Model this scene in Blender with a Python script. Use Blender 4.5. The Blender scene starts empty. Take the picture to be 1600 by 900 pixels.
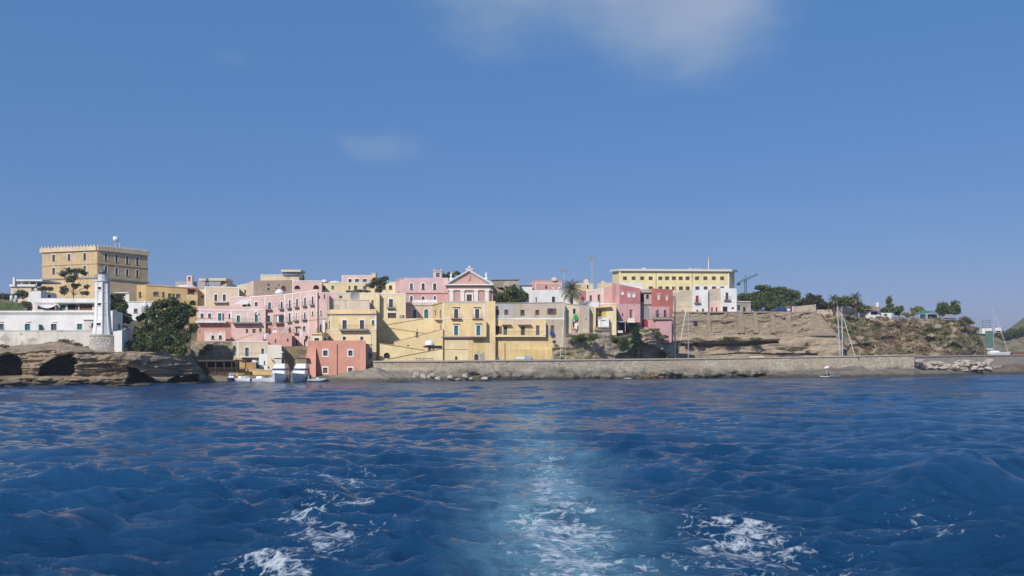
import bpy, math, random
import numpy as np
R = math.radians
random.seed(7)
rng = np.random.default_rng(11)
sc = bpy.context.scene
col = sc.collection

# ---------------------------------------------------------------- camera, sky, sun, exposure
F, H, YH, CX = 1385.0, 3.5, 565.0, 800.0        # focal length in photo pixels, eye height, horizon row, middle column
cam_data = bpy.data.cameras.new('camera')
cam_data.sensor_width = 36.0
cam_data.lens = 36.0 * F / 1600.0
cam_data.shift_y = (YH - 450.0) / 1600.0
cam_data.clip_start = 0.5
cam_data.clip_end = 90000.0
cam = bpy.data.objects.new('camera', cam_data)
cam.location = (0, 0, H)
cam.rotation_euler = (R(90), 0, 0)
col.objects.link(cam)
sc.camera = cam

SUN = (-0.47, -1.0, 0.74)
SUN_EL = math.atan2(SUN[2], math.hypot(SUN[0], SUN[1]))
SUN_AZ = math.atan2(SUN[0], SUN[1])
SKY_STRENGTH = 0.085
SKY_TINT = (0.45, 0.310, 0.36)
SKY_HAZE = (0.52, 1.58, 3.35)          # even blue haze over the whole dome
world = bpy.data.worlds.new('World')
sc.world = world
world.use_nodes = True
wt = world.node_tree
for n in list(wt.nodes):
    wt.nodes.remove(n)


def wn(kind, **kw):
    n = wt.nodes.new(kind)
    for k, v in kw.items():
        setattr(n, k, v)
    return n


w_out = wn('ShaderNodeOutputWorld')
w_bg = wn('ShaderNodeBackground')
w_bg.inputs['Strength'].default_value = SKY_STRENGTH
wt.links.new(w_bg.outputs[0], w_out.inputs[0])
w_sky = wn('ShaderNodeTexSky')
w_sky.sky_type = 'NISHITA'
w_sky.sun_disc = False
w_sky.sun_elevation = SUN_EL
w_sky.sun_rotation = SUN_AZ
w_sky.altitude = 0
w_sky.air_density = 1.0
w_sky.dust_density = 0.6
w_sky.ozone_density = 3.0
w_tint = wn('ShaderNodeMix', data_type='RGBA', blend_type='MULTIPLY')
w_tint.inputs[0].default_value = 1.0
w_tint.inputs[7].default_value = (*SKY_TINT, 1)
w_hs = wn('ShaderNodeHueSaturation')
w_hs.inputs['Saturation'].default_value = 1.25
wt.links.new(w_sky.outputs[0], w_hs.inputs['Color'])
wt.links.new(w_hs.outputs[0], w_tint.inputs[6])
w_add = wn('ShaderNodeMix', data_type='RGBA', blend_type='ADD')
w_add.inputs[0].default_value = 1.0
w_add.inputs[7].default_value = (*SKY_HAZE, 1)
wt.links.new(w_tint.outputs[2], w_add.inputs[6])
w_tc = wn('ShaderNodeTexCoord')


def cloud(prev, px, py, rx, ry, amount, scale, seed, colour):
    """A soft cloud in one direction of the sky (a direction on the sky dome, not a place in the picture)."""
    d = np.array([(px - CX) / F, 1.0, (YH - py) / F])
    d /= np.linalg.norm(d)
    sub = wn('ShaderNodeVectorMath', operation='SUBTRACT')
    sub.inputs[1].default_value = tuple(d)
    wt.links.new(w_tc.outputs['Generated'], sub.inputs[0])
    scl = wn('ShaderNodeVectorMath', operation='MULTIPLY')
    scl.inputs[1].default_value = (F / rx, F / rx, F / ry)
    wt.links.new(sub.outputs[0], scl.inputs[0])
    ln = wn('ShaderNodeVectorMath', operation='LENGTH')
    wt.links.new(scl.outputs[0], ln.inputs[0])
    no = wn('ShaderNodeTexNoise')
    no.inputs['Scale'].default_value = scale
    no.inputs['Detail'].default_value = 6
    no.inputs['Roughness'].default_value = 0.52
    off = wn('ShaderNodeVectorMath', operation='MULTIPLY_ADD')
    off.inputs[1].default_value = (1, 1, 1.9)
    off.inputs[2].default_value = (seed, seed * 0.7, 0)
    wt.links.new(w_tc.outputs['Generated'], off.inputs[0])
    wt.links.new(off.outputs[0], no.inputs['Vector'])
    ma = wn('ShaderNodeMath', operation='MULTIPLY_ADD')      # distance + wobble
    ma.inputs[1].default_value = -1.25
    wt.links.new(no.outputs['Fac'], ma.inputs[0])
    wt.links.new(ln.outputs['Value'], ma.inputs[2])
    mr = wn('ShaderNodeMapRange', interpolation_type='SMOOTHERSTEP')
    mr.inputs['From Min'].default_value = 0.62
    mr.inputs['From Max'].default_value = -0.60
    mr.inputs['To Min'].default_value = 0
    mr.inputs['To Max'].default_value = amount
    wt.links.new(ma.outputs[0], mr.inputs['Value'])
    mix = wn('ShaderNodeMix', data_type='RGBA')
    mix.inputs[7].default_value = (*colour, 1)
    wt.links.new(mr.outputs[0], mix.inputs[0])
    wt.links.new(prev, mix.inputs[6])
    return mix.outputs[2]


s_out = w_add.outputs[2]
CL = (4.3, 4.9, 6.0)
s_out = cloud(s_out, 1035, -30, 185, 140, 0.56, 8.0, 4.1, CL)
s_out = cloud(s_out, 830, -30, 190, 105, 0.50, 9.0, 5.7, CL)
s_out = cloud(s_out, 1120, 40, 120, 80, 0.30, 12.0, 6.2, CL)
s_out = cloud(s_out, 592, 232, 84, 34, 0.19, 20.0, 9.3, CL)
s_out = cloud(s_out, 365, 90, 36, 16, 0.08, 20.0, 1.3, CL)
wt.links.new(s_out, w_bg.inputs['Color'])

sun_data = bpy.data.lights.new('sun', 'SUN')
sun_data.energy = 3.3
sun_data.angle = R(0.5)
sun_data.color = (1.0, 0.95, 0.87)
sun = bpy.data.objects.new('sun', sun_data)
from mathutils import Vector
sun.rotation_euler = Vector(SUN).to_track_quat('Z', 'Y').to_euler()
sun.location = (-200, -300, 260)
col.objects.link(sun)

sc.view_settings.view_transform = 'Standard'
sc.view_settings.look = 'None'
sc.view_settings.gamma = 1
sc.view_settings.use_curve_mapping = False
sc.view_settings.exposure = 0.24
HAZE = 0.0003
sc.cycles.volume_bounces = 0
sc.cycles.max_bounces = 6
sc.cycles.use_denoising = True
sc.cycles.sample_clamp_direct = 3.0
sc.cycles.sample_clamp_indirect = 3.0


# ---------------------------------------------------------------- materials
MATS = {}


def nodes_of(name, rough=0.9, spec=0.25):
    m = bpy.data.materials.new(name)
    m.use_nodes = True
    nt = m.node_tree
    b = nt.nodes['Principled BSDF']
    b.inputs['Roughness'].default_value = rough
    b.inputs['Specular IOR Level'].default_value = spec
    return m, nt, b


def node(nt, kind, ins=None, **kw):
    n = nt.nodes.new(kind)
    for k, v in kw.items():
        setattr(n, k, v)
    for k, v in (ins or {}).items():
        if hasattr(v, 'is_linked') or isinstance(v, bpy.types.NodeSocket):
            nt.links.new(v, n.inputs[k])
        else:
            n.inputs[k].default_value = v
    return n


def coords(nt, scale=(1, 1, 1)):
    g = node(nt, 'ShaderNodeNewGeometry')
    return node(nt, 'ShaderNodeVectorMath', {0: g.outputs['Position'], 1: scale}, operation='MULTIPLY').outputs[0]


def noise(nt, vec, scale, detail=4, rough=0.55):
    return node(nt, 'ShaderNodeTexNoise', {'Vector': vec, 'Scale': scale, 'Detail': detail, 'Roughness': rough}).outputs['Fac']


def ramp(nt, fac, a, b, lo=0.0, hi=1.0):
    return node(nt, 'ShaderNodeMapRange', {'Value': fac, 'From Min': a, 'From Max': b, 'To Min': lo, 'To Max': hi}).outputs[0]


def mix(nt, fac, a, b, blend='MIX'):
    n = node(nt, 'ShaderNodeMix', data_type='RGBA', blend_type=blend)
    for i, v in ((0, fac), (6, a), (7, b)):
        if isinstance(v, bpy.types.NodeSocket):
            nt.links.new(v, n.inputs[i])
        elif i == 0:
            n.inputs[0].default_value = v
        else:
            n.inputs[i].default_value = (*v[:3], 1)
    return n.outputs[2]


def grey(c, k):
    return tuple(x * k for x in c)


def plaster(name, c, dirt=0.35, patch=0.0, patch_c=(0.30, 0.27, 0.23), seed=0.0):
    """Painted lime plaster: faded, rain-streaked, with bare patches where asked."""
    if name in MATS:
        return MATS[name]
    m, nt, b = nodes_of(name)
    p = node(nt, 'ShaderNodeVectorMath', {0: coords(nt), 1: (seed * 13.1, seed * 7.7, seed * 3.3)}, operation='ADD').outputs[0]
    big = ramp(nt, noise(nt, p, 0.30, 7, 0.62), 0.34, 0.66)
    c1 = mix(nt, big, grey(c, 0.84), tuple(min(0.92, x * 1.07 + 0.012) for x in c))
    ps = node(nt, 'ShaderNodeVectorMath', {0: p, 1: (1.0, 1.0, 0.13)}, operation='MULTIPLY').outputs[0]
    st = ramp(nt, noise(nt, ps, 1.5, 4, 0.6), 0.52, 0.78, 0.0, dirt)
    c2 = mix(nt, st, c1, tuple(0.5 * x + 0.5 * y for x, y in zip(grey(c, 0.62), (0.16, 0.14, 0.12))))
    old = ramp(nt, noise(nt, p, 0.55, 7, 0.68), 0.54, 0.60, 0.0, 0.55)
    c2 = mix(nt, old, c2, tuple(0.82 * x + 0.10 * y for x, y in zip(c, (0.62, 0.56, 0.48))))
    if patch > 0:
        pm = ramp(nt, noise(nt, p, 0.33, 7, 0.62), 0.66 - 0.25 * patch, 0.69 - 0.25 * patch)
        c2 = mix(nt, pm, c2, mix(nt, noise(nt, p, 2.0), grey(patch_c, 0.75), grey(patch_c, 1.25)))
    nt.links.new(c2, b.inputs['Base Color'])
    bu = node(nt, 'ShaderNodeBump', {'Strength': 0.35, 'Distance': 0.05, 'Height': noise(nt, p, 3.0, 6)})
    nt.links.new(bu.outputs[0], b.inputs['Normal'])
    MATS[name] = m
    return m


def plain(name, c, rough=0.7, metal=0.0, spec=0.3, var=0.12):
    if name in MATS:
        return MATS[name]
    m, nt, b = nodes_of(name, rough, spec)
    p = coords(nt)
    nt.links.new(mix(nt, noise(nt, p, 1.7, 4), grey(c, 1 - var), tuple(min(0.95, x * (1 + var)) for x in c)), b.inputs['Base Color'])
    b.inputs['Metallic'].default_value = metal
    MATS[name] = m
    return m


def glass(name, c=(0.045, 0.055, 0.072)):
    m, nt, b = nodes_of(name, 0.12, 0.5)
    g = node(nt, 'ShaderNodeNewGeometry')
    k = g.outputs['Random Per Island']
    nt.links.new(mix(nt, k, grey(c, 0.5), tuple(x * 1.9 for x in c)), b.inputs['Base Color'])
    MATS[name] = m
    return m


def masonry(name, c, joint, scale=1.1, light=None, contrast=1.0, low=None, low_z=(1.4, 2.4)):
    """Rubble masonry; low = the rougher darker courses the sea wets, up to a real height above the water."""
    m, nt, b = nodes_of(name, 0.95, 0.15)
    p = coords(nt, (1, 1, 1.6))
    v = node(nt, 'ShaderNodeTexVoronoi', {'Vector': p, 'Scale': scale}, feature='F1')
    d = node(nt, 'ShaderNodeTexVoronoi', {'Vector': p, 'Scale': scale}, feature='DISTANCE_TO_EDGE')
    rnd = node(nt, 'ShaderNodeSeparateColor', {0: v.outputs['Color']}).outputs[0]
    c1 = mix(nt, rnd, grey(c, 1 - 0.28 * contrast), tuple(min(0.8, x * (1 + 0.35 * contrast)) for x in (light or c)))
    big = noise(nt, coords(nt), 0.12, 6, 0.6)
    c1 = mix(nt, ramp(nt, big, 0.40, 0.60, 0, 0.75), c1, mix(nt, noise(nt, p, 1.2, 6), grey(c, 0.72), grey(c, 1.12)))
    j = ramp(nt, d.outputs['Distance'], 0.0, 0.09, 0.8, 0.0)
    c2 = mix(nt, j, c1, joint)
    if low:
        sp = node(nt, 'ShaderNodeSeparateXYZ', {0: coords(nt)})
        zz = node(nt, 'ShaderNodeMath', {0: sp.outputs['Z'], 1: node(nt, 'ShaderNodeMath', {0: noise(nt, coords(nt, (1, 1, 0.4)), 0.16, 6, 0.65), 1: -3.4}, operation='MULTIPLY').outputs[0]}, operation='ADD').outputs[0]
        f = ramp(nt, zz, low_z[0] - 1.7, low_z[1] - 1.7, 1.0, 0.0)
        blot = ramp(nt, noise(nt, coords(nt, (1, 1, 0.6)), 0.5, 7, 0.7), 0.47, 0.6)
        c2 = mix(nt, f, c2, mix(nt, blot, low, grey(low, 0.45)))
        wet = ramp(nt, node(nt, 'ShaderNodeMath', {0: sp.outputs['Z'], 1: node(nt, 'ShaderNodeMath', {0: noise(nt, coords(nt), 0.4, 4), 1: -1.3}, operation='MULTIPLY').outputs[0]}, operation='ADD').outputs[0], -0.25, 0.25, 0.85, 0.0)
        c2 = mix(nt, wet, c2, (0.045, 0.042, 0.035))
    nt.links.new(c2, b.inputs['Base Color'])
    hh = node(nt, 'ShaderNodeMath', {0: ramp(nt, d.outputs['Distance'], 0, 0.15), 1: noise(nt, p, 2.5, 6)}, operation='ADD').outputs[0]
    bu = node(nt, 'ShaderNodeBump', {'Strength': 0.7, 'Distance': 0.15, 'Height': hh})
    nt.links.new(bu.outputs[0], b.inputs['Normal'])
    MATS[name] = m
    return m


def rock(name, c, dark, strata=0.5, green=None, wet=True):
    m, nt, b = nodes_of(name, 0.95, 0.15)
    p = coords(nt)
    ps = coords(nt, (0.25, 0.25, 1.3))
    n1 = noise(nt, p, 0.35, 8, 0.62)
    n2 = noise(nt, ps, 0.9, 7, 0.6)
    c1 = mix(nt, ramp(nt, n1, 0.35, 0.65), grey(c, 0.80), tuple(x * 1.18 for x in c))
    c2 = mix(nt, ramp(nt, n2, 0.50, 0.66, 0, strata), c1, dark)
    if green:
        c2 = mix(nt, ramp(nt, noise(nt, p, 0.18, 8, 0.65), 0.50, 0.58, 0, 0.85), c2, mix(nt, noise(nt, p, 1.5, 6, 0.7), grey(green, 0.55), grey(green, 1.5)))
    if wet:
        sp = node(nt, 'ShaderNodeSeparateXYZ', {0: p})
        z = node(nt, 'ShaderNodeMath', {0: sp.outputs['Z'], 1: node(nt, 'ShaderNodeMath', {0: noise(nt, p, 0.35, 5), 1: -1.0}, operation='MULTIPLY').outputs[0]}, operation='ADD').outputs[0]
        c2 = mix(nt, ramp(nt, z, -0.1, 0.45, 0.75, 0.0), c2, (0.05, 0.045, 0.033))
    nt.links.new(c2, b.inputs['Base Color'])
    hh = node(nt, 'ShaderNodeMath', {0: noise(nt, p, 0.9, 9, 0.65), 1: n2}, operation='ADD').outputs[0]
    bu = node(nt, 'ShaderNodeBump', {'Strength': 0.9, 'Distance': 0.5, 'Height': hh})
    nt.links.new(bu.outputs[0], b.inputs['Normal'])
    MATS[name] = m
    return m


def leafy(name, a, c):
    m, nt, b = nodes_of(name, 0.75, 0.2)
    g = node(nt, 'ShaderNodeNewGeometry')
    big = ramp(nt, noise(nt, coords(nt), 0.45, 3), 0.35, 0.65)
    f = node(nt, 'ShaderNodeMath', {0: g.outputs['Random Per Island'], 1: big}, operation='ADD').outputs[0]
    nt.links.new(mix(nt, ramp(nt, f, 0.2, 1.8), a, c), b.inputs['Base Color'])
    MATS[name] = m
    return m


white = plaster('white_lime', (0.78, 0.77, 0.75), 0.22, seed=1)
white_old = plaster('weathered_white_lime', (0.66, 0.63, 0.58), 0.55, 0.35, (0.42, 0.38, 0.33), seed=2)
trim_w = plain('white_trim', (0.78, 0.76, 0.73), 0.8, var=0.06)
cream = plaster('cream_plaster', (0.68, 0.56, 0.40), 0.40, 0.12, (0.40, 0.36, 0.30), seed=3)
beige = plaster('beige_plaster', (0.64, 0.54, 0.42), 0.45, 0.15, (0.38, 0.35, 0.30), seed=4)
yellow = plaster('yellow_plaster', (0.78, 0.60, 0.32), 0.38, 0.0, seed=5)
yellow_pale = plaster('pale_yellow_plaster', (0.79, 0.65, 0.40), 0.30, 0.0, seed=6)
yellow_worn = plaster('worn_yellow_plaster', (0.72, 0.54, 0.26), 0.55, 0.5, (0.38, 0.34, 0.28), seed=7)
ochre = plaster('ochre_plaster', (0.62, 0.43, 0.19), 0.40, 0.0, seed=8)
ochre_dk = plaster('golden_plaster', (0.71, 0.55, 0.28), 0.6, 0.3, (0.72, 0.58, 0.33), seed=9)
pink = plaster('pink_plaster', (0.73, 0.50, 0.45), 0.32, 0.0, seed=10)
pink_pale = plaster('pale_pink_plaster', (0.74, 0.56, 0.51), 0.35, 0.2, (0.62, 0.46, 0.42), seed=11)
pink_deep = plaster('deep_pink_plaster', (0.62, 0.34, 0.29), 0.40, 0.0, seed=12)
salmon = plaster('salmon_plaster', (0.62, 0.30, 0.215), 0.25, 0.0, seed=13)
rose = plaster('rose_plaster', (0.60, 0.35, 0.355), 0.45, 0.1, (0.52, 0.34, 0.33), seed=14)
red = plaster('red_plaster', (0.44, 0.14, 0.12), 0.45, 0.28, (0.36, 0.30, 0.26), seed=15)
maroon = plaster('faded_red_plaster', (0.47, 0.19, 0.19), 0.5, 0.25, (0.5, 0.27, 0.26), seed=16)
church_pink = plaster('church_pink_plaster', (0.58, 0.36, 0.30), 0.3, 0.0, seed=17)
palazzo_pink = plaster('rosy_plaster', (0.74, 0.50, 0.48), 0.3, 0.0, seed=18)
shell_pink = plaster('shell_pink_plaster', (0.68, 0.52, 0.43), 0.25, 0.0, seed=19)
grey_blue = plaster('grey_plaster', (0.46, 0.45, 0.44), 0.5, 0.3, (0.55, 0.53, 0.5), seed=20)
taupe = plaster('bare_render', (0.54, 0.46, 0.35), 0.6, 0.35, (0.45, 0.38, 0.30), seed=21)
brown = plaster('brown_render', (0.36, 0.27, 0.20), 0.5, 0.3, (0.44, 0.30, 0.25), seed=22)
barrack_y = plaster('barracks_yellow', (0.80, 0.69, 0.38), 0.12, 0.0, seed=23)
fort = plaster('fortress_ochre', (0.60, 0.445, 0.25), 0.5, 0.25, (0.47, 0.36, 0.24), seed=24)
lh_white = plaster('lighthouse_white', (0.80, 0.80, 0.79), 0.12, 0.0, seed=25)
concrete = plaster('concrete', (0.36, 0.34, 0.31), 0.5, 0.0, seed=26)
roof_m = plain('roof_terrace', (0.40, 0.36, 0.31), 0.95)
slab_m = plain('balcony_stone', (0.30, 0.26, 0.21), 0.9)
iron = plain('dark_iron', (0.05, 0.05, 0.055), 0.5)
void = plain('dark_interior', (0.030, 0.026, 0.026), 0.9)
teal = plain('teal_paint', (0.02, 0.17, 0.19), 0.55)
green_p = plain('green_shutter_paint', (0.07, 0.16, 0.10), 0.6)
brown_p = plain('brown_shutter_paint', (0.16, 0.07, 0.05), 0.6)
red_p = plain('red_door_paint', (0.30, 0.03, 0.04), 0.5)
white_p = plain('white_door_paint', (0.72, 0.72, 0.71), 0.5)
wood_d = plain('dark_wood', (0.085, 0.064, 0.05), 0.8)
glass_m = glass('window_glass')
blue_glass = glass('bluish_glass', (0.045, 0.085, 0.115))
aerial = plain('galvanised_steel', (0.55, 0.56, 0.57), 0.45, 0.6)
lamp_m = plain('lamp_housing', (0.22, 0.22, 0.24), 0.5)
crane_m = plain('green_crane_paint', (0.03, 0.13, 0.13), 0.6)
canvas_w = plain('white_canvas', (0.78, 0.77, 0.74), 0.9)
canvas_g = plain('grey_canvas', (0.42, 0.43, 0.41), 0.9)
gel = plain('white_gelcoat', (0.80, 0.81, 0.82), 0.25, spec=0.5, var=0.04)
navy = plain('navy_canvas', (0.015, 0.025, 0.075), 0.8)
rubber = plain('grey_rubber', (0.42, 0.43, 0.44), 0.6)
dark_blue = plain('dark_blue_hull', (0.02, 0.05, 0.11), 0.4)
bark = plain('bark', (0.10, 0.07, 0.05), 0.95)
alu = plain('mast_alloy', (0.62, 0.62, 0.61), 0.4, 0.3)
skin_m = plain('skin', (0.46, 0.27, 0.18), 0.6)
leaf_dk = leafy('dark_foliage', (0.038, 0.062, 0.024), (0.150, 0.180, 0.068))
leaf_md = leafy('mid_foliage', (0.045, 0.072, 0.020), (0.155, 0.175, 0.060))
leaf_gr = leafy('grey_green_foliage', (0.065, 0.078, 0.048), (0.19, 0.19, 0.11))
leaf_dry = leafy('dry_scrub_foliage', (0.16, 0.125, 0.075), (0.38, 0.30, 0.185))
leaf_ol = leafy('olive_scrub_foliage', (0.085, 0.093, 0.036), (0.24, 0.23, 0.10))
leaf_rd = leafy('russet_scrub_foliage', (0.14, 0.085, 0.055), (0.27, 0.17, 0.11))
leaf_palm = leafy('palm_leaf', (0.08, 0.098, 0.05), (0.30, 0.30, 0.19))


# ---------------------------------------------------------------- geometry helpers
ORG = {}


def P(px, py, Y):
    """A place in the world seen at photo pixel (px, py) when it stands Y metres away."""
    return Vector(((px - CX) / F * Y, Y, H + (YH - py) / F * Y))


def ZP(py, Y):
    return H + (YH - py) / F * Y


def XP(px, Y):
    return (px - CX) / F * Y


def tag(o, label=None, cat=None, group=None, kind=None):
    if label:
        o['label'] = label
    if cat:
        o['category'] = cat
    if group:
        o['group'] = group
    if kind:
        o['kind'] = kind
    return o


def thing(name, label, cat, loc=(0, 0, 0), group=None):
    o = bpy.data.objects.new(name, None)
    o.empty_display_size = 0.5
    o.location = loc
    col.objects.link(o)
    ORG[o] = Vector(loc)
    return tag(o, label, cat, group)


class MB:
    def __init__(self):
        self.v, self.f, self.m, self.mats = [], [], [], []

    def mi(self, mat):
        if mat not in self.mats:
            self.mats.append(mat)
        return self.mats.index(mat)

    def poly(self, pts, mat):
        n = len(self.v)
        self.v += [tuple(p) for p in pts]
        self.f.append(tuple(range(n, n + len(pts))))
        self.m.append(self.mi(mat))

    def hexa(self, a, b, mat):
        """a: four points of one face (counter-clockwise from outside), b: the matching four behind."""
        n = len(self.v)
        self.v += [tuple(p) for p in a] + [tuple(p) for p in b]
        k = self.mi(mat)
        for q in ((0, 1, 2, 3), (7, 6, 5, 4), (1, 0, 4, 5), (2, 1, 5, 6), (3, 2, 6, 7), (0, 3, 7, 4)):
            self.f.append(tuple(n + i for i in q))
            self.m.append(k)

    def box(self, x0, x1, y0, y1, z0, z1, mat):
        self.hexa([(x0, y0, z0), (x1, y0, z0), (x1, y0, z1), (x0, y0, z1)],
                  [(x0, y1, z0), (x1, y1, z0), (x1, y1, z1), (x0, y1, z1)], mat)

    def pbox(self, px0, px1, py0, py1, Y, d, mat):
        """A box whose front, d metres deep, fills these photo pixels at distance Y."""
        self.box(XP(px0, Y), XP(px1, Y), Y, Y + d, ZP(py1, Y), ZP(py0, Y), mat)

    def tube(self, pts, r, mat, n=6, r2=None):
        pts = [Vector(p) for p in pts]
        k = self.mi(mat)
        base = len(self.v)
        for i, p in enumerate(pts):
            t = (pts[min(i + 1, len(pts) - 1)] - pts[max(i - 1, 0)]).normalized()
            a = t.cross(Vector((0, 1, 0.13)))
            if a.length < 1e-3:
                a = t.cross(Vector((1, 0, 0)))
            a.normalize()
            b = t.cross(a)
            rr = r if r2 is None else r + (r2 - r) * i / max(1, len(pts) - 1)
            for j in range(n):
                an = 2 * math.pi * j / n
                self.v.append(tuple(p + a * (rr * math.cos(an)) + b * (rr * math.sin(an))))
        for i in range(len(pts) - 1):
            for j in range(n):
                self.f.append((base + i * n + j, base + i * n + (j + 1) % n, base + (i + 1) * n + (j + 1) % n, base + (i + 1) * n + j))
                self.m.append(k)
        self.f.append(tuple(base + j for j in reversed(range(n))))
        self.f.append(tuple(base + (len(pts) - 1) * n + j for j in range(n)))
        self.m += [k, k]

    def lathe(self, c, prof, mat, n=16, sx=1.0, sy=1.0, a0=0.0):
        """prof: list of (radius, z) turned round the vertical axis through c."""
        base = len(self.v)
        k = self.mi(mat)
        for r, z in prof:
            for j in range(n):
                an = a0 + 2 * math.pi * j / n
                self.v.append((c[0] + r * sx * math.cos(an), c[1] + r * sy * math.sin(an), c[2] + z))
        for i in range(len(prof) - 1):
            for j in range(n):
                self.f.append((base + i * n + j, base + i * n + (j + 1) % n, base + (i + 1) * n + (j + 1) % n, base + (i + 1) * n + j))
                self.m.append(k)
        self.f.append(tuple(base + j for j in reversed(range(n))))
        self.f.append(tuple(base + (len(prof) - 1) * n + j for j in range(n)))
        self.m += [k, k]

    def build(self, name, parent=None, smooth=False, mat=None):
        me = bpy.data.meshes.new(name)
        o0 = ORG.get(parent, Vector((0, 0, 0)))
        me.from_pydata([tuple(Vector(v) - o0) for v in self.v], [], self.f)
        for m in self.mats:
            if m is not None:
                me.materials.append(m)
        me.polygons.foreach_set('material_index', self.m)
        if smooth:
            me.polygons.foreach_set('use_smooth', [True] * len(me.polygons))
        me.update()
        o = bpy.data.objects.new(name, me)
        col.objects.link(o)
        if parent is not None:
            o.parent = parent
        ORG[o] = o0
        return o


def np_mesh(name, V, Fc, mats, parent=None, smooth=False, midx=None):
    """Fast mesh from arrays: V (n,3), Fc (m,4)."""
    me = bpy.data.meshes.new(name)
    o0 = np.array(ORG.get(parent, Vector((0, 0, 0))))
    V = np.asarray(V, dtype=np.float32) - o0.astype(np.float32)
    k = Fc.shape[1]
    me.vertices.add(len(V))
    me.vertices.foreach_set('co', V.ravel())
    me.loops.add(Fc.size)
    me.loops.foreach_set('vertex_index', Fc.ravel().astype(np.int32))
    me.polygons.add(len(Fc))
    me.polygons.foreach_set('loop_start', np.arange(0, Fc.size, k, dtype=np.int32))
    me.polygons.foreach_set('loop_total', np.full(len(Fc), k, dtype=np.int32))
    if smooth:
        me.polygons.foreach_set('use_smooth', np.ones(len(Fc), dtype=bool))
    for m in mats:
        me.materials.append(m)
    if midx is not None:
        me.polygons.foreach_set('material_index', np.asarray(midx, dtype=np.int32))
    me.update(calc_edges=True)
    o = bpy.data.objects.new(name, me)
    col.objects.link(o)
    if parent is not None:
        o.parent = parent
    ORG[o] = Vector(o0)
    return o


def hash3(i, j, k, s):
    h = (i * 374761393 + j * 668265263 + k * 2147483647 + s * 974634777) & 0xFFFFFFFF
    h = ((h ^ (h >> 13)) * 1274126177) & 0xFFFFFFFF
    return ((h ^ (h >> 16)) & 0xFFFF) / 65535.0


def vnoise(x, y, z, s=0):
    xi, yi, zi = np.floor(x).astype(np.int64), np.floor(y).astype(np.int64), np.floor(z).astype(np.int64)
    fx, fy, fz = x - xi, y - yi, z - zi
    fx, fy, fz = [t * t * (3 - 2 * t) for t in (fx, fy, fz)]
    out = 0
    for a in (0, 1):
        for b in (0, 1):
            for c in (0, 1):
                w = (fx if a else 1 - fx) * (fy if b else 1 - fy) * (fz if c else 1 - fz)
                out = out + w * hash3(xi + a, yi + b, zi + c, s)
    return out


def fbm(x, y, z, oct=5, s=0, gain=0.5):
    x, y, z = np.broadcast_arrays(np.asarray(x, float), np.asarray(y, float), np.asarray(z, float))
    t, a, n = 0, 1.0, 0
    for o in range(oct):
        t = t + a * (vnoise(x * 2 ** o, y * 2 ** o, z * 2 ** o, s + o) - 0.5)
        a *= gain
    return t


def sstep(a, b, x):
    t = np.clip((x - a) / (b - a), 0, 1)
    return t * t * (3 - 2 * t)


def sheet(name, X, Y, Z, mats, smooth=False, parent=None, midx=None):
    n, m = X.shape
    V = np.stack([X, Y, Z], -1).reshape(-1, 3)
    i = np.arange(n * m).reshape(n, m)
    Fc = np.stack([i[:-1, :-1], i[:-1, 1:], i[1:, 1:], i[1:, :-1]], -1).reshape(-1, 4)
    return np_mesh(name, V, Fc, mats, parent, smooth, midx)


# ---------------------------------------------------------------- buildings
class Wall:
    """One straight stretch of a front, from (px0,Y0) to (px1,Y1)."""

    def __init__(self, a, b):
        self.a, self.b = a, b
        self.A = Vector((XP(a[0], a[1]), a[1], 0))
        self.B = Vector((XP(b[0], b[1]), b[1], 0))
        self.L = (self.B - self.A).length
        self.t = (self.B - self.A) / self.L
        self.n = Vector((self.t.y, -self.t.x, 0))          # towards the viewer
        self.za, self.zb = ZP(a[2], a[1]), ZP(b[2], b[1])

    def u(self, px):
        k = (px - CX) / F
        return (k * self.A.y - self.A.x) / (self.t.x - k * self.t.y)

    def Yat(self, px):
        return self.A.y + self.t.y * self.u(px)

    def z(self, px, py):
        return ZP(py, self.Yat(px))

    def pt(self, u, z, out=0.0):
        p = self.A + self.t * u + self.n * out
        return Vector((p.x, p.y, z))

    def slab(self, mb, u0, u1, z0, z1, out0, out1, mat):
        """A bar on the front: from out1 (near the viewer) back to out0."""
        mb.hexa([self.pt(u0, z0, out1), self.pt(u1, z0, out1), self.pt(u1, z1, out1), self.pt(u0, z1, out1)],
                [self.pt(u0, z0, out0), self.pt(u1, z0, out0), self.pt(u1, z1, out0), self.pt(u0, z1, out0)], mat)


sash_g = plain('grey_sash_paint', (0.12, 0.15, 0.17), 0.6)
PANES = {'G': glass_m, 'C': blue_glass, 'T': teal, 'N': green_p, 'B': brown_p, 'R': red_p, 'K': void, 'W': white_p, 'D': wood_d}
FR = {'G': wood_d, 'C': sash_g, 'T': teal, 'N': green_p, 'B': brown_p, 'R': red_p, 'K': wood_d, 'W': white_p, 'D': wood_d}
REC = 0.25


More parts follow.
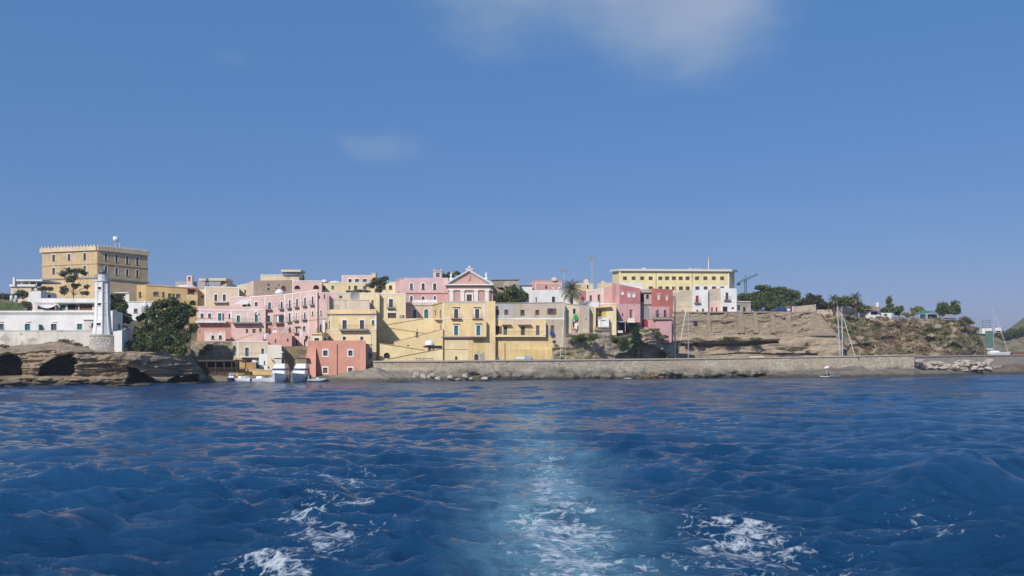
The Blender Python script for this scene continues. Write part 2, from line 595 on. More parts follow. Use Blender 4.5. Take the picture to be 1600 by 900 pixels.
def add_opening(w, op, parent):
    x, y0, y1, wd, code = op[:5]
    opt = op[5] if len(op) > 5 else {}
    u0, u1 = w.u(x - wd / 2), w.u(x + wd / 2)
    zt, zb = w.z(x, y0), w.z(x, y1)
    W_, Hh = u1 - u0, zt - zb
    k = code[0]
    fl = code[1:]
    mb = MB()
    fm = FR[k]
    fw = min(0.09, W_ * 0.14)
    # the frame, set back in its opening
    if k != 'K':
        for (a, b, c, d) in ((u0, u0 + fw, zb, zt), (u1 - fw, u1, zb, zt), (u0 + fw, u1 - fw, zb, zb + fw), (u0 + fw, u1 - fw, zt - fw, zt)):
            w.slab(mb, a, b, c, d, -REC, -REC + 0.08, fm)
        w.slab(mb, (u0 + u1) / 2 - fw * .4, (u0 + u1) / 2 + fw * .4, zb + fw, zt - fw, -REC, -REC + 0.07, fm)
    if 'f' in fl or 'a' in fl:
        s = opt.get('s', 1.6) * w.Yat(x) / F
        if 'a' in fl:
            n = 8
            uc, r, zc = (u0 + u1) / 2, W_ / 2, zt - W_ / 2
            ring = [(uc - r * math.cos(math.pi * i / n), zc + r * math.sin(math.pi * i / n)) for i in range(n + 1)]
            outr = [(uc - (r + s) * math.cos(math.pi * i / n), zc + (r + s) * math.sin(math.pi * i / n)) for i in range(n + 1)]
            for i in range(n):
                q = [ring[i], ring[i + 1], outr[i + 1], outr[i]]
                mb.hexa([w.pt(a, b, 0.05) for a, b in q], [w.pt(a, b, -0.02) for a, b in q], opt.get('sm', trim_w))
                e = (max(u0, min(u1, u0 if ring[i][0] + ring[i + 1][0] < 2 * uc else u1)), zt)
                q = [ring[i], e, ring[i + 1]]
                mb.poly([w.pt(a, b, 0.012) for a, b in q], opt.get('sm', trim_w))
            for a, b in ((u0 - s, u0), (u1, u1 + s)):
                w.slab(mb, a, b, zb, zc, 0.0, 0.05, opt.get('sm', trim_w))
        else:
            top = s * 1.25
            for (a, b, c, d) in ((u0 - s, u0, zb, zt + top), (u1, u1 + s, zb, zt + top), (u0, u1, zt, zt + top)):
                w.slab(mb, a, b, c, d, -0.02, 0.05, opt.get('sm', trim_w))
            if 'q' in fl:
                w.slab(mb, u0, u1, zb - s * 1.1, zb, -0.02, 0.06, opt.get('sm', trim_w))
                w.slab(mb, u0 - s, u0, zb - s * 1.1, zb, -0.02, 0.06, opt.get('sm', trim_w))
                w.slab(mb, u1, u1 + s, zb - s * 1.1, zb, -0.02, 0.06, opt.get('sm', trim_w))
    if 'q' not in fl and 'b' not in fl and k in 'GC':
        w.slab(mb, u0 - 0.12, u1 + 0.12, zb - 0.10, zb - 0.01, -0.02, 0.10, slab_m)
    if 'h' in fl:
        w.slab(mb, u0 - 0.3, u1 + 0.3, zt + 0.33, zt + 0.43, -0.02, 0.32, slab_m)
    is_door = Hh > 1.75
    if not mb.f:
        w.slab(mb, u0, u1, zb, zb + 0.05, -REC, -REC + 0.06, slab_m)
    o = mb.build('door' if is_door else 'window', parent)
    pm = MB()
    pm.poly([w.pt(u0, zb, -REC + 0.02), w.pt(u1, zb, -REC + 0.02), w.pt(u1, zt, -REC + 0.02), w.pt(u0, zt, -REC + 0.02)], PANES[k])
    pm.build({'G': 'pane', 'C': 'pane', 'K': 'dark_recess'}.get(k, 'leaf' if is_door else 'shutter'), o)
    if 'o' in fl:      # shutters folded open against the wall
        sm = MB()
        c = opt.get('oc', brown_p)
        for a, b in ((u0 - W_ * .5, u0 - 0.03), (u1 + 0.03, u1 + W_ * .5)):
            w.slab(sm, a, b, zb, zt, 0.02, 0.09, c)
        sm.build('shutter', o)
    if 'b' in fl:
        e = opt.get('e', 2.5)
        balcony(w, x - wd / 2 - e, x + wd / 2 + e, y1, y1 + opt.get('t', 2.0), parent, opt.get('d', 0.75), opt.get('r', 5.5))


def balcony(w, px0, px1, py0, py1, parent, depth=0.8, rail=5.5, solid=None, slab=None):
    xm = (px0 + px1) / 2
    u0, u1 = w.u(px0), w.u(px1)
    z1, z0 = w.z(xm, py0), w.z(xm, py1)
    mb = MB()
    sm = slab or slab_m
    w.slab(mb, u0, u1, z1 - (z1 - z0) * 0.6, z1, 0.0, depth, sm)
    n = max(2, int((u1 - u0) / 1.2))
    for i in range(n):
        uu = u0 + (u1 - u0) * (i + 0.5) / n
        w.slab(mb, uu - 0.08, uu + 0.08, z0, z1 - (z1 - z0) * 0.6 - 0.002, 0.0, depth * 0.6, sm)
    b = mb.build('balcony', parent)
    if rail:
        hr = w.Yat(xm) / F * rail
        rb = MB()
        if solid:
            w.slab(rb, u0, u1, z1 + 0.005, z1 + hr, depth - 0.14, depth - 0.02, solid)
            rb.build('parapet', b)
        else:
            w.slab(rb, u0, u1, z1 + hr - 0.04, z1 + hr, depth - 0.06, depth - 0.02, iron)
            k = max(2, int((u1 - u0) / 0.22))
            for i in range(k + 1):
                uu = u0 + (u1 - u0 - 0.024) * i / k
                w.slab(rb, uu, uu + 0.024, z1 + 0.005, z1 + hr - 0.042, depth - 0.052, depth - 0.028, iron)
            for uu in (u0, u1 - 0.03):
                w.slab(rb, uu, uu + 0.03, z1 + hr - 0.04, z1 + hr, 0.0, depth - 0.062, iron)
            rb.build('railing', b)
    return b


def house(name, label, plan, zb, depth, mat, ops=(), trims=(), zones=(), cat='house', group=None, balcs=(), inner=None, side=None):
    """plan: front corners (px, Y, top row) from left to right; zb: height of the foot above the water."""
    c = plan[len(plan) // 2]
    base = Vector((XP((plan[0][0] + plan[-1][0]) / 2, c[1]), c[1] + depth / 2, zb))
    root = thing(name, label, cat, base, group)
    walls = [Wall(plan[i], plan[i + 1]) for i in range(len(plan) - 1)]

    def wall_at(px):
        for w in walls:
            if w.a[0] - 0.01 <= px <= w.b[0] + 0.01:
                return w
        return walls[0] if px < walls[0].a[0] else walls[-1]

    wb = MB()
    for w in walls:
        us, zs = {0.0, w.L}, {zb}
        zmin = min(w.za, w.zb)
        rects, zn = [], []
        for op in ops:
            if wall_at(op[0]) is w:
                u0, u1 = w.u(op[0] - op[3] / 2), w.u(op[0] + op[3] / 2)
                r = (max(0.02, u0), min(w.L - 0.02, u1), w.z(op[0], op[2]), min(zmin - 0.05, w.z(op[0], op[1])))
                rects.append(r)
                us |= {r[0], r[1]}
                zs |= {r[2], r[3]}
        for zo in zones:
            a, b = max(w.a[0], zo[0]), min(w.b[0], zo[2])
            if b > a:
                xm = (a + b) / 2
                r = (max(0.0, w.u(a)), min(w.L, w.u(b)), max(zb, w.z(xm, zo[3])), w.z(xm, zo[1]), zo[4])
                zn.append(r)
                us |= {r[0], r[1]}
                zs.add(r[2])
                if r[3] < zmin - 0.05:
                    zs.add(r[3])
        us, zs = sorted(us), sorted(z for z in zs if z < zmin - 0.02)
        top = lambda u: w.za + (w.zb - w.za) * u / w.L
        for i in range(len(us) - 1):
            if us[i + 1] - us[i] < 1e-4:
                continue
            for j in range(len(zs)):
                last = j == len(zs) - 1
                z0 = zs[j]
                zl, zr = (top(us[i]), top(us[i + 1])) if last else (zs[j + 1], zs[j + 1])
                um, zm = (us[i] + us[i + 1]) / 2, (z0 + min(zl, zr)) / 2
                if any(r[0] < um < r[1] and r[2] < zm < r[3] for r in rects):
                    continue
                mm = mat
                for r in zn:
                    if r[0] < um < r[1] and r[2] < zm < r[3]:
                        mm = r[4]
                wb.poly([w.pt(us[i], z0), w.pt(us[i + 1], z0), w.pt(us[i + 1], zr), w.pt(us[i], zl)], mm)
        for r in rects:
            mm = mat
            for q in zn:
                if q[0] < (r[0] + r[1]) / 2 < q[1] and q[2] < (r[2] + r[3]) / 2 < q[3]:
                    mm = q[4]
            q = [(r[0], r[2]), (r[1], r[2]), (r[1], r[3]), (r[0], r[3])]
            for i in range(4):
                a, b = q[i], q[(i + 1) % 4]
                wb.poly([w.pt(a[0], a[1]), w.pt(a[0], a[1], -REC), w.pt(b[0], b[1], -REC), w.pt(b[0], b[1])], mm)
    # flanks, back and roof: the house stands square to the ray through its inner edge
    xin = inner if inner is not None else (plan[-1][0] if (plan[0][0] + plan[-1][0]) / 2 < CX else plan[0][0])
    sh = Vector(((xin - CX) / F * depth, depth, 0))
    f0, f1 = walls[0].pt(0, 0), walls[-1].pt(walls[-1].L, 0)
    b0, b1 = f0 + sh, f1 + sh
    z0t, z1t = walls[0].za, walls[-1].zb
    V = lambda p, z: (p.x, p.y, z)
    sm = side or mat
    wb.poly([V(b0, zb), V(f0, zb), V(f0, z0t), V(b0, z0t)], sm)
    wb.poly([V(f1, zb), V(b1, zb), V(b1, z1t), V(f1, z1t)], sm)
    wb.poly([V(b1, zb), V(b0, zb), V(b0, z0t), V(b1, z1t)], sm)
    wb.build('wall', root)
    rf = MB()
    pts = [V(w.pt(0, 0), w.za - 0.03) for w in walls] + [V(f1, z1t - 0.03), V(b1, z1t - 0.03), V(b0, z0t - 0.03)]
    rf.poly(pts, roof_m)
    rf.build('roof', root)
    for op in ops:
        add_opening(wall_at(op[0]), op, root)
    # mouldings, string courses and painted corner strips
    groups = {}
    for t in trims:
        x0, y0, x1, y1, th = t[:5]
        proud = t[5] if len(t) > 5 else 0.06
        mm = t[6] if len(t) > 6 else trim_w
        nm = t[7] if len(t) > 7 else 'trim'
        mb = groups.setdefault(nm, MB())
        if abs(x1 - x0) < abs(y1 - y0) * 0.2:
            near = [q for q in walls if q.b[0] - q.a[0] > 1.0 and q.a[0] - 1.0 <= x0 <= q.b[0] + 1.0]
            w = max(near, key=lambda q: q.b[0] - q.a[0]) if near else wall_at(x0)
            ua, ub = w.u(x0 - th / 2), w.u(x0 + th / 2)
            w.slab(mb, ua, ub, w.z(x0, max(y0, y1)), w.z(x0, min(y0, y1)), -0.01, proud, mm)
        else:
            for w in walls:
                a, b = max(w.a[0], x0), min(w.b[0], x1)
                if w is walls[0]:
                    a = min(a, x0)
                if w is walls[-1]:
                    b = max(b, x1)
                if b - a < 0.6:
                    continue
                ya = y0 + (y1 - y0) * (a - x0) / (x1 - x0)
                yb = y0 + (y1 - y0) * (b - x0) / (x1 - x0)
                ua, ub = w.u(a), w.u(b)
                za0, za1 = w.z(a, ya + th / 2), w.z(a, ya - th / 2)
                zb0, zb1 = w.z(b, yb + th / 2), w.z(b, yb - th / 2)
                pr = proud + 0.012
                mb.hexa([w.pt(ua, za0, pr), w.pt(ub, zb0, pr), w.pt(ub, zb1, pr), w.pt(ua, za1, pr)],
                        [w.pt(ua, za0, -0.012), w.pt(ub, zb0, -0.012), w.pt(ub, zb1, -0.012), w.pt(ua, za1, -0.012)], mm)
    for nm, mb in groups.items():
        mb.build(nm, root)
    for bl in balcs:
        balcony(wall_at((bl[0] + bl[1]) / 2), *bl[:4], root, **(bl[4] if len(bl) > 4 else {}))
    root['_w'] = 0
    del root['_w']
    return root, wall_at


def dome(px, py0, py1, wpx, Y, parent, mat=None, name='dome'):
    r = wpx / 2 * Y / F
    h = (py1 - py0) * Y / F
    mb = MB()
    mb.lathe(P(px, py1, Y + r), [(r * math.cos(a), h * math.sin(a)) for a in [i * math.pi / 2 / 6 for i in range(6)]] + [(0.02, h)], mat or white, 16)
    return mb.build(name, parent, True)


# ---------------------------------------------------------------- plants
def leaves(centers, radii, n, size, shell=0.35):
    """n leaf clumps spread through ellipsoids; returns quads."""
    centers, radii = np.array(centers, float), np.array(radii, float)
    vol = radii[:, 0] * radii[:, 2]
    k = rng.choice(len(centers), n, p=vol / vol.sum())
    d = rng.normal(size=(n, 3))
    d /= np.linalg.norm(d, axis=1)[:, None]
    rr = rng.random(n) ** shell
    wob = 1 + 0.9 * fbm(d[:, 0] * 2.2 + k * 7, d[:, 1] * 2.2, d[:, 2] * 2.2, 3, 5)
    p = centers[k] + d * radii[k] * (rr * wob)[:, None]
    a = rng.normal(size=(n, 3))
    a /= np.linalg.norm(a, axis=1)[:, None]
    b = np.cross(a, rng.normal(size=(n, 3)))
    b /= np.linalg.norm(b, axis=1)[:, None]
    s = size * (0.6 + 0.8 * rng.random(n))[:, None]
    q = np.stack([p - a * s, p - b * s * 0.55, p + a * s, p + b * s * 0.55], 1)
    return q.reshape(-1, 3), np.arange(n * 4).reshape(-1, 4)


def sub_lobes(lobes, Y, k=8, yd=0.8, core=True):
    """Each drawn lobe becomes a cluster of smaller leafy boughs."""
    cs, rs = [], []
    for (px, py, rx, ry) in lobes:
        c = P(px, py, Y)
        ax, az = rx * Y / F, ry * Y / F
        ay = ax * yd
        if core:
            cs.append(list(c))
            rs.append([ax * .62, ay * .62, az * .62])
        for i in range(k):
            d = rng.normal(size=3)
            d /= np.linalg.norm(d)
            t = 0.72 * rng.random() ** 0.45
            cs.append([c.x + d[0] * ax * t, c.y + d[1] * ay * t, c.z + d[2] * az * t])
            g = 0.34 + 0.24 * rng.random()
            rs.append([ax * g, ay * g, az * g])
    return cs, rs


def tree(name, label, lobes, Y, foot, mat, n=2600, size=0.28, cat='tree', group=None, trunk=0.22, k=10, yd=0.8, zfoot=None, shell=0.35, core=True):
    """lobes: (px, py, rx, ry) of the crown in photo pixels; foot: (px, py) where the trunk enters the ground."""
    b = P(foot[0], foot[1], Y)
    if zfoot is not None:
        b.z = zfoot
    root = thing(name, label, cat, b, group)
    cs, rs = sub_lobes(lobes, Y, k, yd, core)
    V, Fc = leaves(cs, rs, int(n * 1.7), size, shell)
    np_mesh('crown', V, Fc, [mat], root)
    tb = MB()
    top = Vector(np.mean([c for c in cs], axis=0))
    fork = b + (top - b) * 0.55
    if trunk:
        tb.tube([b - Vector((0, 0, 0.6)), b + (fork - b) * 0.5 + Vector((0.12, 0, 0)), fork], trunk, bark, 7, trunk * 0.6)
        for i in range(0, len(cs), max(1, len(cs) // 9)):
            e = Vector(cs[i])
            mid = fork + (e - fork) * 0.5 + Vector((0, 0, 0.3))
            tb.tube([fork - Vector((0, 0, 0.1)), mid, e], trunk * 0.42, bark, 5, trunk * 0.12)
        tb.build('trunk', root)
    return root


def shrub(label, lobes, Y, mat, n=700, size=0.22, name='shrub', group=None, zfoot=None, cat='shrub'):
    cs, rs = sub_lobes(lobes, Y, 8, 0.9)
    V, Fc = leaves(cs, rs, int(n * 1.5), size)
    low = max(lobes, key=lambda l: l[1] + l[3])
    b = P(low[0], low[1] + low[3], Y)
    root = thing(name, label, cat, b, group)
    np_mesh('foliage', V, Fc, [mat], root)
    tb = MB()
    for i in range(0, len(cs), 3):
        tb.tube([b - Vector((0, 0, 0.4)), (b + Vector(cs[i])) * 0.5, Vector(cs[i])], 0.06, bark, 5, 0.02)
    tb.build('stem', root)
    return root


def palm(label, px, py_foot, py_head, rad, Y, n=46, droop=1.0, group=None, name='palm_tree', zfoot=None):
    b = P(px, py_foot, Y)
    h = P(px, py_head, Y)
    if zfoot is not None:
        b.z = zfoot
    root = thing(name, label, 'palm tree', b, group)
    tb = MB()
    tb.tube([b - Vector((0, 0, .5)), b + (h - b) * .5 + Vector((.06, 0, 0)), h], 0.34, bark, 9, 0.3)
    tb.lathe(h, [(0.34, -0.6), (0.55, -0.2), (0.5, 0.3), (0.1, 0.7)], bark, 9)
    tb.build('trunk', root)
    L = 1.35 * rad * Y / F
    V, Fc = [], []
    for i in range(n):
        az = 2.399963 * i
        t0 = i / n
        el = R(82 - 120 * t0 ** 0.85)
        le = L * (1.08 - 0.12 * random.random())
        pts = []
        p = h.copy()
        e = el
        for s in range(9):
            pts.append(p.copy())
            p = p + Vector((math.cos(az) * math.cos(e), math.sin(az) * math.cos(e), math.sin(e))) * (le / 8)
            e -= R(9.5 * droop) * (0.5 + s / 8)
        sd = Vector((-math.sin(az), math.cos(az), 0))
        for s in range(1, 9):
            for kk in range(2):
                q = pts[s - 1].lerp(pts[s], kk / 2)
                tn = (pts[s] - pts[s - 1]).normalized()
                wl = L * 0.19 * math.sin(math.pi * min(1, (s + kk / 2) / 9.3) ** 0.8) + 0.05
                for sg in (-1, 1):
                    tip = q + sd * sg * wl + tn * wl * 0.75 + Vector((0, 0, -wl * 0.35))
                    o = len(V)
                    V += [q - tn * 0.05, q + tn * 0.07, tip, tip - tn * 0.03]
                    Fc.append((o, o + 1, o + 2, o + 3))
    np_mesh('crown', np.array([tuple(v) for v in V]), np.array(Fc), [leaf_palm], root)
    return root


def person(label, px, py_foot, Y, shirt, trousers, face=0.0, sit=False, height=1.72, name='person', walk=0.15, hair=(0.03, 0.02, 0.015)):
    """A standing, walking or seated figure: one skinned body, with clothes as its children."""
    b = P(px, py_foot, Y)
    root = thing(name, label, 'person', b)
    s = height / 1.72

    def sk(name, joints, edges, mat, parent, sub=1):
        me = bpy.data.meshes.new(name)
        cf, sf = math.cos(face), math.sin(face)
        pts = [((x * cf - y * sf) * s, (x * sf + y * cf) * s, z * s) for (x, y, z, r) in joints]
        me.from_pydata(pts, edges, [])
        o = bpy.data.objects.new(name, me)
        col.objects.link(o)
        o.parent = parent
        ORG[o] = b
        md = o.modifiers.new('Skin', 'SKIN')
        md.use_smooth_shade = True
        for i, j in enumerate(joints):
            v = me.skin_vertices[0].data[i]
            v.radius = (j[3] * s, j[3] * s)
            v.use_root = i == 0
        sb = o.modifiers.new('Subdivision', 'SUBSURF')
        sb.levels = sb.render_levels = sub
        me.materials.append(mat)
        return o
    if sit:
        hipz = 0.45
        leg = lambda q: [(0.10 * q, -0.02, hipz, 0.085), (0.13 * q, -0.44, 0.48, 0.062), (0.13 * q, -0.50, 0.06, 0.042), (0.13 * q, -0.64, 0.03, 0.035)]
    else:
        hipz = 0.92
        leg = lambda q: [(0.09 * q, 0, 0.88, 0.085), (0.10 * q, -walk * q - 0.02, 0.48, 0.062), (0.10 * q, -walk * 1.2 * q + 0.04, 0.07, 0.042), (0.11 * q, -walk * 1.2 * q - 0.10, 0.03, 0.035)]
    up = hipz - 0.92
    body = [(0, 0, hipz, 0.13), (0, 0, hipz + 0.24, 0.125), (0, 0, hipz + 0.46, 0.145), (0, -0.01, hipz + 0.56, 0.055), (0, -0.025, hipz + 0.65, 0.085), (0, -0.02, hipz + 0.74, 0.088)]
    arm = lambda q: [(0.19 * q, 0, hipz + 0.47, 0.055), (0.25 * q, 0.03, hipz + 0.20, 0.042), (0.24 * q, -0.08 * q - 0.08, hipz - 0.03, 0.032), (0.24 * q, -0.08 * q - 0.12, hipz - 0.12, 0.03)]
    J = body + leg(-1) + leg(1) + arm(-1) + arm(1)
    E = [(0, 1), (1, 2), (2, 3), (3, 4), (4, 5), (0, 6), (6, 7), (7, 8), (8, 9), (0, 10), (10, 11), (11, 12), (12, 13), (2, 14), (14, 15), (15, 16), (16, 17), (2, 18), (18, 19), (19, 20), (20, 21)]
    sk('body', J, E, skin_m, root)
    g = 0.022
    T = [(x, y, z, r + g) for (x, y, z, r) in body[:3]] + [(x, y, z, r + g) for (x, y, z, r) in arm(-1)[:2]] + [(x, y, z, r + g) for (x, y, z, r) in arm(1)[:2]]
    sk('shirt', T, [(0, 1), (1, 2), (2, 3), (3, 4), (2, 5), (5, 6)], shirt, root)
    T = [(0, 0, hipz - 0.01, 0.155)] + [(x, y, z, r + g) for (x, y, z, r) in leg(-1)[:3]] + [(x, y, z, r + g) for (x, y, z, r) in leg(1)[:3]]
    sk('trousers', T, [(0, 1), (1, 2), (2, 3), (0, 4), (4, 5), (5, 6)], trousers, root)
    hb = MB()
    c, sn = math.cos(face), math.sin(face)
    hy = 0.01
    hb.lathe((b.x - sn * hy * s, b.y + c * hy * s, b.z + (hipz + 0.72) * s), [(0.098 * s, -0.02), (0.10 * s, 0.03), (0.075 * s, 0.085), (0.01, 0.115)], plain('hair_dark', hair, 0.8), 10)
    hb.build('hair', root, True)
    return root


# ---------------------------------------------------------------- the sea
def build_sea():
    rad = np.concatenate([np.geomspace(5.0, 430.0, 1050), np.geomspace(470, 2600, 14)])
    fine = np.linspace(R(-47), R(47), 860)
    rest = np.linspace(R(47), R(313), 60)[1:-1]
    ang = np.concatenate([fine, rest])
    ang = np.append(ang, ang[0] + 2 * math.pi)
    A, Rr = np.meshgrid(ang, rad)
    X, Y = Rr * np.sin(A), Rr * np.cos(A)
    wr = np.random.default_rng(5)
    Z, DX, DY = np.zeros_like(X), np.zeros_like(X), np.zeros_like(X)
    grid = np.maximum(Rr * 0.0043, Rr * (R(94) / 860))
    patch = 1 + 1.3 * fbm(X / 17, Y / 17, 0, 3, 3)
    near = 1 + 0.75 * (1 - sstep(17, 48, Rr))          # water churned up by the boat
    for i in range(104):
        lam = 0.24 * (16 / 0.24) ** (i / 103)
        th = R(258 if lam < 5 else 236) + wr.normal() * R(29 if lam < 5 else 22)
        k = 2 * math.pi / lam
        amp = 0.0047 * lam ** 0.76 * (0.5 + wr.random())
        if 0.7 < lam < 3.2:
            amp *= 1.22
        if lam > 6:
            amp *= 0.80
        ph = wr.random() * 6.28
        fade = sstep(2.6, 5.0, lam / grid)
        a = amp * fade * (patch if lam < 5 else 1)
        if 0.3 < lam < 3.4:
            a = a * near
        ch = 0.95 if lam > 0.9 else 0.4
        q = k * (X * math.cos(th) + Y * math.sin(th)) + ph
        Z += a * np.cos(q)
        DX -= ch * a * np.sin(q) * math.cos(th)
        DY -= ch * a * np.sin(q) * math.sin(th)
    # the boat's own waves: a feathered arm either side of the wake
    for sg in (-1, 1):
        armx = sg * (2.7 + 0.40 * Y)
        d = (X - armx) * sg
        al = Y + 0.45 * d
        per = 7.0 + 0.02 * Y
        crest = np.cos(2 * math.pi * (al - 23.2 - (0 if sg > 0 else 2.9)) / per)
        crest = (0.5 + 0.5 * crest) ** 4
        env = np.exp(-(d / (1.7 + 0.03 * Y)) ** 2) * sstep(6, 12, Y) * (1 - sstep(55, 95, Y)) * np.minimum(1.0, 24 / Y) ** 1.3
        Z += (0.55 if sg > 0 else 0.36) * crest * env
    ua, va = (X - 8.9) * 0.743 + (Y - 20.6) * 0.669, -(X - 8.9) * 0.669 + (Y - 20.6) * 0.743
    Z += 0.62 * np.exp(-(va / np.where(va < 0, 0.75, 1.6)) ** 2) * sstep(-2.0, 4.0, ua) * (1 - sstep(7.5, 13.0, ua))
    wakex = 0.80 + 0.012 * (Y - 15) + 0.15 * np.sin(Y / 9)
    aer = np.exp(-np.abs((X - wakex) / (1.62 + 0.010 * Y)) ** 2.0) * (1 - sstep(36, 115, Y)) * (0.86 + 0.8 * fbm(X / 1.3, Y / 3.2, 0, 5, 9)) * (0.72 + 0.28 * (1 - sstep(12, 40, Y)))
    Z = Z * (1 - 0.55 * np.clip(aer, 0, 1))
    Z += 0.06 * np.clip(aer, 0, 1) * fbm(X * 1.6, Y * 1.1, 0, 4, 21)
    core = np.exp(-((X - wakex - 0.1) / (0.85 + 0.010 * Y)) ** 2) * (1 - sstep(26, 70, Y)) * 0.50
    core += 0.40 * np.exp(-((X - wakex) / 1.9) ** 2) * (1 - sstep(20, 48, Y))
    pr = 0.56 * np.exp(-((X - 4.2 - 0.09 * (Y - 15)) / 1.25) ** 2) * sstep(11, 15, Y) * (1 - sstep(16.5, 27, Y))
    pr2 = 0.26 * np.exp(-((X - 9.2 - 0.42 * (Y - 19)) / 1.1) ** 2) * sstep(14, 17, Y) * (1 - sstep(20, 24, Y))
    sp = 0.40 * np.exp(-((X - 6.5) / 4.0) ** 2) * np.exp(-((Y - 18) / 4.5) ** 2)
    pl = 0.66 * np.exp(-((X + 4.0 + 0.08 * (Y - 15) + 0.5 * np.sin(Y * 1.7)) / 1.05) ** 2) * sstep(11, 14.5, Y) * (1 - sstep(24, 42, Y))
    pl2 = 0.28 * np.exp(-((X + 3.2) / 2.2) ** 2) * np.exp(-((Y - 19) / 6) ** 2)
    foam = np.clip(core + pr + pr2 + sp + pl + pl2, 0, 1)
    damp = 1 - sstep(300, 430, Rr)
    Z *= damp
    X, Y = X + DX * damp, Y + DY * damp
    # thin the swell where it meets the rocks and quays
    o = sheet('sea', X, Y, Z, [], True)
    n = len(o.data.vertices)
    for nm, arr in (('foam', foam), ('aeration', np.clip(aer, 0, 1))):
        at = o.data.attributes.new(nm, 'FLOAT', 'POINT')
        at.data.foreach_set('value', arr.ravel().astype(np.float32))
    # the disc beneath the boat
    mb = MB()
    tag(o, 'deep blue choppy sea with a pale foaming boat wake', kind='structure')
    m, nt, b = nodes_of('sea_water', 0.06, 0.8)
    b.inputs['IOR'].default_value = 1.333
    aerA = node(nt, 'ShaderNodeAttribute', attribute_name='aeration').outputs['Fac']
    foamA = node(nt, 'ShaderNodeAttribute', attribute_name='foam').outputs['Fac']
    p = coords(nt)
    deep = mix(nt, ramp(nt, noise(nt, p, 0.10, 4), 0.35, 0.65), SEA_A, SEA_B)
    aw_ = node(nt, 'ShaderNodeMath', {0: aerA, 1: ramp(nt, noise(nt, coords(nt, (1, 0.55, 1)), 1.5, 7, 0.68), 0.3, 0.7, 0.35, 1.35)}, operation='MULTIPLY').outputs[0]
    base = mix(nt, ramp(nt, aw_, 0.04, 0.85), deep, (0.13, 0.27, 0.355))
    pf = coords(nt, (0.85, 1.15, 1.0))
    warp = node(nt, 'ShaderNodeTexNoise', {'Vector': pf, 'Scale': 1.3, 'Detail': 4}).outputs['Color']
    pw = node(nt, 'ShaderNodeVectorMath', {0: warp, 1: (1.1, 1.1, 0), 2: pf}, operation='MULTIPLY_ADD').outputs[0]
    v1 = node(nt, 'ShaderNodeTexVoronoi', {'Vector': pw, 'Scale': 3.0}, feature='DISTANCE_TO_EDGE').outputs['Distance']
    v2 = node(nt, 'ShaderNodeTexVoronoi', {'Vector': pw, 'Scale': 8.5}, feature='DISTANCE_TO_EDGE').outputs['Distance']
    nz = noise(nt, pf, 1.1, 7, 0.68)
    net = node(nt, 'ShaderNodeMath', {0: ramp(nt, v1, 0.0, 0.20, 0.62, 0.0), 1: ramp(nt, v2, 0.0, 0.26, 0.42, 0.0)}, operation='ADD').outputs[0]
    net = node(nt, 'ShaderNodeMath', {0: net, 1: ramp(nt, nz, 0.3, 0.7, -0.85, 0.85)}, operation='ADD').outputs[0]
    net = node(nt, 'ShaderNodeMath', {0: net, 1: ramp(nt, noise(nt, pf, 5.5, 6, 0.7), 0.3, 0.7, -0.45, 0.45)}, operation='ADD').outputs[0]
    thr = node(nt, 'ShaderNodeMath', {0: net, 1: ramp(nt, foamA, 0.0, 1.0, -1.75, 0.13)}, operation='ADD').outputs[0]
    fm = ramp(nt, thr, 0.18, 1.0, 0.0, 0.85)
    nt.links.new(mix(nt, fm, base, (0.60, 0.67, 0.73)), b.inputs['Base Color'])
    far = node(nt, 'ShaderNodeVectorMath', {0: p}, operation='LENGTH').outputs['Value']
    rgh = node(nt, 'ShaderNodeMath', {0: ramp(nt, far, 60.0, 200.0, 0.045, 0.14), 1: ramp(nt, fm, 0.0, 0.5, 0.0, 0.6)}, operation='ADD').outputs[0]
    nt.links.new(rgh, b.inputs['Roughness'])
    px = coords(nt, (0.50, 1.25, 1.0))
    ridged = node(nt, 'ShaderNodeMath', {0: noise(nt, px, 1.3, 9, 0.66), 1: noise(nt, px, 4.5, 7, 0.72)}, operation='ADD').outputs[0]
    bu = node(nt, 'ShaderNodeBump', {'Strength': 1.0, 'Distance': 0.10, 'Height': ridged})
    nt.links.new(bu.outputs[0], b.inputs['Normal'])
    o.data.materials.append(m)
    return o


SEA_A, SEA_B = (0.004, 0.038, 0.106), (0.009, 0.064, 0.160)
build_sea()


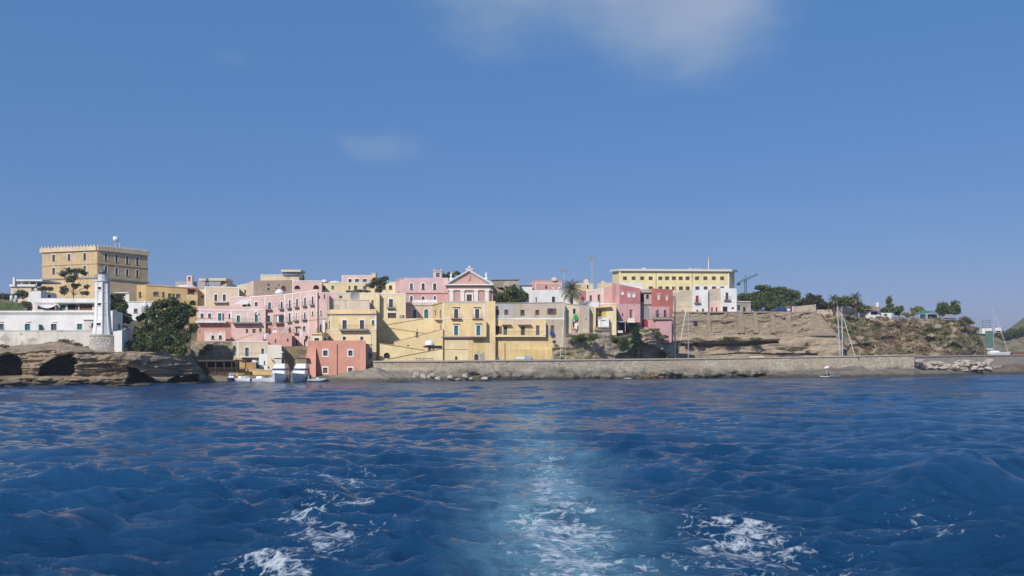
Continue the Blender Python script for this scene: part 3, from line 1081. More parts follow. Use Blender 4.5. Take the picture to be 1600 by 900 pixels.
# ---------------------------------------------------------------- the land behind everything
COLS = [
    (-420, [(150, -2), (152, 5.5), (153, 8.6), (160, 9), (176, 13), (195, 16), (232, 20), (300, 20), (420, 16), (520, -3)]),
    (185, [(150, -2), (152, 5.0), (153, 8.4), (160, 9), (176, 12), (195, 15), (232, 20), (300, 20), (420, 16), (520, -3)]),
    (235, [(146, -2), (150, 3), (156, 5), (160, 7), (176, 10), (195, 13), (232, 17), (300, 18), (420, 16), (520, -3)]),
    (306, [(153, -2), (154, 0.9), (158, 1.1), (167, 1.6), (169, 5), (195, 10), (232, 15), (300, 16), (420, 16), (520, -3)]),
    (560, [(153, -2), (154, 0.8), (158, 1.1), (167, 1.6), (178, 4), (190, 9), (222, 14), (300, 16), (420, 16), (520, -3)]),
    (840, [(168, -2), (176, -1), (178, 2), (181, 4), (188, 6), (195, 10), (222, 14), (300, 16), (420, 16), (520, -3)]),
    (872, [(168, -2), (176, -2), (186, -2), (196, -1.5), (200, 8), (204, 9.5), (222, 14), (300, 16), (420, 16), (520, -3)]),
    (1045, [(168, -2), (176, -2), (186, -2), (200, -1.5), (206, 8), (209, 9.5), (228, 15), (300, 16), (420, 16), (520, -3)]),
    (1062, [(168, -2), (176, -2), (186, -2), (200, -2), (222, -2), (229.5, 15.6), (232, 15.9), (300, 16), (420, 16), (520, -3)]),
    (1285, [(168, -2), (176, -2), (186, -2), (200, -2), (228, -2), (233, 15.6), (236, 16.2), (300, 16), (420, 16), (520, -3)]),
    (1335, [(168, -2), (176, -2), (186, -2), (200, -2), (240, -2), (262, 15.6), (264, 16.2), (300, 16), (420, 16), (520, -3)]),
    (1490, [(168, -2), (176, -2), (186, -2), (200, -2), (250, -2), (270, 14.6), (272, 15.6), (300, 16), (420, 14), (520, -3)]),
    (1532, [(168, -2), (176, -2), (186, -2), (200, -2), (250, -2), (268, -2), (272, 2), (300, 4), (420, 3), (520, -3)]),
    (1760, [(168, -2), (176, -2), (186, -2), (200, -2), (250, -2), (268, -2), (330, -2), (350, -2), (420, -2), (520, -3)]),
]


def land_z(px, Y):
    cx = np.array([c[0] for c in COLS], float)
    prof = np.array([np.interp(Y.ravel(), [q[0] for q in c[1]], [q[1] for q in c[1]]) for c in COLS])
    k = np.clip(np.searchsorted(cx, px.ravel()) - 1, 0, len(cx) - 2)
    t = np.clip((px.ravel() - cx[k]) / (cx[k + 1] - cx[k]), 0, 1)
    i = np.arange(px.size)
    return (prof[k, i] * (1 - t) + prof[k + 1, i] * t).reshape(px.shape)


earth = rock('dry_earth', (0.24, 0.19, 0.12), (0.13, 0.10, 0.065), 0.3, (0.12, 0.12, 0.05), wet=False)
gy = np.concatenate([np.arange(144, 300, 1.0), np.arange(300, 530, 8.0)])
gp = np.linspace(-420, 1760, 640)
GP, GY = np.meshgrid(gp, gy)
GX = (GP - CX) / F * GY
GZ = land_z(GP, GY)
GZ = GZ + 0.25 * fbm(GX / 4, GY / 4, 0, 4, 31)
tag(sheet('ground', GX, GY, GZ, [earth], True), 'dry earth of the island under the town', kind='structure')


def tri(x, c, w):
    return np.clip(1 - np.abs(x - c) / w, 0, 1)


# ---------------------------------------------------------------- the low headland with its caves
head_rock = rock('headland_tuff', (0.38, 0.295, 0.20), (0.16, 0.122, 0.083), 0.55)


def build_headland():
    px = np.linspace(-330, 327, 620)
    nf, nt_ = 90, 46
    ztop = np.interp(px, [-330, 0, 40, 100, 150, 185, 215, 260, 300, 316, 327], [5.2, 4.9, 5.2, 5.3, 5.0, 4.9, 4.8, 4.9, 4.0, 2.2, 0.3])
    yfr = np.interp(px, [-330, 0, 120, 220, 300, 327], [128, 128.5, 130, 134, 142, 152])
    s = np.concatenate([np.linspace(0, 1, nf), 1 + np.linspace(0.02, 1, nt_)])
    PX, S = np.meshgrid(px, s)
    ZT, YF = np.broadcast_to(ztop, PX.shape), np.broadcast_to(yfr, PX.shape)
    f = np.clip(S, 0, 1)
    Z = -0.8 + (ZT + 0.8) * f
    t = np.clip(S - 1, 0, 1)
    Xf = (PX - CX) / F * YF
    n1 = fbm(Xf / 5, Z / 2.2, 0, 6, 41)
    ledge_h = 1.25 + 0.55 * fbm(Xf / 6, 3.3, 0, 4, 44)
    Yd = YF + 2.4 * sstep(ledge_h - 0.12, ledge_h + 0.22, Z) + 1.3 * sstep(3.6, 5.4, Z) + 1.7 * n1 - 1.1 * np.abs(fbm(Xf / 2.6, Z / 1.5, 4, 5, 53)) + 0.5 * (np.floor(Z * 1.3 + 2.4 * n1) - Z * 1.3 - 2.4 * n1)
    Yd = Yd + 0.5 * sstep(0.1, 0.5, np.abs(fbm(Xf / 8, Z / 0.9, 0, 4, 47)) * 2)
    wob = 13 * fbm(Xf / 2.4, Z / 1.3, 1.7, 5, 43, 0.62)

    def cave(c, w, z0, z1, lean=0.0):
        q = np.abs(PX + wob - c - lean * (Z - z0)) / w
        hgt = z0 + (z1 - z0) * np.sqrt(np.clip(1 - q ** 2.4, 0, 1))
        return sstep(-0.05, 0.22, hgt - Z - 0.06 * wob) * sstep(z0 - 0.15, z0 + 0.1, Z) * (q < 1)
    bh = 1.55 + 2.4 * fbm(Xf / 4.5, 0.7, 2.0, 5, 57, 0.6) + 0.5 * np.sin(Xf / 2.3)
    band = sstep(-0.1, 0.25, bh - Z - 0.03 * wob) * sstep(0.0, 0.35, Z) * sstep(0, 10, PX + wob - 196) * sstep(0, 8, 312 - PX - wob)
    cv = np.maximum.reduce([cave(6, 31, 1.45, 4.55), cave(86, 27, 1.45, 4.3, 4.5), cave(-120, 40, 1.45, 4.0), band])
    Yd = Yd + cv * 7.5
    Yb = YF + 7.0
    Ytop = Yd[nf - 1][None, :]
    back = 168.0
    Yall = np.where(S <= 1, Yd, Ytop + (back - Ytop) * t ** 1.15)
    Xr = (PX - CX) / F
    mound = 1.4 * np.exp(-((PX - 100) / 48) ** 2) * sstep(0.25, 0.6, t) + np.interp(PX, [-330, 0, 40, 80, 230], [0.9, 0.9, 0.7, 0.2, 0.0]) * sstep(0.2, 0.55, t)
    drop = np.interp(PX, [-330, 200, 300, 327], [0, 0, 0.5, 2.6]) * t
    Zall = Z + mound - drop + 0.55 * fbm(Xr * Yall / 3.5, Yall / 3.5, 0, 5, 49) * sstep(0.0, 0.2, t)
    X = Xr * Yall
    tag(sheet('rocky_headland', X, Yall, Zall, [head_rock], False), 'low brown tuff headland with dark sea caves', kind='structure')


build_headland()


# ---------------------------------------------------------------- breakwater
mole_stone = masonry('breakwater_masonry', (0.63, 0.51, 0.375), (0.49, 0.395, 0.285), 2.3, (0.74, 0.60, 0.46), 0.8, (0.30, 0.265, 0.21), (1.5, 2.4))
coping_m = plain('coping_stone', (0.50, 0.43, 0.345), 0.9)
MOLE = [(583, 157.0), (690, 161.0), (860, 171.0), (1060, 184.0), (1330, 200.0), (1428, 207.0)]


def polyY(line, px):
    """Distance of a polyline drawn on the ground, seen in pixel column px."""
    xs = np.array([l[0] for l in line], float)
    ys = np.array([l[1] for l in line], float)
    inv = np.interp(px, xs, 1 / ys)          # straight on the ground = straight in 1/Y
    return 1 / inv


def build_mole(name, label, line, tops, height_off, seed, pxa, pxb, nx, mat):
    root = thing(name, label, 'breakwater', (XP((pxa + pxb) / 2, polyY(line, (pxa + pxb) / 2)), polyY(line, (pxa + pxb) / 2), 0))
    px = np.linspace(pxa, pxb, nx)
    Yc = polyY(line, px)
    zt = H + (YH - np.interp(px, [t[0] for t in tops], [t[1] for t in tops])) / F * Yc
    s = np.linspace(0, 1, 44)
    PX, S = np.meshgrid(px, s)
    Z = -0.9 + (zt[None, :] + 0.9) * S
    Yb = np.broadcast_to(Yc, PX.shape)
    Xf = (PX - CX) / F * Yb
    toe = 1.9 + 0.8 * fbm(Xf / 9, 0.3, seed, 4, seed)
    slope = (1 - sstep(toe - 1.2, toe + 0.25, Z))
    Yd = Yb - slope * (1.25 + 3.0 * fbm(Xf / 3.4, Z / 2.0, 0, 5, seed + 3)) + 0.10 * fbm(Xf * 1.2, Z * 1.2, 0, 3, seed + 6)
    X = (PX - CX) / F * Yb
    sheet('wall_face', X, Yd, Z, [mat], False, root)
    mb = MB()
    for i in range(0, nx - 1, 6):
        j = min(i + 6, nx - 1)
        x0, x1 = (px[i] - CX) / F * Yc[i], (px[j] - CX) / F * Yc[j]
        a = [(x0, Yc[i] - 0.22, zt[i] - 0.16), (x1, Yc[j] - 0.22, zt[j] - 0.16), (x1, Yc[j] - 0.22, zt[j] + 0.10), (x0, Yc[i] - 0.22, zt[i] + 0.10)]
        b = [(x0, Yc[i] + 0.65, zt[i] - 0.16), (x1, Yc[j] + 0.65, zt[j] - 0.16), (x1, Yc[j] + 0.65, zt[j] + 0.10), (x0, Yc[i] + 0.65, zt[i] + 0.10)]
        mb.hexa(a, b, coping_m)
    mb.build('coping', root)
    bk = MB()
    for i in range(0, nx - 1, 6):
        j = min(i + 6, nx - 1)
        x0, x1 = (px[i] - CX) / F * Yc[i], (px[j] - CX) / F * Yc[j]
        lo = 1.3
        QW = 2.3
        bk.poly([(x0, Yc[i] + 0.6, lo), (x1, Yc[j] + 0.6, lo), (x1, Yc[j] + 0.6, zt[j] - .1), (x0, Yc[i] + 0.6, zt[i] - .1)][::-1], concrete)
        bk.poly([(x0, Yc[i] + 0.6, lo), (x1, Yc[j] + 0.6, lo), (x1, Yc[j] + QW, lo), (x0, Yc[i] + QW, lo)], concrete)
        bk.poly([(x0, Yc[i] + QW, -1), (x1, Yc[j] + QW, -1), (x1, Yc[j] + QW, lo), (x0, Yc[i] + QW, lo)][::-1], concrete)
    for i in (0, nx - 1):
        x0 = (px[i] - CX) / F * Yc[i]
        bk.poly([(x0, Yc[i] - 0.05, -0.9), (x0, Yc[i] + 0.6, -0.9), (x0, Yc[i] + 0.6, zt[i] - .1), (x0, Yc[i] - 0.05, zt[i] - .1)], mat)
    bk.build('quay_walk', root)
    return root


build_mole('breakwater', 'long pale rubble stone breakwater wall in front of the yellow houses and bare cliff',
           MOLE, [(583, 564.5), (690, 564), (860, 562.3), (1060, 560.5), (1330, 556.5), (1428, 554.2)], 0, 61, 583, 1428, 560, mole_stone)
MOLE2 = [(1428, 218.0), (1600, 262.0), (1760, 312.0)]
build_mole('breakwater', 'lower breakwater wall at the right behind the white boulders',
           MOLE2, [(1428, 556.5), (1600, 554.5), (1760, 553)], 0, 71, 1428, 1760, 200, masonry('grey_breakwater_masonry', (0.52, 0.45, 0.36), (0.42, 0.36, 0.29), 1.8, None, 0.4, (0.32, 0.28, 0.23), (1.0, 1.8)))

dark_rock = rock('sea_worn_rock', (0.24, 0.205, 0.16), (0.11, 0.09, 0.07), 0.5)
grey_rock = rock('smooth_grey_rock', (0.33, 0.285, 0.22), (0.17, 0.145, 0.115), 0.35)


def apron(name, label, pts, seed, mat, nx=220, nd=40, amp=0.5):
    """A low hump of shore rock: pts = (px, Y front, Y back, z crest)."""
    a = np.array(pts, float)
    px = np.linspace(a[0, 0], a[-1, 0], nx)
    yf, yb, zc = [np.interp(px, a[:, 0], a[:, i]) for i in (1, 2, 3)]
    t = np.linspace(0, 1, nd)
    PX, T = np.meshgrid(px, t)
    Y = yf[None, :] + (yb - yf)[None, :] * T
    Xr = (PX - CX) / F
    Z = -0.7 + (zc[None, :] + 0.7) * np.sin(np.clip(T * 1.25, 0, 1) * math.pi / 2) ** 0.8
    Z = Z + amp * fbm(Xr * Y / 2.4, Y / 2.0, 0, 6, seed) * sstep(0.0, 0.15, T)
    Y = Y + 1.2 * amp * fbm(Xr * Y / 3, Z / 1.2, 3.1, 4, seed + 5)
    return tag(sheet(name, Xr * Y, Y, Z, [mat], False), label, kind='structure')


apron('shore_rock', 'dark smooth shore rock below the salmon house', [(496, 153, 154, -0.4), (512, 151.5, 156, 0.7), (560, 150.5, 157.5, 2.0), (590, 150.5, 157.5, 2.2), (620, 151.5, 159, 1.8), (680, 154, 161.5, 1.0), (745, 159, 165, 0.5), (780, 162, 167, -0.3)], 81, grey_rock, amp=0.6)
apron('shore_rock', 'smooth dark rock shelf at the foot of the breakwater', [(1140, 182, 189, -0.3), (1200, 184, 192.5, 0.5), (1262, 187, 196, 1.6), (1345, 191, 200.5, 2.4), (1360, 192, 201, 1.5), (1428, 199, 207, 1.6), (1470, 207, 218, 1.3), (1520, 220, 238, 0.5), (1540, 228, 244, -0.4)], 91, dark_rock, amp=0.5)
apron('shore_rock', 'brown rock point at the right end of the shore', [(1515, 232, 246, -0.5), (1545, 235, 248, 1.5), (1580, 242, 256, 2.6), (1620, 250, 266, 2.4), (1700, 272, 290, 2.2), (1760, 300, 318, 1.5)], 101, rock('brown_shore_rock', (0.21, 0.16, 0.115), (0.09, 0.07, 0.05), 0.5), amp=0.8)


# ---------------------------------------------------------------- boulders
def boulder(name, label, px, py, w, h, Y, mat, group=None, seed=0):
    c = P(px, py, Y)
    ax, az = w / 2 * Y / F, h / 2 * Y / F
    n, m = 11, 16
    th = np.linspace(0, math.pi, n)
    ph = np.linspace(0, 2 * math.pi, m + 1)
    TH, PH = np.meshgrid(th, ph, indexing='ij')
    d = np.stack([np.sin(TH) * np.cos(PH), np.sin(TH) * np.sin(PH), np.cos(TH)], -1)
    p4 = (np.abs(d) ** 3.2).sum(-1) ** (-1 / 3.2)
    k = p4 * (1 + 1.1 * fbm(d[..., 0] * 1.3 + seed * 5.1, d[..., 1] * 1.3, d[..., 2] * 1.3 + seed, 3, 7))
    o = sheet(name, c.x + d[..., 0] * k * ax, c.y + d[..., 1] * k * ax * 0.8, c.z + d[..., 2] * k * az, [mat])
    # keep the stone's own origin at its foot
    o.location = (c.x, c.y, c.z - az)
    co = np.empty(len(o.data.vertices) * 3, np.float32)
    o.data.vertices.foreach_get('co', co)
    co = co.reshape(-1, 3) - np.array([c.x, c.y, c.z - az], np.float32)
    o.data.vertices.foreach_set('co', co.ravel())
    o.data.update()
    return tag(o, label, 'boulder', group)


pale_stone = rock('pale_limestone', (0.54, 0.475, 0.40), (0.33, 0.28, 0.22), 0.25, wet=False)
rust_stone = rock('rusty_stone', (0.36, 0.22, 0.12), (0.15, 0.09, 0.05), 0.4)
bl = random.Random(3)
for i in range(26):
    px = 1436 + 112 * (i + bl.random() * 0.8) / 26
    Y = float(polyY(MOLE2, px)) - 2.2 - 2.2 * bl.random()
    py = np.interp(px, [1430, 1470, 1560], [563, 568, 566]) + bl.uniform(-2, 6)
    boulder('boulder', 'white limestone boulder heaped against the lower breakwater at the right', px, py, bl.uniform(8, 15), bl.uniform(4, 7), Y, pale_stone, 'white boulders below the lower breakwater', i)
for i in range(12):
    px = 1450 + 95 * (i + bl.random()) / 12
    Y = float(polyY(MOLE2, px)) - 5.5 - bl.random()
    boulder('boulder', 'white limestone boulder heaped against the lower breakwater at the right', px, np.interp(px, [1450, 1500, 1550], [573, 577, 573]) + bl.uniform(-2, 2), bl.uniform(8, 15), bl.uniform(3, 6), Y, pale_stone, 'white boulders below the lower breakwater', 40 + i)
for i, (px, py, w, h) in enumerate([(652, 585, 9, 8), (661, 588, 10, 7), (669, 590, 8, 5), (675, 586, 7, 6), (684, 591, 9, 5), (704, 590, 10, 5), (727, 587, 9, 6), (735, 592, 7, 4), (757, 591, 10, 4), (648, 590, 6, 5), (716, 593, 8, 4), (610, 587, 6, 3)]):
    Y = float(polyY(MOLE, max(px, 600))) - 4.0
    boulder('boulder', 'pale boulder lying in the rocks at the foot of the breakwater below the yellow houses', px, py, w, h, Y, pale_stone, 'pale boulders under the yellow houses', 70 + i)
for i, (px, py, w, h) in enumerate([(997, 591, 12, 4), (1009, 590, 14, 5), (1021, 589, 12, 6), (1033, 590, 13, 5), (910, 593, 8, 3)]):
    boulder('boulder', 'rust coloured rock at the waterline of the breakwater', px, py, w, h, float(polyY(MOLE, px)) - 3.4, rust_stone, 'rusty rocks at the waterline', 90 + i)
boulder('boulder', 'small flat pale stone beside the rusty rocks at the waterline', 982, 592, 13, 3, 175.5, pale_stone, None, 99)


# ---------------------------------------------------------------- cliff under the old houses
cliff_rock = rock('cliff_tuff', (0.42, 0.335, 0.235), (0.17, 0.13, 0.09), 0.4, None)
cliff_green = rock('overgrown_cliff', (0.47, 0.385, 0.285), (0.22, 0.175, 0.125), 0.4, (0.19, 0.20, 0.075))


def relief(name, label, pxs, ztop, yfoot, batter, mat, fn=None, seed=0, amp=1.0, z0=-0.8, nz=70, top=9.0, kind='structure', parent=None, smooth=False, cells=(4, 1.8)):
    px = np.linspace(*pxs)
    zt = np.interp(px, [q[0] for q in ztop], [q[1] for q in ztop])
    yf = np.interp(px, [q[0] for q in yfoot], [q[1] for q in yfoot])
    s = np.concatenate([np.linspace(0, 1, nz), 1 + np.linspace(0.05, 1, 10)])
    PX, S = np.meshgrid(px, s)
    f = np.clip(S, 0, 1)
    Z = z0 + (zt[None, :] - z0) * f
    Xf = (PX - CX) / F * yf[None, :]
    Yd = yf[None, :] + batter * f + amp * 2.2 * fbm(Xf / cells[0], Z / cells[1], 0, 6, seed)
    if fn is not None:
        Yd = Yd + fn(PX, H and (YH - (Z - H) / yf[None, :] * F), Z, Xf)
    Yt = Yd[nz - 1][None, :]
    Yall = np.where(S <= 1, Yd, Yt + top * np.clip(S - 1, 0, 1))
    Zall = Z + np.where(S > 1, 0.3 * fbm(Xf / 2, Yall / 2, 0, 4, seed + 9), 0)
    o = sheet(name, (PX - CX) / F * Yall, Yall, Zall, [mat], smooth, parent)
    if label:
        tag(o, label, kind=kind)
    return o


def cliff_fn(PX, PY, Z, X):
    wob = 6 * fbm(X / 2, Z / 1.5, 2.2, 4, 5)
    cave = sstep(0, 6, PX + wob - 962) * sstep(0, 8, 1043 - PX + wob) * sstep(0, 4, PY + wob * .5 - np.interp(PX, [962, 985, 1000, 1030, 1045], [556, 546, 532, 545, 552]))
    gap = 1.6 * np.exp(-((PX + wob - 997) / 7) ** 2)
    q = fbm(X / 11, Z / 3.5, 0, 4, 8) * 3.2 + Z * 0.75
    ledge = 0.85 * (np.floor(q) - q + sstep(0.75, 1.0, q - np.floor(q))) + 0.4 * sstep(0.02, 0.0, np.abs(fbm(X / 5.0, Z / 3.2, 3, 3, 28)))
    return cave * 3.5 + gap + ledge - 2.2 * np.exp(-((PX - 1018) / 16) ** 2) * sstep(556, 536, PY)


relief('cliff', 'brown tuff cliff below the old houses behind the breakwater', (862, 1060, 300),
       [(862, 6.6), (870, 6.9), (878, 7.3), (884, 8.8), (892, 9.3), (926, 9.3), (930, 10.5), (951, 10.6), (955, 8.6), (975, 8.9), (988, 9.4), (1000, 10.4), (1018, 10.0), (1030, 8.6), (1048, 7.9), (1060, 7.6)],
       [(862, 175.6), (880, 176), (900, 176.6), (930, 178.5), (960, 181.5), (1000, 185.3), (1060, 197)], 1.4, cliff_green, cliff_fn, 111, 0.40, top=15, cells=(7, 2.2))


def ledges_fn(PX, PY, Z, X):
    """Undercut bands of soft tuff."""
    w = 2.2 * fbm(X / 5, 0.4, 0, 4, 15)
    r1 = sstep(0, 1.5, PY + w - np.interp(PX, [1050, 1100, 1140, 1175, 1215, 1230], [537, 536, 536, 533, 533, 540])) * sstep(0, 2, np.interp(PX, [1050, 1112, 1118, 1170, 1174, 1215, 1230], [540, 544, 542, 541, 539, 538, 540]) - PY - w) * sstep(0, 6, 1219 - PX) * sstep(0, 4, PX - 1020)
    r2 = sstep(0, 1, PY - w - np.interp(PX, [1090, 1150, 1220, 1280], [556, 551.5, 551.5, 552])) * sstep(0, 1.5, np.interp(PX, [1090, 1150, 1220, 1280], [557, 554, 554.5, 556]) - PY + w) * sstep(0, 6, 1280 - PX) * sstep(0, 6, PX - 1090)
    lip = -1.3 * np.exp(-((PY + w - np.interp(PX, [1050, 1230], [532, 530])) / 2.2) ** 2) * sstep(0, 5, 1219 - PX)
    return 2.6 * r1 + 2.0 * r2 + lip


relief('cliff', 'banded tuff ledges under the tall retaining wall', (1046, 1316, 360),
       [(1046, 10.2), (1300, 10.0), (1316, 8.5)], [(1046, 219), (1316, 222)], 1.2, cliff_rock, ledges_fn, 121, 0.45, top=8, cells=(6, 1.6))


# ---------------------------------------------------------------- the scrubby hill at the right
hill_rock = rock('scrubby_hill', (0.42, 0.34, 0.24), (0.23, 0.18, 0.12), 0.4, (0.21, 0.19, 0.09), wet=False)


def hill_fn(PX, PY, Z, X):
    return 3.0 * fbm(X / 10, Z / 4, 0, 5, 18) + 2.5 * sstep(0.5, 0.56, fbm(X / 7, Z / 2.4, 1, 4, 19) + 0.5)


relief('hillside', 'dry scrub covered hillside at the right', (1270, 1545, 320),
       [(1270, 16.6), (1310, 16.3), (1340, 15.7), (1400, 15.6), (1500, 15.8), (1512, 14.8), (1526, 12.6), (1536, 9.0), (1545, 4.5)],
       [(1270, 226), (1310, 226), (1400, 232), (1500, 240), (1545, 258)], 19.0, hill_rock, hill_fn, 131, 0.9, top=30, nz=90)
far_green = rock('far_green_hill', (0.23, 0.22, 0.11), (0.16, 0.16, 0.08), 0.5, (0.13, 0.15, 0.06), wet=False)
relief('hill', 'green hill slope at the far right edge', (1546, 1800, 160),
       [(1546, 2.6), (1570, 22), (1600, 31), (1640, 40), (1720, 52), (1800, 60)], [(1546, 430), (1600, 420), (1800, 400)], 130, far_green, None, 141, 2.5, top=120, cells=(18, 9))
relief('shore_bank', 'low earthy bank behind the moored white boat', (1490, 1800, 200),
       [(1490, 16.5), (1530, 15.5), (1570, 14.5), (1600, 16.5), (1700, 18), (1800, 19)], [(1500, 330), (1600, 330), (1800, 350)], 50, rock('sandy_bank', (0.27, 0.225, 0.145), (0.13, 0.11, 0.06), 0.4, (0.11, 0.11, 0.05), wet=False), None, 151, 2.0, top=60, cells=(9, 4))


# ---------------------------------------------------------------- tall retaining wall
ret_stone = masonry('retaining_wall_stone', (0.385, 0.315, 0.225), (0.29, 0.235, 0.165), 1.7, (0.43, 0.355, 0.26), 0.45)
ret_pale = masonry('buttress_stone', (0.41, 0.34, 0.25), (0.33, 0.27, 0.20), 1.8, None, 0.3)


def retaining():
    Y = 226.0
    root = thing('retaining_wall', 'tall tan stone retaining wall with buttresses below the white houses', 'retaining wall', P(1170, 520, Y))
    px = np.linspace(1053, 1310, 330)
    top = np.interp(px, [1053, 1180, 1275, 1281, 1310], [487.5, 488.5, 488, 491, 526])
    s = np.linspace(0, 1, 46)
    PX, S = np.meshgrid(px, s)
    zt = ZP(top, Y)[None, :]
    z0 = ZP(527, Y)
    Z = z0 + (zt - z0) * S
    Xf = (PX - CX) / F * Y
    rough = np.interp(PX, [1053, 1105, 1120, 1230, 1262, 1270], [0.5, 0.7, 1.0, 1.0, 1.0, 0.1])
    Yd = Y - 0.30 + rough * (0.9 * fbm(Xf / 3.4, Z / 1.3, 0, 6, 161) + 0.5 * sstep(0.5, 0.57, fbm(Xf / 4, Z / 1.2, 5, 4, 163) + 0.5)) + 0.25 * S
    sheet('wall_face', (PX - CX) / F * Yd, Yd, Z, [ret_stone], False, root)
    w = Wall((1053, Y, 487.5), (1275, Y, 488))
    for x0, x1, d in ((1105, 1109, 0.1), (1153, 1161, 0.2), (1177, 1183, 0.2), (1204, 1210, 0.15), (1228, 1235, 0.15)):
        u0, u1 = w.u(x0), w.u(x1)
        mb = MB()
        za, zt_ = w.z(x0, 520), w.z(x0, 488.7)
        mb.hexa([w.pt(u0 - 0.1, za, d + 0.35), w.pt(u1 + 0.3, za, d + 0.35), w.pt(u1, zt_, 0.06), w.pt(u0, zt_, 0.06)],
                [w.pt(u0 - 0.1, za, -1.5), w.pt(u1 + 0.3, za, -1.5), w.pt(u1, zt_, -1.5), w.pt(u0, zt_, -1.5)], ret_stone)
        mb.build('buttress', root)
    mb = MB()
    w.slab(mb, 0, w.L + 0.2, w.z(1160, 488.6), w.z(1160, 486.9), -1.6, 0.05, ret_pale)
    mb.build('coping', root)
    dk = MB()
    u = w.u(1086)
    w.slab(dk, u - 0.35, u + 0.45, w.z(1086, 508), w.z(1086, 502), -0.4, 0.28, void)
    dk.build('drain_opening', root)
    bm = MB()
    w2 = Wall((1046, 214.0, 520), (1232, 217.0, 520))
    ls = MB()
    ls.pbox(1216, 1310, 520.5, 524.5, 222.6, 3.2, ret_pale)
    ls.build('ledge_parapet', root)
    return root


retaining()

# red and white striped bar lying on the breakwater
bar = thing('barrier_board', 'red and white striped barrier lying on the breakwater coping', 'barrier', P(1190, 558.6, 192))
for x0, x1, mname, mt in ((1171, 1179, 'white_panel', white_p), (1179, 1186, 'white_panel', white_p), (1186, 1194, 'white_panel', white_p), (1194, 1204, 'red_panel', plain('barrier_red', (0.5, 0.06, 0.06))), (1204, 1211, 'red_panel', plain('barrier_red', (0.5, 0.06, 0.06)))):
    mb = MB()
    yy = float(polyY(MOLE, (x0 + x1) / 2)) + 0.05
    mb.pbox(x0, x1 - 0.2, 556.9, 558.6, yy, 0.3, mt)
    mb.build(mname, bar)

# ---------------------------------------------------------------- fortress
root, wa = house('fortress', 'square ochre fortress with crenellated top on the hill at left',
                 [(66, 239.0, 389), (152, 232.0, 384.5), (230.5, 243.0, 393.5)], 16.5, 20, fort,
                 [(84, 398, 408, 4.2, 'Gf', {'s': 0.8}), (108, 397, 407, 4.2, 'Gf', {'s': 0.8}), (132.5, 395.5, 406, 4.2, 'Gf', {'s': 0.8}),
                  (84, 418.5, 428.5, 4.2, 'Gf', {'s': 0.8}), (108, 417, 427, 4.2, 'Gf', {'s': 0.8}), (132.5, 415, 425.5, 4.2, 'Nf', {'s': 0.8}),
                  (165.5, 395.5, 407, 4, 'Gf', {'s': 0.8}), (182.2, 398, 409.5, 4, 'Gf', {'s': 0.8}), (199, 400, 412, 4, 'Gf', {'s': 0.8}), (214.8, 402, 413.5, 4, 'Gf', {'s': 0.8}),
                  (165.5, 416, 427, 4, 'Gf', {'s': 0.8}), (182.2, 418, 429, 4, 'Gf', {'s': 0.8}), (199, 420.5, 431, 4, 'Gf', {'s': 0.8}), (214.8, 422, 433, 4, 'Gf', {'s': 0.8})],
                 [(65, 415.3, 152, 411.3, 1.4, 0.15, fort, 'string_course'), (152, 411.3, 231, 419, 1.4, 0.15, fort, 'string_course'),
                  (64, 436.5, 152, 433.5, 2.4, 0.35, concrete, 'string_course'), (152, 433.5, 233, 441.5, 2.4, 0.35, concrete, 'string_course'),
                  (64, 391.8, 152, 388, 6.5, 0.45, cream, 'cornice'), (152, 388, 232, 396.4, 6.5, 0.45, cream, 'cornice')], cat='fortress', inner=235)
bt = MB()
for a, b in (((66, 239.0, 438), (152, 232.0, 434.5)), ((152, 232.0, 434.5), (230.5, 243.0, 443))):
    w = Wall(a, b)
    mer = MB()
    bt.hexa([w.pt(-1.2, 16.4, 2.0), w.pt(w.L + 1.2, 16.4, 2.0), w.pt(w.L, w.zb, 0.06), w.pt(0, w.za, 0.06)],
            [w.pt(-1.2, 16.4, -0.5), w.pt(w.L + 1.2, 16.4, -0.5), w.pt(w.L, w.zb, -0.5), w.pt(0, w.za, -0.5)], fort)
    w2 = Wall((a[0], a[1], 388.6 if a[0] < 100 else 384.9), (b[0], b[1], 384.9 if a[0] < 100 else 393.2))
    n = 17
    for i in range(n):
        u0, u1 = w2.L * (i + 0.12) / n, w2.L * (i + 0.64) / n
        zz = w2.za + (w2.zb - w2.za) * (i + 0.5) / n
        w2.slab(mer, u0, u1, zz - 0.25, zz + 0.42, -0.05, 0.44, cream)
    mer.build('merlons', root)
bt.build('battered_base', root)
dish = thing('antenna_mast', 'antenna mast with white dish on the fortress roof', 'antenna', P(183, 391, 243))
mb = MB()
for q in (180, 187):
    mb.tube([P(q, 391, 243), P(q, 373.5 if q == 180 else 377, 243)], 0.09, aerial, 6)
for yy in (376.5, 380, 383.5, 387):
    mb.tube([P(178, yy, 243), P(189, yy + 1, 243)], 0.05, aerial, 5)
mb.build('lattice', dish)
mb = MB()
mb.lathe(P(181, 374, 242.6), [(0.02, -0.7), (0.5, -0.55), (0.75, -0.1), (0.72, 0.7), (0.02, 0.5)], white_p, 12)
mb.build('dish', dish, True)

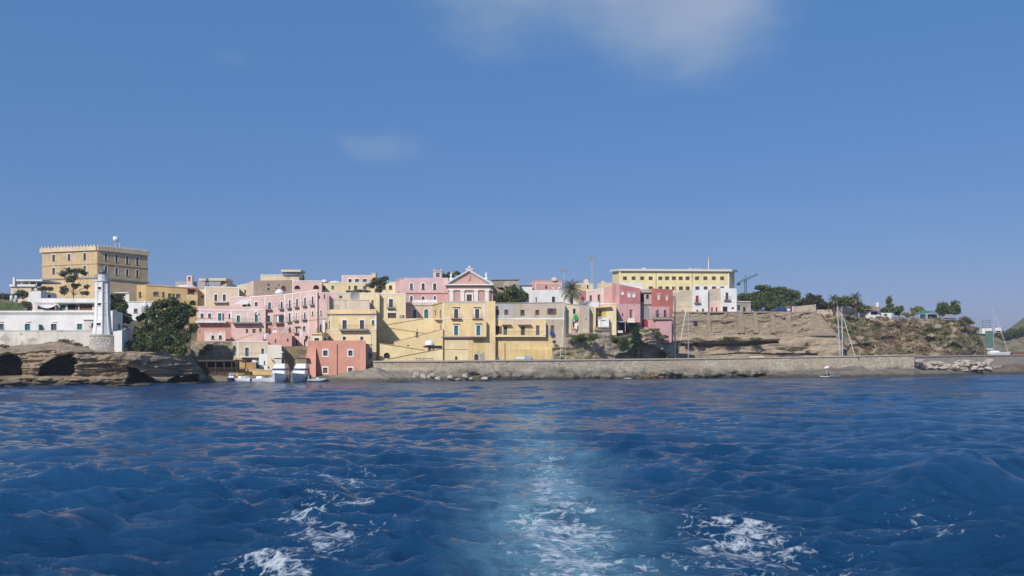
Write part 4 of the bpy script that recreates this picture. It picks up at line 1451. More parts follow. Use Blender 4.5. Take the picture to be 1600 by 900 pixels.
# ---------------------------------------------------------------- left hill houses
root, wa = house('terrace_house', 'white terraced house with flat roof slab left of the fortress', [(17, 214, 448), (58, 214, 448)], 15, 9, cream,
                 [(51, 449.5, 453.5, 4, 'C')], [(16.5, 446.2, 57, 446.2, 3.4, 0.5, white, 'balcony_wall')], inner=100)
mb = MB()
mb.pbox(22.5, 66, 436.6, 439.2, 213.2, 9, white)
mb.build('roof_slab', root)
mb = MB()
for q in (24, 33, 45, 56):
    mb.pbox(q, q + 1.2, 439.3, 448, 213.8, 0.3, white)
mb.pbox(20, 23, 433.5, 445, 212.9, 0.8, white)
mb.build('columns', root)
mb = MB()
mb.pbox(26, 64, 439.3, 447.5, 218, 0.2, blue_glass)
mb.build('glazing', root)
house('house', 'small white house with a gabled shaded side below the fortress', [(43, 191, 456.5), (64, 187, 454.5), (88, 193, 458.5)], 13, 7, white,
      [(77, 460, 465, 5.5, 'Ka', {'s': 0.3})], inner=110)
for i, (q, lab) in enumerate(((18, 'pale cylindrical water tank by the green lawn, the one farther from the white house'), (25.3, 'pale cylindrical water tank by the green lawn, the one nearer the white house'))):
    t = MB()
    r = 2.4 * 182 / F
    t.lathe(P(q, 472.5, 182), [(r, 0), (r, 1.15), (r * 0.8, 1.35), (0.05, 1.42)], white if i == 0 else plain('pale_aqua_tank', (0.5, 0.62, 0.63)), 14)
    t = t.build('water_tank', None, True)
    tag(t, lab, 'water tank', 'water tanks on the lawn')
# lawn on the slope
gl = MB()
lawn_m = leafy('lawn_grass', (0.06, 0.09, 0.02), (0.13, 0.16, 0.04))
gp2 = np.linspace(-40, 36, 50)
gt = np.linspace(0, 1, 14)
PX, T = np.meshgrid(gp2, gt)
YY = 168 + 13 * T
ZZ = ZP(486.5, 168) + (ZP(472, 181) - ZP(486.5, 168)) * T + 0.5 * fbm(PX / 9, T * 4, 0, 4, 3)
lw = sheet('lawn', (PX - CX) / F * YY, YY, ZZ, [plain('green_lawn', (0.10, 0.125, 0.035), 0.95, var=0.4)])
tag(lw, 'green grass slope above the long white building', kind='structure')

root, wa = house('house', 'long pale pink house with white parapet and teal shutters behind the lighthouse', [(54.5, 172, 466), (152, 172, 466)], 12, 8, plaster('faint_pink', (0.72, 0.58, 0.53), 0.25, seed=27),
                 [(72, 475, 483.5, 26, 'K'), (98.5, 476.5, 484.5, 9, 'Tf', {'s': 1.4}), (112, 475.5, 484.5, 13, 'K'), (120.5, 476.5, 484.5, 3.5, 'T'), (134, 475.5, 484.5, 20, 'B')],
                 [(54, 469.6, 152, 469.6, 6.8, 0.12, white, 'parapet'), (91, 473.9, 152, 473.9, 1.6, 0.9, concrete, 'ledge')], inner=165)
aw = thing('awning', 'white scalloped awning on the pink house behind the lighthouse', 'awning', P(73, 476, 171))
mb = MB()
n = 14
for i in range(n):
    a, b = i / n, (i + 1) / n
    f = lambda t: (58 + 30 * t, 476.2 + 5.4 * (1 - (2 * t - 1) ** 2))
    (xa, ya), (xb, yb) = f(a), f(b)
    mb.hexa([P(xa, ya, 169.6), P(xb, yb, 169.6), P(xb, 475.6, 171.9), P(xa, 475.6, 171.9)], [P(xa, ya + .4, 169.7), P(xb, yb + .4, 169.7), P(xb, 476.2, 171.97), P(xa, 476.2, 171.97)], canvas_w)
mb.build('canvas', aw)
mb = MB()
for q in (58.5, 87):
    mb.tube([P(q, 476.5, 169.8), P(q, 484.5, 169.8)], 0.05, white_p, 5)
mb.build('poles', aw)

TL = {'s': 0.5}
root, wa = house('lighthouse_keepers_house', 'long white single storey building with teal windows beside the lighthouse', [(-60, 158, 485.5), (152, 158, 485.5)], 7.5, 8, white,
                 [(-40, 506, 515.5, 8, 'Tf', TL), (2, 506, 514.5, 8, 'Cf', TL), (43, 506, 516, 8, 'Tf', TL), (84, 506, 516, 8.6, 'Cf', TL), (124.5, 506, 515, 8, 'Tf', TL)],
                 [(-60, 487.4, 152, 487.4, 2.2, 0.30, white, 'cornice'), (-60, 490.8, 152, 490.8, 1.2, 0.12, white, 'cornice'),
                  (-1, 502.7, 6, 502.7, 0.7, 0.2, white, 'hood'), (41, 502.7, 48, 502.7, 0.7, 0.2, white, 'hood'), (82, 502.7, 89, 502.7, 0.7, 0.2, white, 'hood')], cat='building', inner=152)
mb = MB()
mb.pbox(60.2, 61.6, 507, 516, 157.1, 0.88, teal)
mb.build('open_shutter', root)
house('outbuilding', 'small white flat roofed block with one window left of the lighthouse', [(131, 155.5, 499.5), (149, 155.5, 499.5)], 7.5, 2.4, white_old,
      [(144.5, 505, 511, 3.6, 'G')], [(130.5, 500, 149.5, 500, 1.0, 0.2, concrete, 'roof_slab')])
house('house', 'white block behind the lighthouse seen on its shaded side', [(167, 157, 485.5), (176, 154.5, 485.5), (191, 162, 488.5)], 7, 6, white,
      [(186.3, 506, 515, 3.2, 'G')], inner=215)
bw, wa = house('boundary_wall', 'long weathered white boundary wall above the cave headland', [(-60, 152, 516.5), (146, 152, 516)], 3.5, 1.0, white_old, trims=[(-60, 516.6, 146, 516.4, 0.9, 0.1, white_old, 'coping')], cat='wall', inner=146)
house('boundary_wall', 'tall white corner wall right of the lighthouse with its far side in shade', [(173, 151, 518), (190.5, 147, 516.5), (209, 158, 508)], 3.0, 1.0, white,
      [(199, 510.5, 514, 4, 'C')], cat='wall', inner=215)

# ---------------------------------------------------------------- lighthouse
LY = 150.0
lh = thing('lighthouse', 'white octagonal lighthouse with lantern and round stone base on the headland', 'lighthouse', P(160, 551, LY))
c = P(160, 551, LY)
mp = LY / F
zr = lambda py: (551 - py) * mp
mb = MB()
mb.lathe(c, [(20.5 * mp, -2.0), (20 * mp, 0), (18.2 * mp, zr(530)), (17.8 * mp, zr(526.5))], masonry('lighthouse_base_stone', (0.56, 0.53, 0.48), (0.33, 0.30, 0.26), 1.7, None, 0.9), 28)
mb.build('stone_base', lh)
mb = MB()
mb.lathe(c, [(17.9 * mp, zr(526.4)), (18.3 * mp, zr(525.8)), (18.3 * mp, zr(524.2)), (13.5 * mp, zr(522.8))], concrete, 28)
mb.build('base_ring', lh)
mb = MB()
prof = [(13.4 * mp, zr(523)), (11.7 * mp, zr(508)), (10.4 * mp, zr(490)), (9.9 * mp, zr(470)), (9.5 * mp, zr(450)), (9.5 * mp, zr(441))]
mb.lathe(c, prof, lh_white, 8, a0=R(22.5))
tower = mb.build('tower', lh)
mb = MB()
for j in range(8):
    an = R(22.5) + j * math.pi / 4
    mb.tube([(c.x + (r + 0.02) * math.cos(an), c.y + (r + 0.02) * math.sin(an), c.z + z) for r, z in prof], 0.12, lh_white, 5)
for yy in (456, 473, 491):
    r = np.interp(yy, [441, 450, 470, 490, 508, 523], [9.5, 9.5, 9.9, 10.4, 11.7, 13.4]) * mp
    mb.lathe(c, [(r + 0.02, zr(yy + .6)), (r + 0.10, zr(yy)), (r + 0.02, zr(yy - .6))], lh_white, 8, a0=R(22.5))
mb.build('ribs', lh)
mb = MB()
mb.lathe(c, [(9.5 * mp, zr(441)), (11.8 * mp, zr(439.6)), (11.8 * mp, zr(438.4)), (6.6 * mp, zr(438.3))], lh_white, 24)
mb.build('gallery', lh)
mb = MB()
for j in range(16):
    an = 2 * math.pi * j / 16
    e = Vector((c.x + 11.4 * mp * math.cos(an), c.y + 11.4 * mp * math.sin(an), c.z + zr(438.3)))
    mb.tube([e, e + Vector((0, 0, 0.95))], 0.025, aerial, 4)
for zz in (0.5, 0.95):
    mb.tube([(c.x + 11.4 * mp * math.cos(2 * math.pi * j / 24), c.y + 11.4 * mp * math.sin(2 * math.pi * j / 24), c.z + zr(438.3) + zz) for j in range(25)], 0.025, aerial, 4)
mb.build('gallery_railing', lh)
mb = MB()
mb.lathe(c, [(6.6 * mp, zr(438.3)), (6.5 * mp, zr(430.5)), (6.9 * mp, zr(430.2)), (6.9 * mp, zr(429.6)), (4.6 * mp, zr(429.5))], lh_white, 20)
mb.build('lantern_room', lh)
mb = MB()
mb.lathe(c, [(4.5 * mp, zr(429.5)), (4.5 * mp, zr(425.6))], blue_glass, 14)
mb.build('lantern_glass', lh)
mb = MB()
mb.lathe(c, [(5.3 * mp, zr(425.7)), (5.2 * mp, zr(425.0)), (3.6 * mp, zr(422.4)), (1.3 * mp, zr(421.0)), (0.8 * mp, zr(420)), (0.25 * mp, zr(417.5))], plain('lead_dome', (0.16, 0.18, 0.21), 0.5, 0.3), 16)
mb.build('dome', lh, True)
for yy in (451, 476, 507):
    r = np.interp(yy, [441, 450, 470, 490, 508, 523], [9.5, 9.5, 9.9, 10.4, 11.7, 13.4]) * mp * 0.924
    mb = MB()
    zc = c.z + zr(yy)
    mb.box(c.x - 0.42, c.x + 0.22, c.y - r - 0.03, c.y - r + 0.3, zc - 0.20, zc + 0.20, void)
    o = mb.build('window', lh)
    s2 = MB()
    s2.box(c.x - 0.50, c.x + 0.30, c.y - r - 0.14, c.y - r + 0.2, zc + 0.205, zc + 0.30, lh_white)
    s2.box(c.x - 0.50, c.x + 0.30, c.y - r - 0.14, c.y - r + 0.2, zc - 0.30, zc - 0.205, lh_white)
    s2.build('frame', o)

# ---------------------------------------------------------------- houses between lighthouse and pink town
house('house', 'low white house with a conical turret above the big trees', [(196, 183, 471), (246, 183, 471)], 9, 7, white,
      [(212, 482.3, 489, 6, 'C')], [(196, 471.4, 246, 471.4, 1.0, 0.15, white, 'coping')], inner=260)
mb = MB()
mb.lathe(P(226.5, 488, 181.5), [(5.3 * .131, 0), (5.2 * .131, 8.5 * .131), (5.9 * .131, 9 * .131), (3.4 * .131, 13 * .131), (1.2 * .131, 16 * .131), (1.0 * .131, 18 * .131), (0.1, 18.6 * .131)], white, 14)
tag(mb.build('turret', None, True), 'white conical capped turret on the low white house by the trees', 'turret')
house('house', 'tiny white flat roofed house between fortress and lighthouse', [(180, 200, 457.5), (202, 200, 456.5)], 12, 6, white, [(190, 459.5, 463, 12, 'K')], [(180, 457.4, 202, 457.2, 1.4, 0.3, white, 'coping')], inner=215)
house('house', 'ochre yellow house with small dark windows right of the fortress', [(213.5, 196, 445.5), (228.5, 192, 444.5), (309, 196, 449.5)], 9, 9, ochre,
      [(218.5, 456, 466, 4, 'K'), (221.5, 463, 467, 3, 'W'), (243.7, 456, 462, 8.5, 'C'), (255.5, 456.5, 464, 3.6, 'C'), (265.3, 458.5, 464, 5.5, 'C'), (271.2, 459, 463.8, 3.6, 'G'), (278.5, 459.3, 465.3, 6.5, 'C'),
       (298.5, 453, 460, 11, 'B'), (301, 469.5, 477, 10, 'Ka', {'s': 0.8, 'sm': ochre})],
      [(228.5, 445.6, 309, 450.6, 1.0, 0.14, ochre, 'coping'), (292, 451.5, 305, 452.4, 1.5, 0.5, red_p, 'canopy')],
      zones=[(291, 461, 309, 468.5, yellow)], inner=325)
root, wa = house('house', 'grey rendered house with white dome behind the ochre house', [(274, 205, 440), (321, 205, 440)], 12, 8, plaster('warm_grey_render', (0.40, 0.36, 0.34), 0.4, seed=28), inner=335)
mb = MB()
mb.lathe(P(291, 450.5, 200), [(18 * .144, 0), (17 * .144, 0.25), (11 * .144, 0.62), (0.1, 0.85)], white, 20)
mb.build('dome', root, True)
root = thing('bell_gable', 'pinkish white chimney like bell gable on the roof right of the fortress', 'bell gable', P(296, 446, 204))
mb = MB()
mb.pbox(291.5, 294, 430.5, 446, 203.6, 0.9, shell_pink)
mb.pbox(298, 300.5, 430.5, 446, 203.6, 0.9, shell_pink)
mb.pbox(294.02, 297.98, 430.5, 432.5, 203.6, 0.9, shell_pink)
mb.pbox(294.02, 297.98, 439.5, 446, 203.6, 0.9, shell_pink)
mb.build('frame', root)
mb = MB()
mb.pbox(294.02, 297.98, 432.52, 439.48, 204.1, 0.2, pink_deep)
mb.build('panel', root)
root, wa = house('house', 'cream penthouse house with grey wall on the skyline left of the pink terraces', [(320, 214, 447), (354, 211, 435.5), (369, 219, 446.5)], 12, 6, beige, inner=380)
mb = MB()
mb.pbox(310.5, 321.5, 435.2, 438.6, 209.5, 5, cream)
mb.pbox(326, 353.5, 434.6, 438.6, 210.3, 5, cream)
mb.build('roof_slab', root)
mb = MB()
mb.pbox(326.8, 344.5, 440, 448, 209.5, 0.5, plain('grey_screen', (0.33, 0.33, 0.34)))
mb.pbox(318.5, 321, 438.7, 449, 209.8, 0.6, brown)
mb.build('screen_wall', root)
root, wa = house('house', 'cream house with two white framed balcony doors above the pink row', [(309.5, 198, 452), (320.8, 197.8, 452), (321, 196, 447.5), (374, 196, 448.5)], 8, 8, cream,
                 [(316, 461.5, 466, 4, 'B'), (337.3, 460, 470, 4.6, 'Gf', {'s': 1.3}), (350.6, 460, 470, 4.6, 'Gf', {'s': 1.3})],
                 [(321, 448.3, 374, 449.2, 1.6), (320.9, 448, 320.9, 480, 2.2), (344.5, 449, 344.5, 478, 1.4, 0.05, cream, 'pilaster'), (373, 449, 373, 464, 1.6)],
                 zones=[(309, 451, 320.9, 480, yellow_pale), (321, 471, 374, 482, yellow_pale)],
                 balcs=[(334, 357, 471.3, 474, {'depth': 0.9, 'rail': 0, 'slab': white})], inner=380)
house('house', 'narrow pale yellow house with one small window above the pink row', [(371, 200, 446.5), (388.2, 200, 443)], 8, 7, yellow_pale, [(383.2, 453, 459, 2.6, 'B')], [(371, 446.5, 388, 443.6, 1.4)], inner=390)

# ---------------------------------------------------------------- pink row on the left
root, wa = house('house', 'pink house with long white balcony above the stone retaining wall', [(308, 179.5, 478), (361, 179.5, 478)], 4.2, 8, pink,
                 [(316, 490, 496.5, 5, 'Cf', {'s': 1.2}), (327.7, 490, 496.5, 5, 'Cf', {'s': 1.2}), (343.5, 489.5, 501, 5.2, 'Tf', {'s': 1.3}), (348.5, 490, 501, 3.0, 'C'), (358.6, 490, 497, 3, 'Cf', {'s': 1.2})],
                 [(308, 484.2, 361, 484.8, 1.5)], zones=[(300, 503, 362, 535, plaster('shaded_pink_plaster', (0.60, 0.31, 0.26), 0.45, 0.1, seed=29))],  # darker pink zone paints in the shade below the balcony
                 balcs=[(309, 356.3, 501.5, 506.5, {'depth': 1.3, 'rail': 4.2, 'slab': white})], inner=361)
house('annex', 'low pinkish annex with two small windows under the white balcony', [(319, 171.5, 516), (352.5, 171.5, 516)], 4.2, 6, pink_pale,
      [(332.6, 524, 530, 4.6, 'Gf', {'s': 1.0}), (344.4, 524, 530, 4.6, 'Gf', {'s': 1.0})], [(319, 516.6, 352.5, 516.6, 1.0, 0.08, shell_pink)], zones=[(318, 528, 320, 533, shell_pink)], inner=361)
root, wa = house('house', 'pale pink house with teal doors and a wide balcony in the left row', [(361.2, 178.8, 480), (411.5, 178.8, 478)], 3.5, 8, pink_pale,
                 [(372.6, 493, 503.5, 5.2, 'Tf', {'s': 1.5}), (400.7, 492, 503, 4.8, 'Tf', {'s': 1.4}), (386, 514, 520.5, 3.6, 'N'), (397, 514, 520.5, 5, 'N'), (407, 513, 519, 4, 'N'), (418, 513, 520, 6, 'B')],
                 [(361, 485.3, 411.5, 484.2, 1.5), (362.2, 486, 362.2, 505, 2), (387.7, 486, 387.7, 503, 1.5)],
                 zones=[(360, 506, 412, 550, pink)], balcs=[(364, 408.5, 503.5, 507.2, {'depth': 1.2, 'rail': 5})], inner=425)
mb = MB()
w = wa(400)
for i in range(8):
    a0, a1 = math.pi * i / 8, math.pi * (i + 1) / 8
    q = [(400.7 - 4.2 * math.cos(a0), 491 - 5.5 * math.sin(a0)), (400.7 - 4.2 * math.cos(a1), 491 - 5.5 * math.sin(a1)), (400.7 - 2.2 * math.cos(a1), 491 - 3.2 * math.sin(a1)), (400.7 - 2.2 * math.cos(a0), 491 - 3.2 * math.sin(a0))]
    mb.hexa([w.pt(w.u(x), w.z(x, y), 0.35) for x, y in q][::-1], [w.pt(w.u(x), w.z(x, y), 0.0) for x, y in q][::-1], white)
mb.build('arched_hood', root)
house('house', 'small pink roof terrace house with white coping behind the wide balcony', [(358.5, 184, 465.5), (392, 184, 462)], 8, 6, pink, trims=[(358, 464.8, 380, 463.5, 1.6), (380, 463.3, 392, 462, 1.0, 0.05, pink_deep)], inner=400)
aw = thing('awning', 'white sloping awning on the pink roof terrace', 'awning', P(378, 474, 181))
mb = MB()
mb.hexa([P(366, 474.6, 179.5), P(387, 474.8, 179.5), P(390.5, 467.6, 183), P(375, 469.2, 183)], [P(366, 475.4, 179.52), P(387, 475.6, 179.52), P(390.5, 468.4, 183.02), P(375, 470, 183.02)], canvas_w)
mb.build('canvas', aw)
mb = MB()
for q in (367, 386):
    mb.tube([P(q, 475.5, 179.6), P(q, 482, 179.6)], 0.05, white_p, 5)
mb.build('poles', aw)
mb = MB()
mb.pbox(379, 389, 475.8, 481, 182.5, 0.1, blue_glass)
tag(mb.build('glass_screen', None), 'dark glazed screen under the white roof terrace awning', 'glass screen')

B = {'s': 1.2}
Bq = {'s': 1.0, 'e': 2.2}
root, wa = house('house', 'tall pink apartment house with white corner strips and many small balconies', [(391.3, 181.2, 463), (414, 179.6, 462), (445, 178.6, 459.3), (496, 176, 453)], 2.5, 10, pink,
                 [(400.5, 472, 483, 4.6, 'Gf', B), (421.3, 472.5, 483.5, 4.4, 'Cfb', Bq), (431.8, 472.5, 479, 2.2, 'Wf', {'s': 0.8}), (440.3, 471.3, 482.3, 3.0, 'Gfb', Bq), (453, 468.5, 481, 2.6, 'Gfb', Bq), (464.3, 467, 479.5, 2.6, 'Gfb', Bq), (476.8, 465, 477.5, 2.6, 'Gfb', Bq), (488.5, 463.3, 475.8, 2.6, 'Gfb', Bq),
                  (420.3, 493, 503.5, 4.6, 'Tfb', Bq), (452.7, 489.3, 502.5, 2.8, 'Gfb', Bq), (463.7, 489, 500.7, 2.4, 'Wfb', Bq), (476.5, 488, 499, 2.4, 'Gfb', Bq), (488.5, 486.3, 493, 2.2, 'Gf', {'s': 1.1}),
                  (419.5, 513, 520, 6, 'B'), (430, 512.5, 520, 3, 'Wf', {'s': 0.8}), (463.6, 511, 520, 2.6, 'Rfb', Bq), (475.4, 509.5, 516.5, 4, 'Cf', {'s': 0.8}),
                  (439, 528.5, 532, 3, 'Nf', {'s': 0.5}), (446.5, 529.5, 537, 3.2, 'Cf', {'s': 0.5}), (454.6, 529, 538.5, 3, 'Df', {'s': 1.0}), (463.2, 531, 540.5, 3.4, 'Df', {'s': 0.8}), (476.2, 530, 542, 2.6, 'Df', {'s': 1.0}), (481, 524, 530.5, 5.6, 'Ra', {'s': 0.5, 'sm': pink})],
                 [(391, 463.9, 445, 460.2, 1.6), (445, 460.2, 496, 453.9, 1.6), (391.9, 464, 391.9, 484, 1.3), (414.4, 463, 414.4, 504, 1.5), (445.3, 460, 445.3, 504, 1.5), (457.2, 459, 457.2, 502, 1.3), (469.5, 457, 469.5, 545, 1.1), (482, 456, 482, 545, 1.0), (495.4, 454, 495.4, 488, 1.2),
                  (391, 485.2, 445, 482.8, 1.1), (445, 482.8, 496, 476.6, 1.0), (412, 505.5, 445, 503.6, 0.8), (445, 503.6, 496, 499.5, 0.7, 0.05, slab_m, 'cable_duct')],
                 zones=[(412, 506, 445.2, 548, pink_deep)], inner=505)
w = wa(436)
mb = MB()
u0, u1 = w.u(431), w.u(443)
w.slab(mb, u0, u1, w.z(437, 505.5), w.z(437, 503.6), 0, 1.0, slab_m)
w.slab(mb, u0, u1, w.z(437, 493), w.z(437, 491.5), 0, 1.0, slab_m)
for q in (431.2, 434.5, 441, 442.4):
    w.slab(mb, w.u(q), w.u(q) + 0.1, w.z(437, 503.6), w.z(437, 493), 0.85, 0.98, iron)
w.slab(mb, w.u(434.6), w.u(438.5), w.z(437, 503.6), w.z(437, 493), 0.7, 0.84, canvas_w)
w.slab(mb, w.u(438.6), w.u(442.2), w.z(437, 503.6), w.z(437, 493), 0.5, 0.64, blue_glass)
mb.build('glazed_balcony', root)
dome(437, 451.5, 459.5, 15, 186, root, white)
root2, wa = house('annex', 'deep pink lower annex with washing on its terrace', [(418, 170.5, 524), (428, 170.5, 519.5), (456, 170.5, 520)], 2.5, 7, pink_deep, [(430.7, 530, 536, 2, 'B'), (449.5, 529, 534, 2.6, 'N')], inner=460)
house('terrace_wall', 'pink sloping terrace wall above the cream harbour house', [(366, 172, 532), (395, 172, 522), (420, 172, 520.5)], 2.5, 2, pink, trims=[(366, 532.4, 395, 522.4, 0.7, 0.05, pink_deep, 'coping')], cat='wall', inner=425)
aw = thing('awning', 'grey green sloping awning beside the washing on the pink house', 'awning', P(446, 520, 178))
mb = MB()
mb.hexa([P(437.5, 520.6, 175.5), P(444, 520.8, 175.5), P(455, 509, 178.4), P(450.5, 508.6, 178.4)], [P(437.5, 521.4, 175.52), P(444, 521.6, 175.52), P(455, 509.8, 178.42), P(450.5, 509.4, 178.42)], canvas_g)
mb.build('canvas', aw)
mb = MB()
mb.tube([P(444, 521, 175.6), P(454.5, 520.5, 178)], 0.05, iron, 5)
mb.build('arm', aw)
aw = thing('awning', 'small grey awning over a balcony door of the tall pink house', 'awning', P(463, 508, 178))
mb = MB()
mb.hexa([P(459, 510.2, 177.4), P(468, 509.4, 176.6), P(467, 506.8, 178.7), P(460, 507.4, 178.9)], [P(459, 510.8, 177.42), P(468, 510, 176.62), P(467, 507.4, 178.72), P(460, 508, 178.92)], canvas_g)
mb.build('canvas', aw)
house('house', 'weathered pale pink house with slit windows right of the tall pink house', [(496, 176.5, 457), (514.5, 175.5, 456.5)], 2.5, 9, plaster('weathered_pink_plaster', (0.64, 0.43, 0.41), 0.55, 0.55, (0.50, 0.40, 0.37), seed=30),
      [(499, 462, 467, 1.8, 'B'), (507, 460, 467, 2, 'B'), (501.8, 484.5, 493, 2.2, 'Gf', {'s': 1.0}), (501, 507, 518, 3, 'Gb', {'e': 2.2}), (511, 505, 514, 2, 'G')],
      [(496, 457.4, 514, 456.9, 0.8), (512.3, 462, 512.3, 545, 0.7, 0.08, concrete, 'drainpipe'), (496, 498.5, 514, 497.8, 0.6, 0.05, slab_m, 'cable_duct')], inner=525)
house('house', 'small yellow house with white framed door behind the salmon house', [(487, 164, 520), (503.5, 164, 520), (512.5, 166.5, 520.5)], 1.5, 5, yellow, [(495, 528, 536, 7.5, 'Gf', {'s': 1.6}), (508, 528, 536, 4.5, 'Gf', {'s': 1.2})], [(487, 522.2, 513, 522.2, 0.8, 0.25, ochre, 'cornice')], inner=520)

# ---------------------------------------------------------------- skyline behind the pink row
root, wa = house('house', 'brown rendered house with cream upper storey on the skyline', [(378, 216, 446), (396, 211, 438.5), (457, 210, 437.5)], 9, 10, brown,
                 [(419.5, 443.3, 446.8, 2.8, 'K'), (419.5, 450, 453.5, 2.8, 'K'), (435.5, 444.5, 447, 2, 'K'), (443.2, 446.5, 455, 7.4, 'Da', {'s': 0.6, 'sm': concrete}), (431.5, 449, 451.5, 1.8, 'K')], zones=[(377, 440, 396, 470, pink_pale)], inner=470)  # pale pink zone paints the sunlit look of the left side
root, wa = house('house', 'cream rooftop storey with a flat canopy on the skyline', [(407, 218, 429.5), (470.5, 218, 428.5)], 14, 6, cream, [(473, 429, 437, 4, 'K')] and [], inner=480,
                 trims=[(407, 429.8, 458, 429.4, 1.0, 0.08)])
mb = MB()
mb.pbox(439, 470, 421.3, 424.6, 216.5, 5, cream)
mb.build('canopy', root)
mb = MB()
for q in (442, 466):
    mb.pbox(q, q + 1.4, 424.7, 430, 217.5, 0.4, concrete)
mb.build('columns', root)
mb = MB()
mb.lathe(P(471.5, 440, 217), [(4.2 * .157, 0), (4.2 * .157, 7 * .157), (3.6 * .157, 10 * .157), (2 * .157, 12 * .157), (0.1, 12.6 * .157)], plain('dark_dome_grey', (0.10, 0.10, 0.13), 0.6), 14)  # dark turned shape in place of the storey's dark arched side
tag(mb.build('water_tank', None, True), 'dark domed shape on the cream rooftop', 'water tank')
house('house', 'pink house with two wide dark arched openings on the skyline', [(457, 206, 438), (503, 206, 438.5)], 8, 8, pink,
      [(464.5, 446, 452, 9, 'Ka', {'s': 0.3, 'sm': pink}), (494, 445.5, 452, 9.2, 'Ka', {'s': 0.3, 'sm': pink})], [(457, 438.8, 503, 439.1, 1.1), (457.6, 436, 457.6, 457, 1.8)], inner=515)
mb = MB()
mb.lathe(P(507, 442, 209), [(5.6 * .151, 0), (5 * .151, 2.6 * .151), (3.2 * .151, 4.6 * .151), (0.1, 5.5 * .151)], white, 16)
tag(mb.build('dome', None, True), 'white roof dome at the left end of the long yellow house', 'dome')
root, wa = house('house', 'long low yellow house with small windows on the skyline behind the tree', [(502, 213, 441.5), (618, 213, 440.5)], 10, 8, yellow_pale,
                 [(506.3, 447, 453, 4.5, 'T'), (520, 446.5, 452.5, 4.2, 'T'), (546, 446.5, 453, 2.8, 'B'), (555.8, 446.3, 452.5, 5, 'G'), (570, 447, 452, 5.4, 'C'), (600.3, 446, 452, 5, 'G'), (610.2, 446, 452, 5, 'Gf', {'s': 0.4})],
                 [(502, 441.8, 618, 440.9, 1.0), (617.3, 441, 617.3, 457, 0.8)], inner=640)
mb = MB()
mb.lathe(P(524, 441.5, 214.5), [(9.5 * .154, 0), (7.5 * .154, 1.6 * .154), (4 * .154, 2.5 * .154), (0.1, 2.9 * .154)], white, 16)
mb.build('dome', root, True)
root, wa = house('house', 'pink rooftop storey with white framed openings on the skyline', [(534, 224, 430.2), (582, 224, 430.2)], 12, 7, pink,
                 [(547, 436, 441.5, 4.6, 'Kf', {'s': 1.0}), (558, 436, 441.5, 6.5, 'Cf', {'s': 0.8}), (570, 436, 441.5, 7, 'Cf', {'s': 0.8})], [(534, 430.6, 582, 430.6, 1.0), (534.8, 431, 534.8, 442, 1.4)], inner=600)
mb = MB()
mb.pbox(580.5, 587, 427, 437, 223, 1.6, cream)
mb.pbox(579.8, 587.6, 426.3, 427, 222.9, 1.8, cream)
mb.build('chimney', root)

# ---------------------------------------------------------------- yellow houses of the middle
root, wa = house('house', 'beige weathered flat roofed house above the ochre house', [(514.5, 176.8, 467.5), (577.5, 176.8, 468.5)], 3, 6, beige, zones=[(516, 476, 531, 484, taupe)], trims=[(514.5, 467.9, 577, 468.9, 0.8, 0.08, beige, 'coping')], inner=590)
house('house', 'pink and cream stepped house with a grey satellite dish above the beige house', [(511, 183.5, 456.7), (566, 183.5, 457.5)], 6, 6, cream, [(532.5, 462, 466.3, 4.5, 'B')], [(511, 457, 566, 457.8, 0.8)], zones=[(510, 456, 526, 468, pink_pale), (548, 456, 567, 470, beige)], inner=590)
mb = MB()
dc = P(554.5, 464.5, 180.5)
for i in range(6):
    r0, r1 = 0.95 * i / 6, 0.95 * (i + 1) / 6
    for j in range(16):
        a0, a1 = 2 * math.pi * j / 16, 2 * math.pi * (j + 1) / 16
        g = lambda r, a: (dc.x + r * math.cos(a), dc.y + 0.28 * (1 - (r / .95) ** 2), dc.z + 0.25 + r * math.sin(a))
        mb.poly([g(r0, a0), g(r1, a0), g(r1, a1), g(r0, a1)], plain('dish_grey', (0.30, 0.29, 0.28), 0.6))
mb.tube([(dc.x, dc.y + 0.3, dc.z - 1.0), (dc.x, dc.y + 0.3, dc.z + 0.2)], 0.06, aerial, 6)
mb.tube([(dc.x, dc.y + 0.3, dc.z + 0.2), (dc.x, dc.y - 0.5, dc.z + 0.25)], 0.03, aerial, 5)
tag(mb.build('satellite_dish', None), 'large grey satellite dish on the cream stepped roof', 'satellite dish')
house('house', 'narrow yellow house with a tall dark door beside the beige house', [(563, 182.6, 458.5), (593, 182.6, 458)], 4, 7, yellow_pale, [(582, 469, 479.5, 3.4, 'B')], [(563, 459, 593, 458.5, 1.0)], inner=600)
house('house', 'tall yellow house with a single balcony door and white corner strip', [(592.5, 184, 458), (634, 184, 458.3)], 4, 8, yellow_pale,
      [(611, 467.3, 480.5, 6, 'Gfb', {'s': 1.4, 'e': 3.2, 't': 2.6}), (612.5, 489.3, 497, 13, 'D')], [(592.5, 458.8, 634, 459.1, 1.6), (633, 459, 633, 473, 1.6), (593.2, 459, 593.2, 497, 1.6, 0.05, shell_pink), (605, 487.5, 619, 487.5, 2.6)], inner=645)
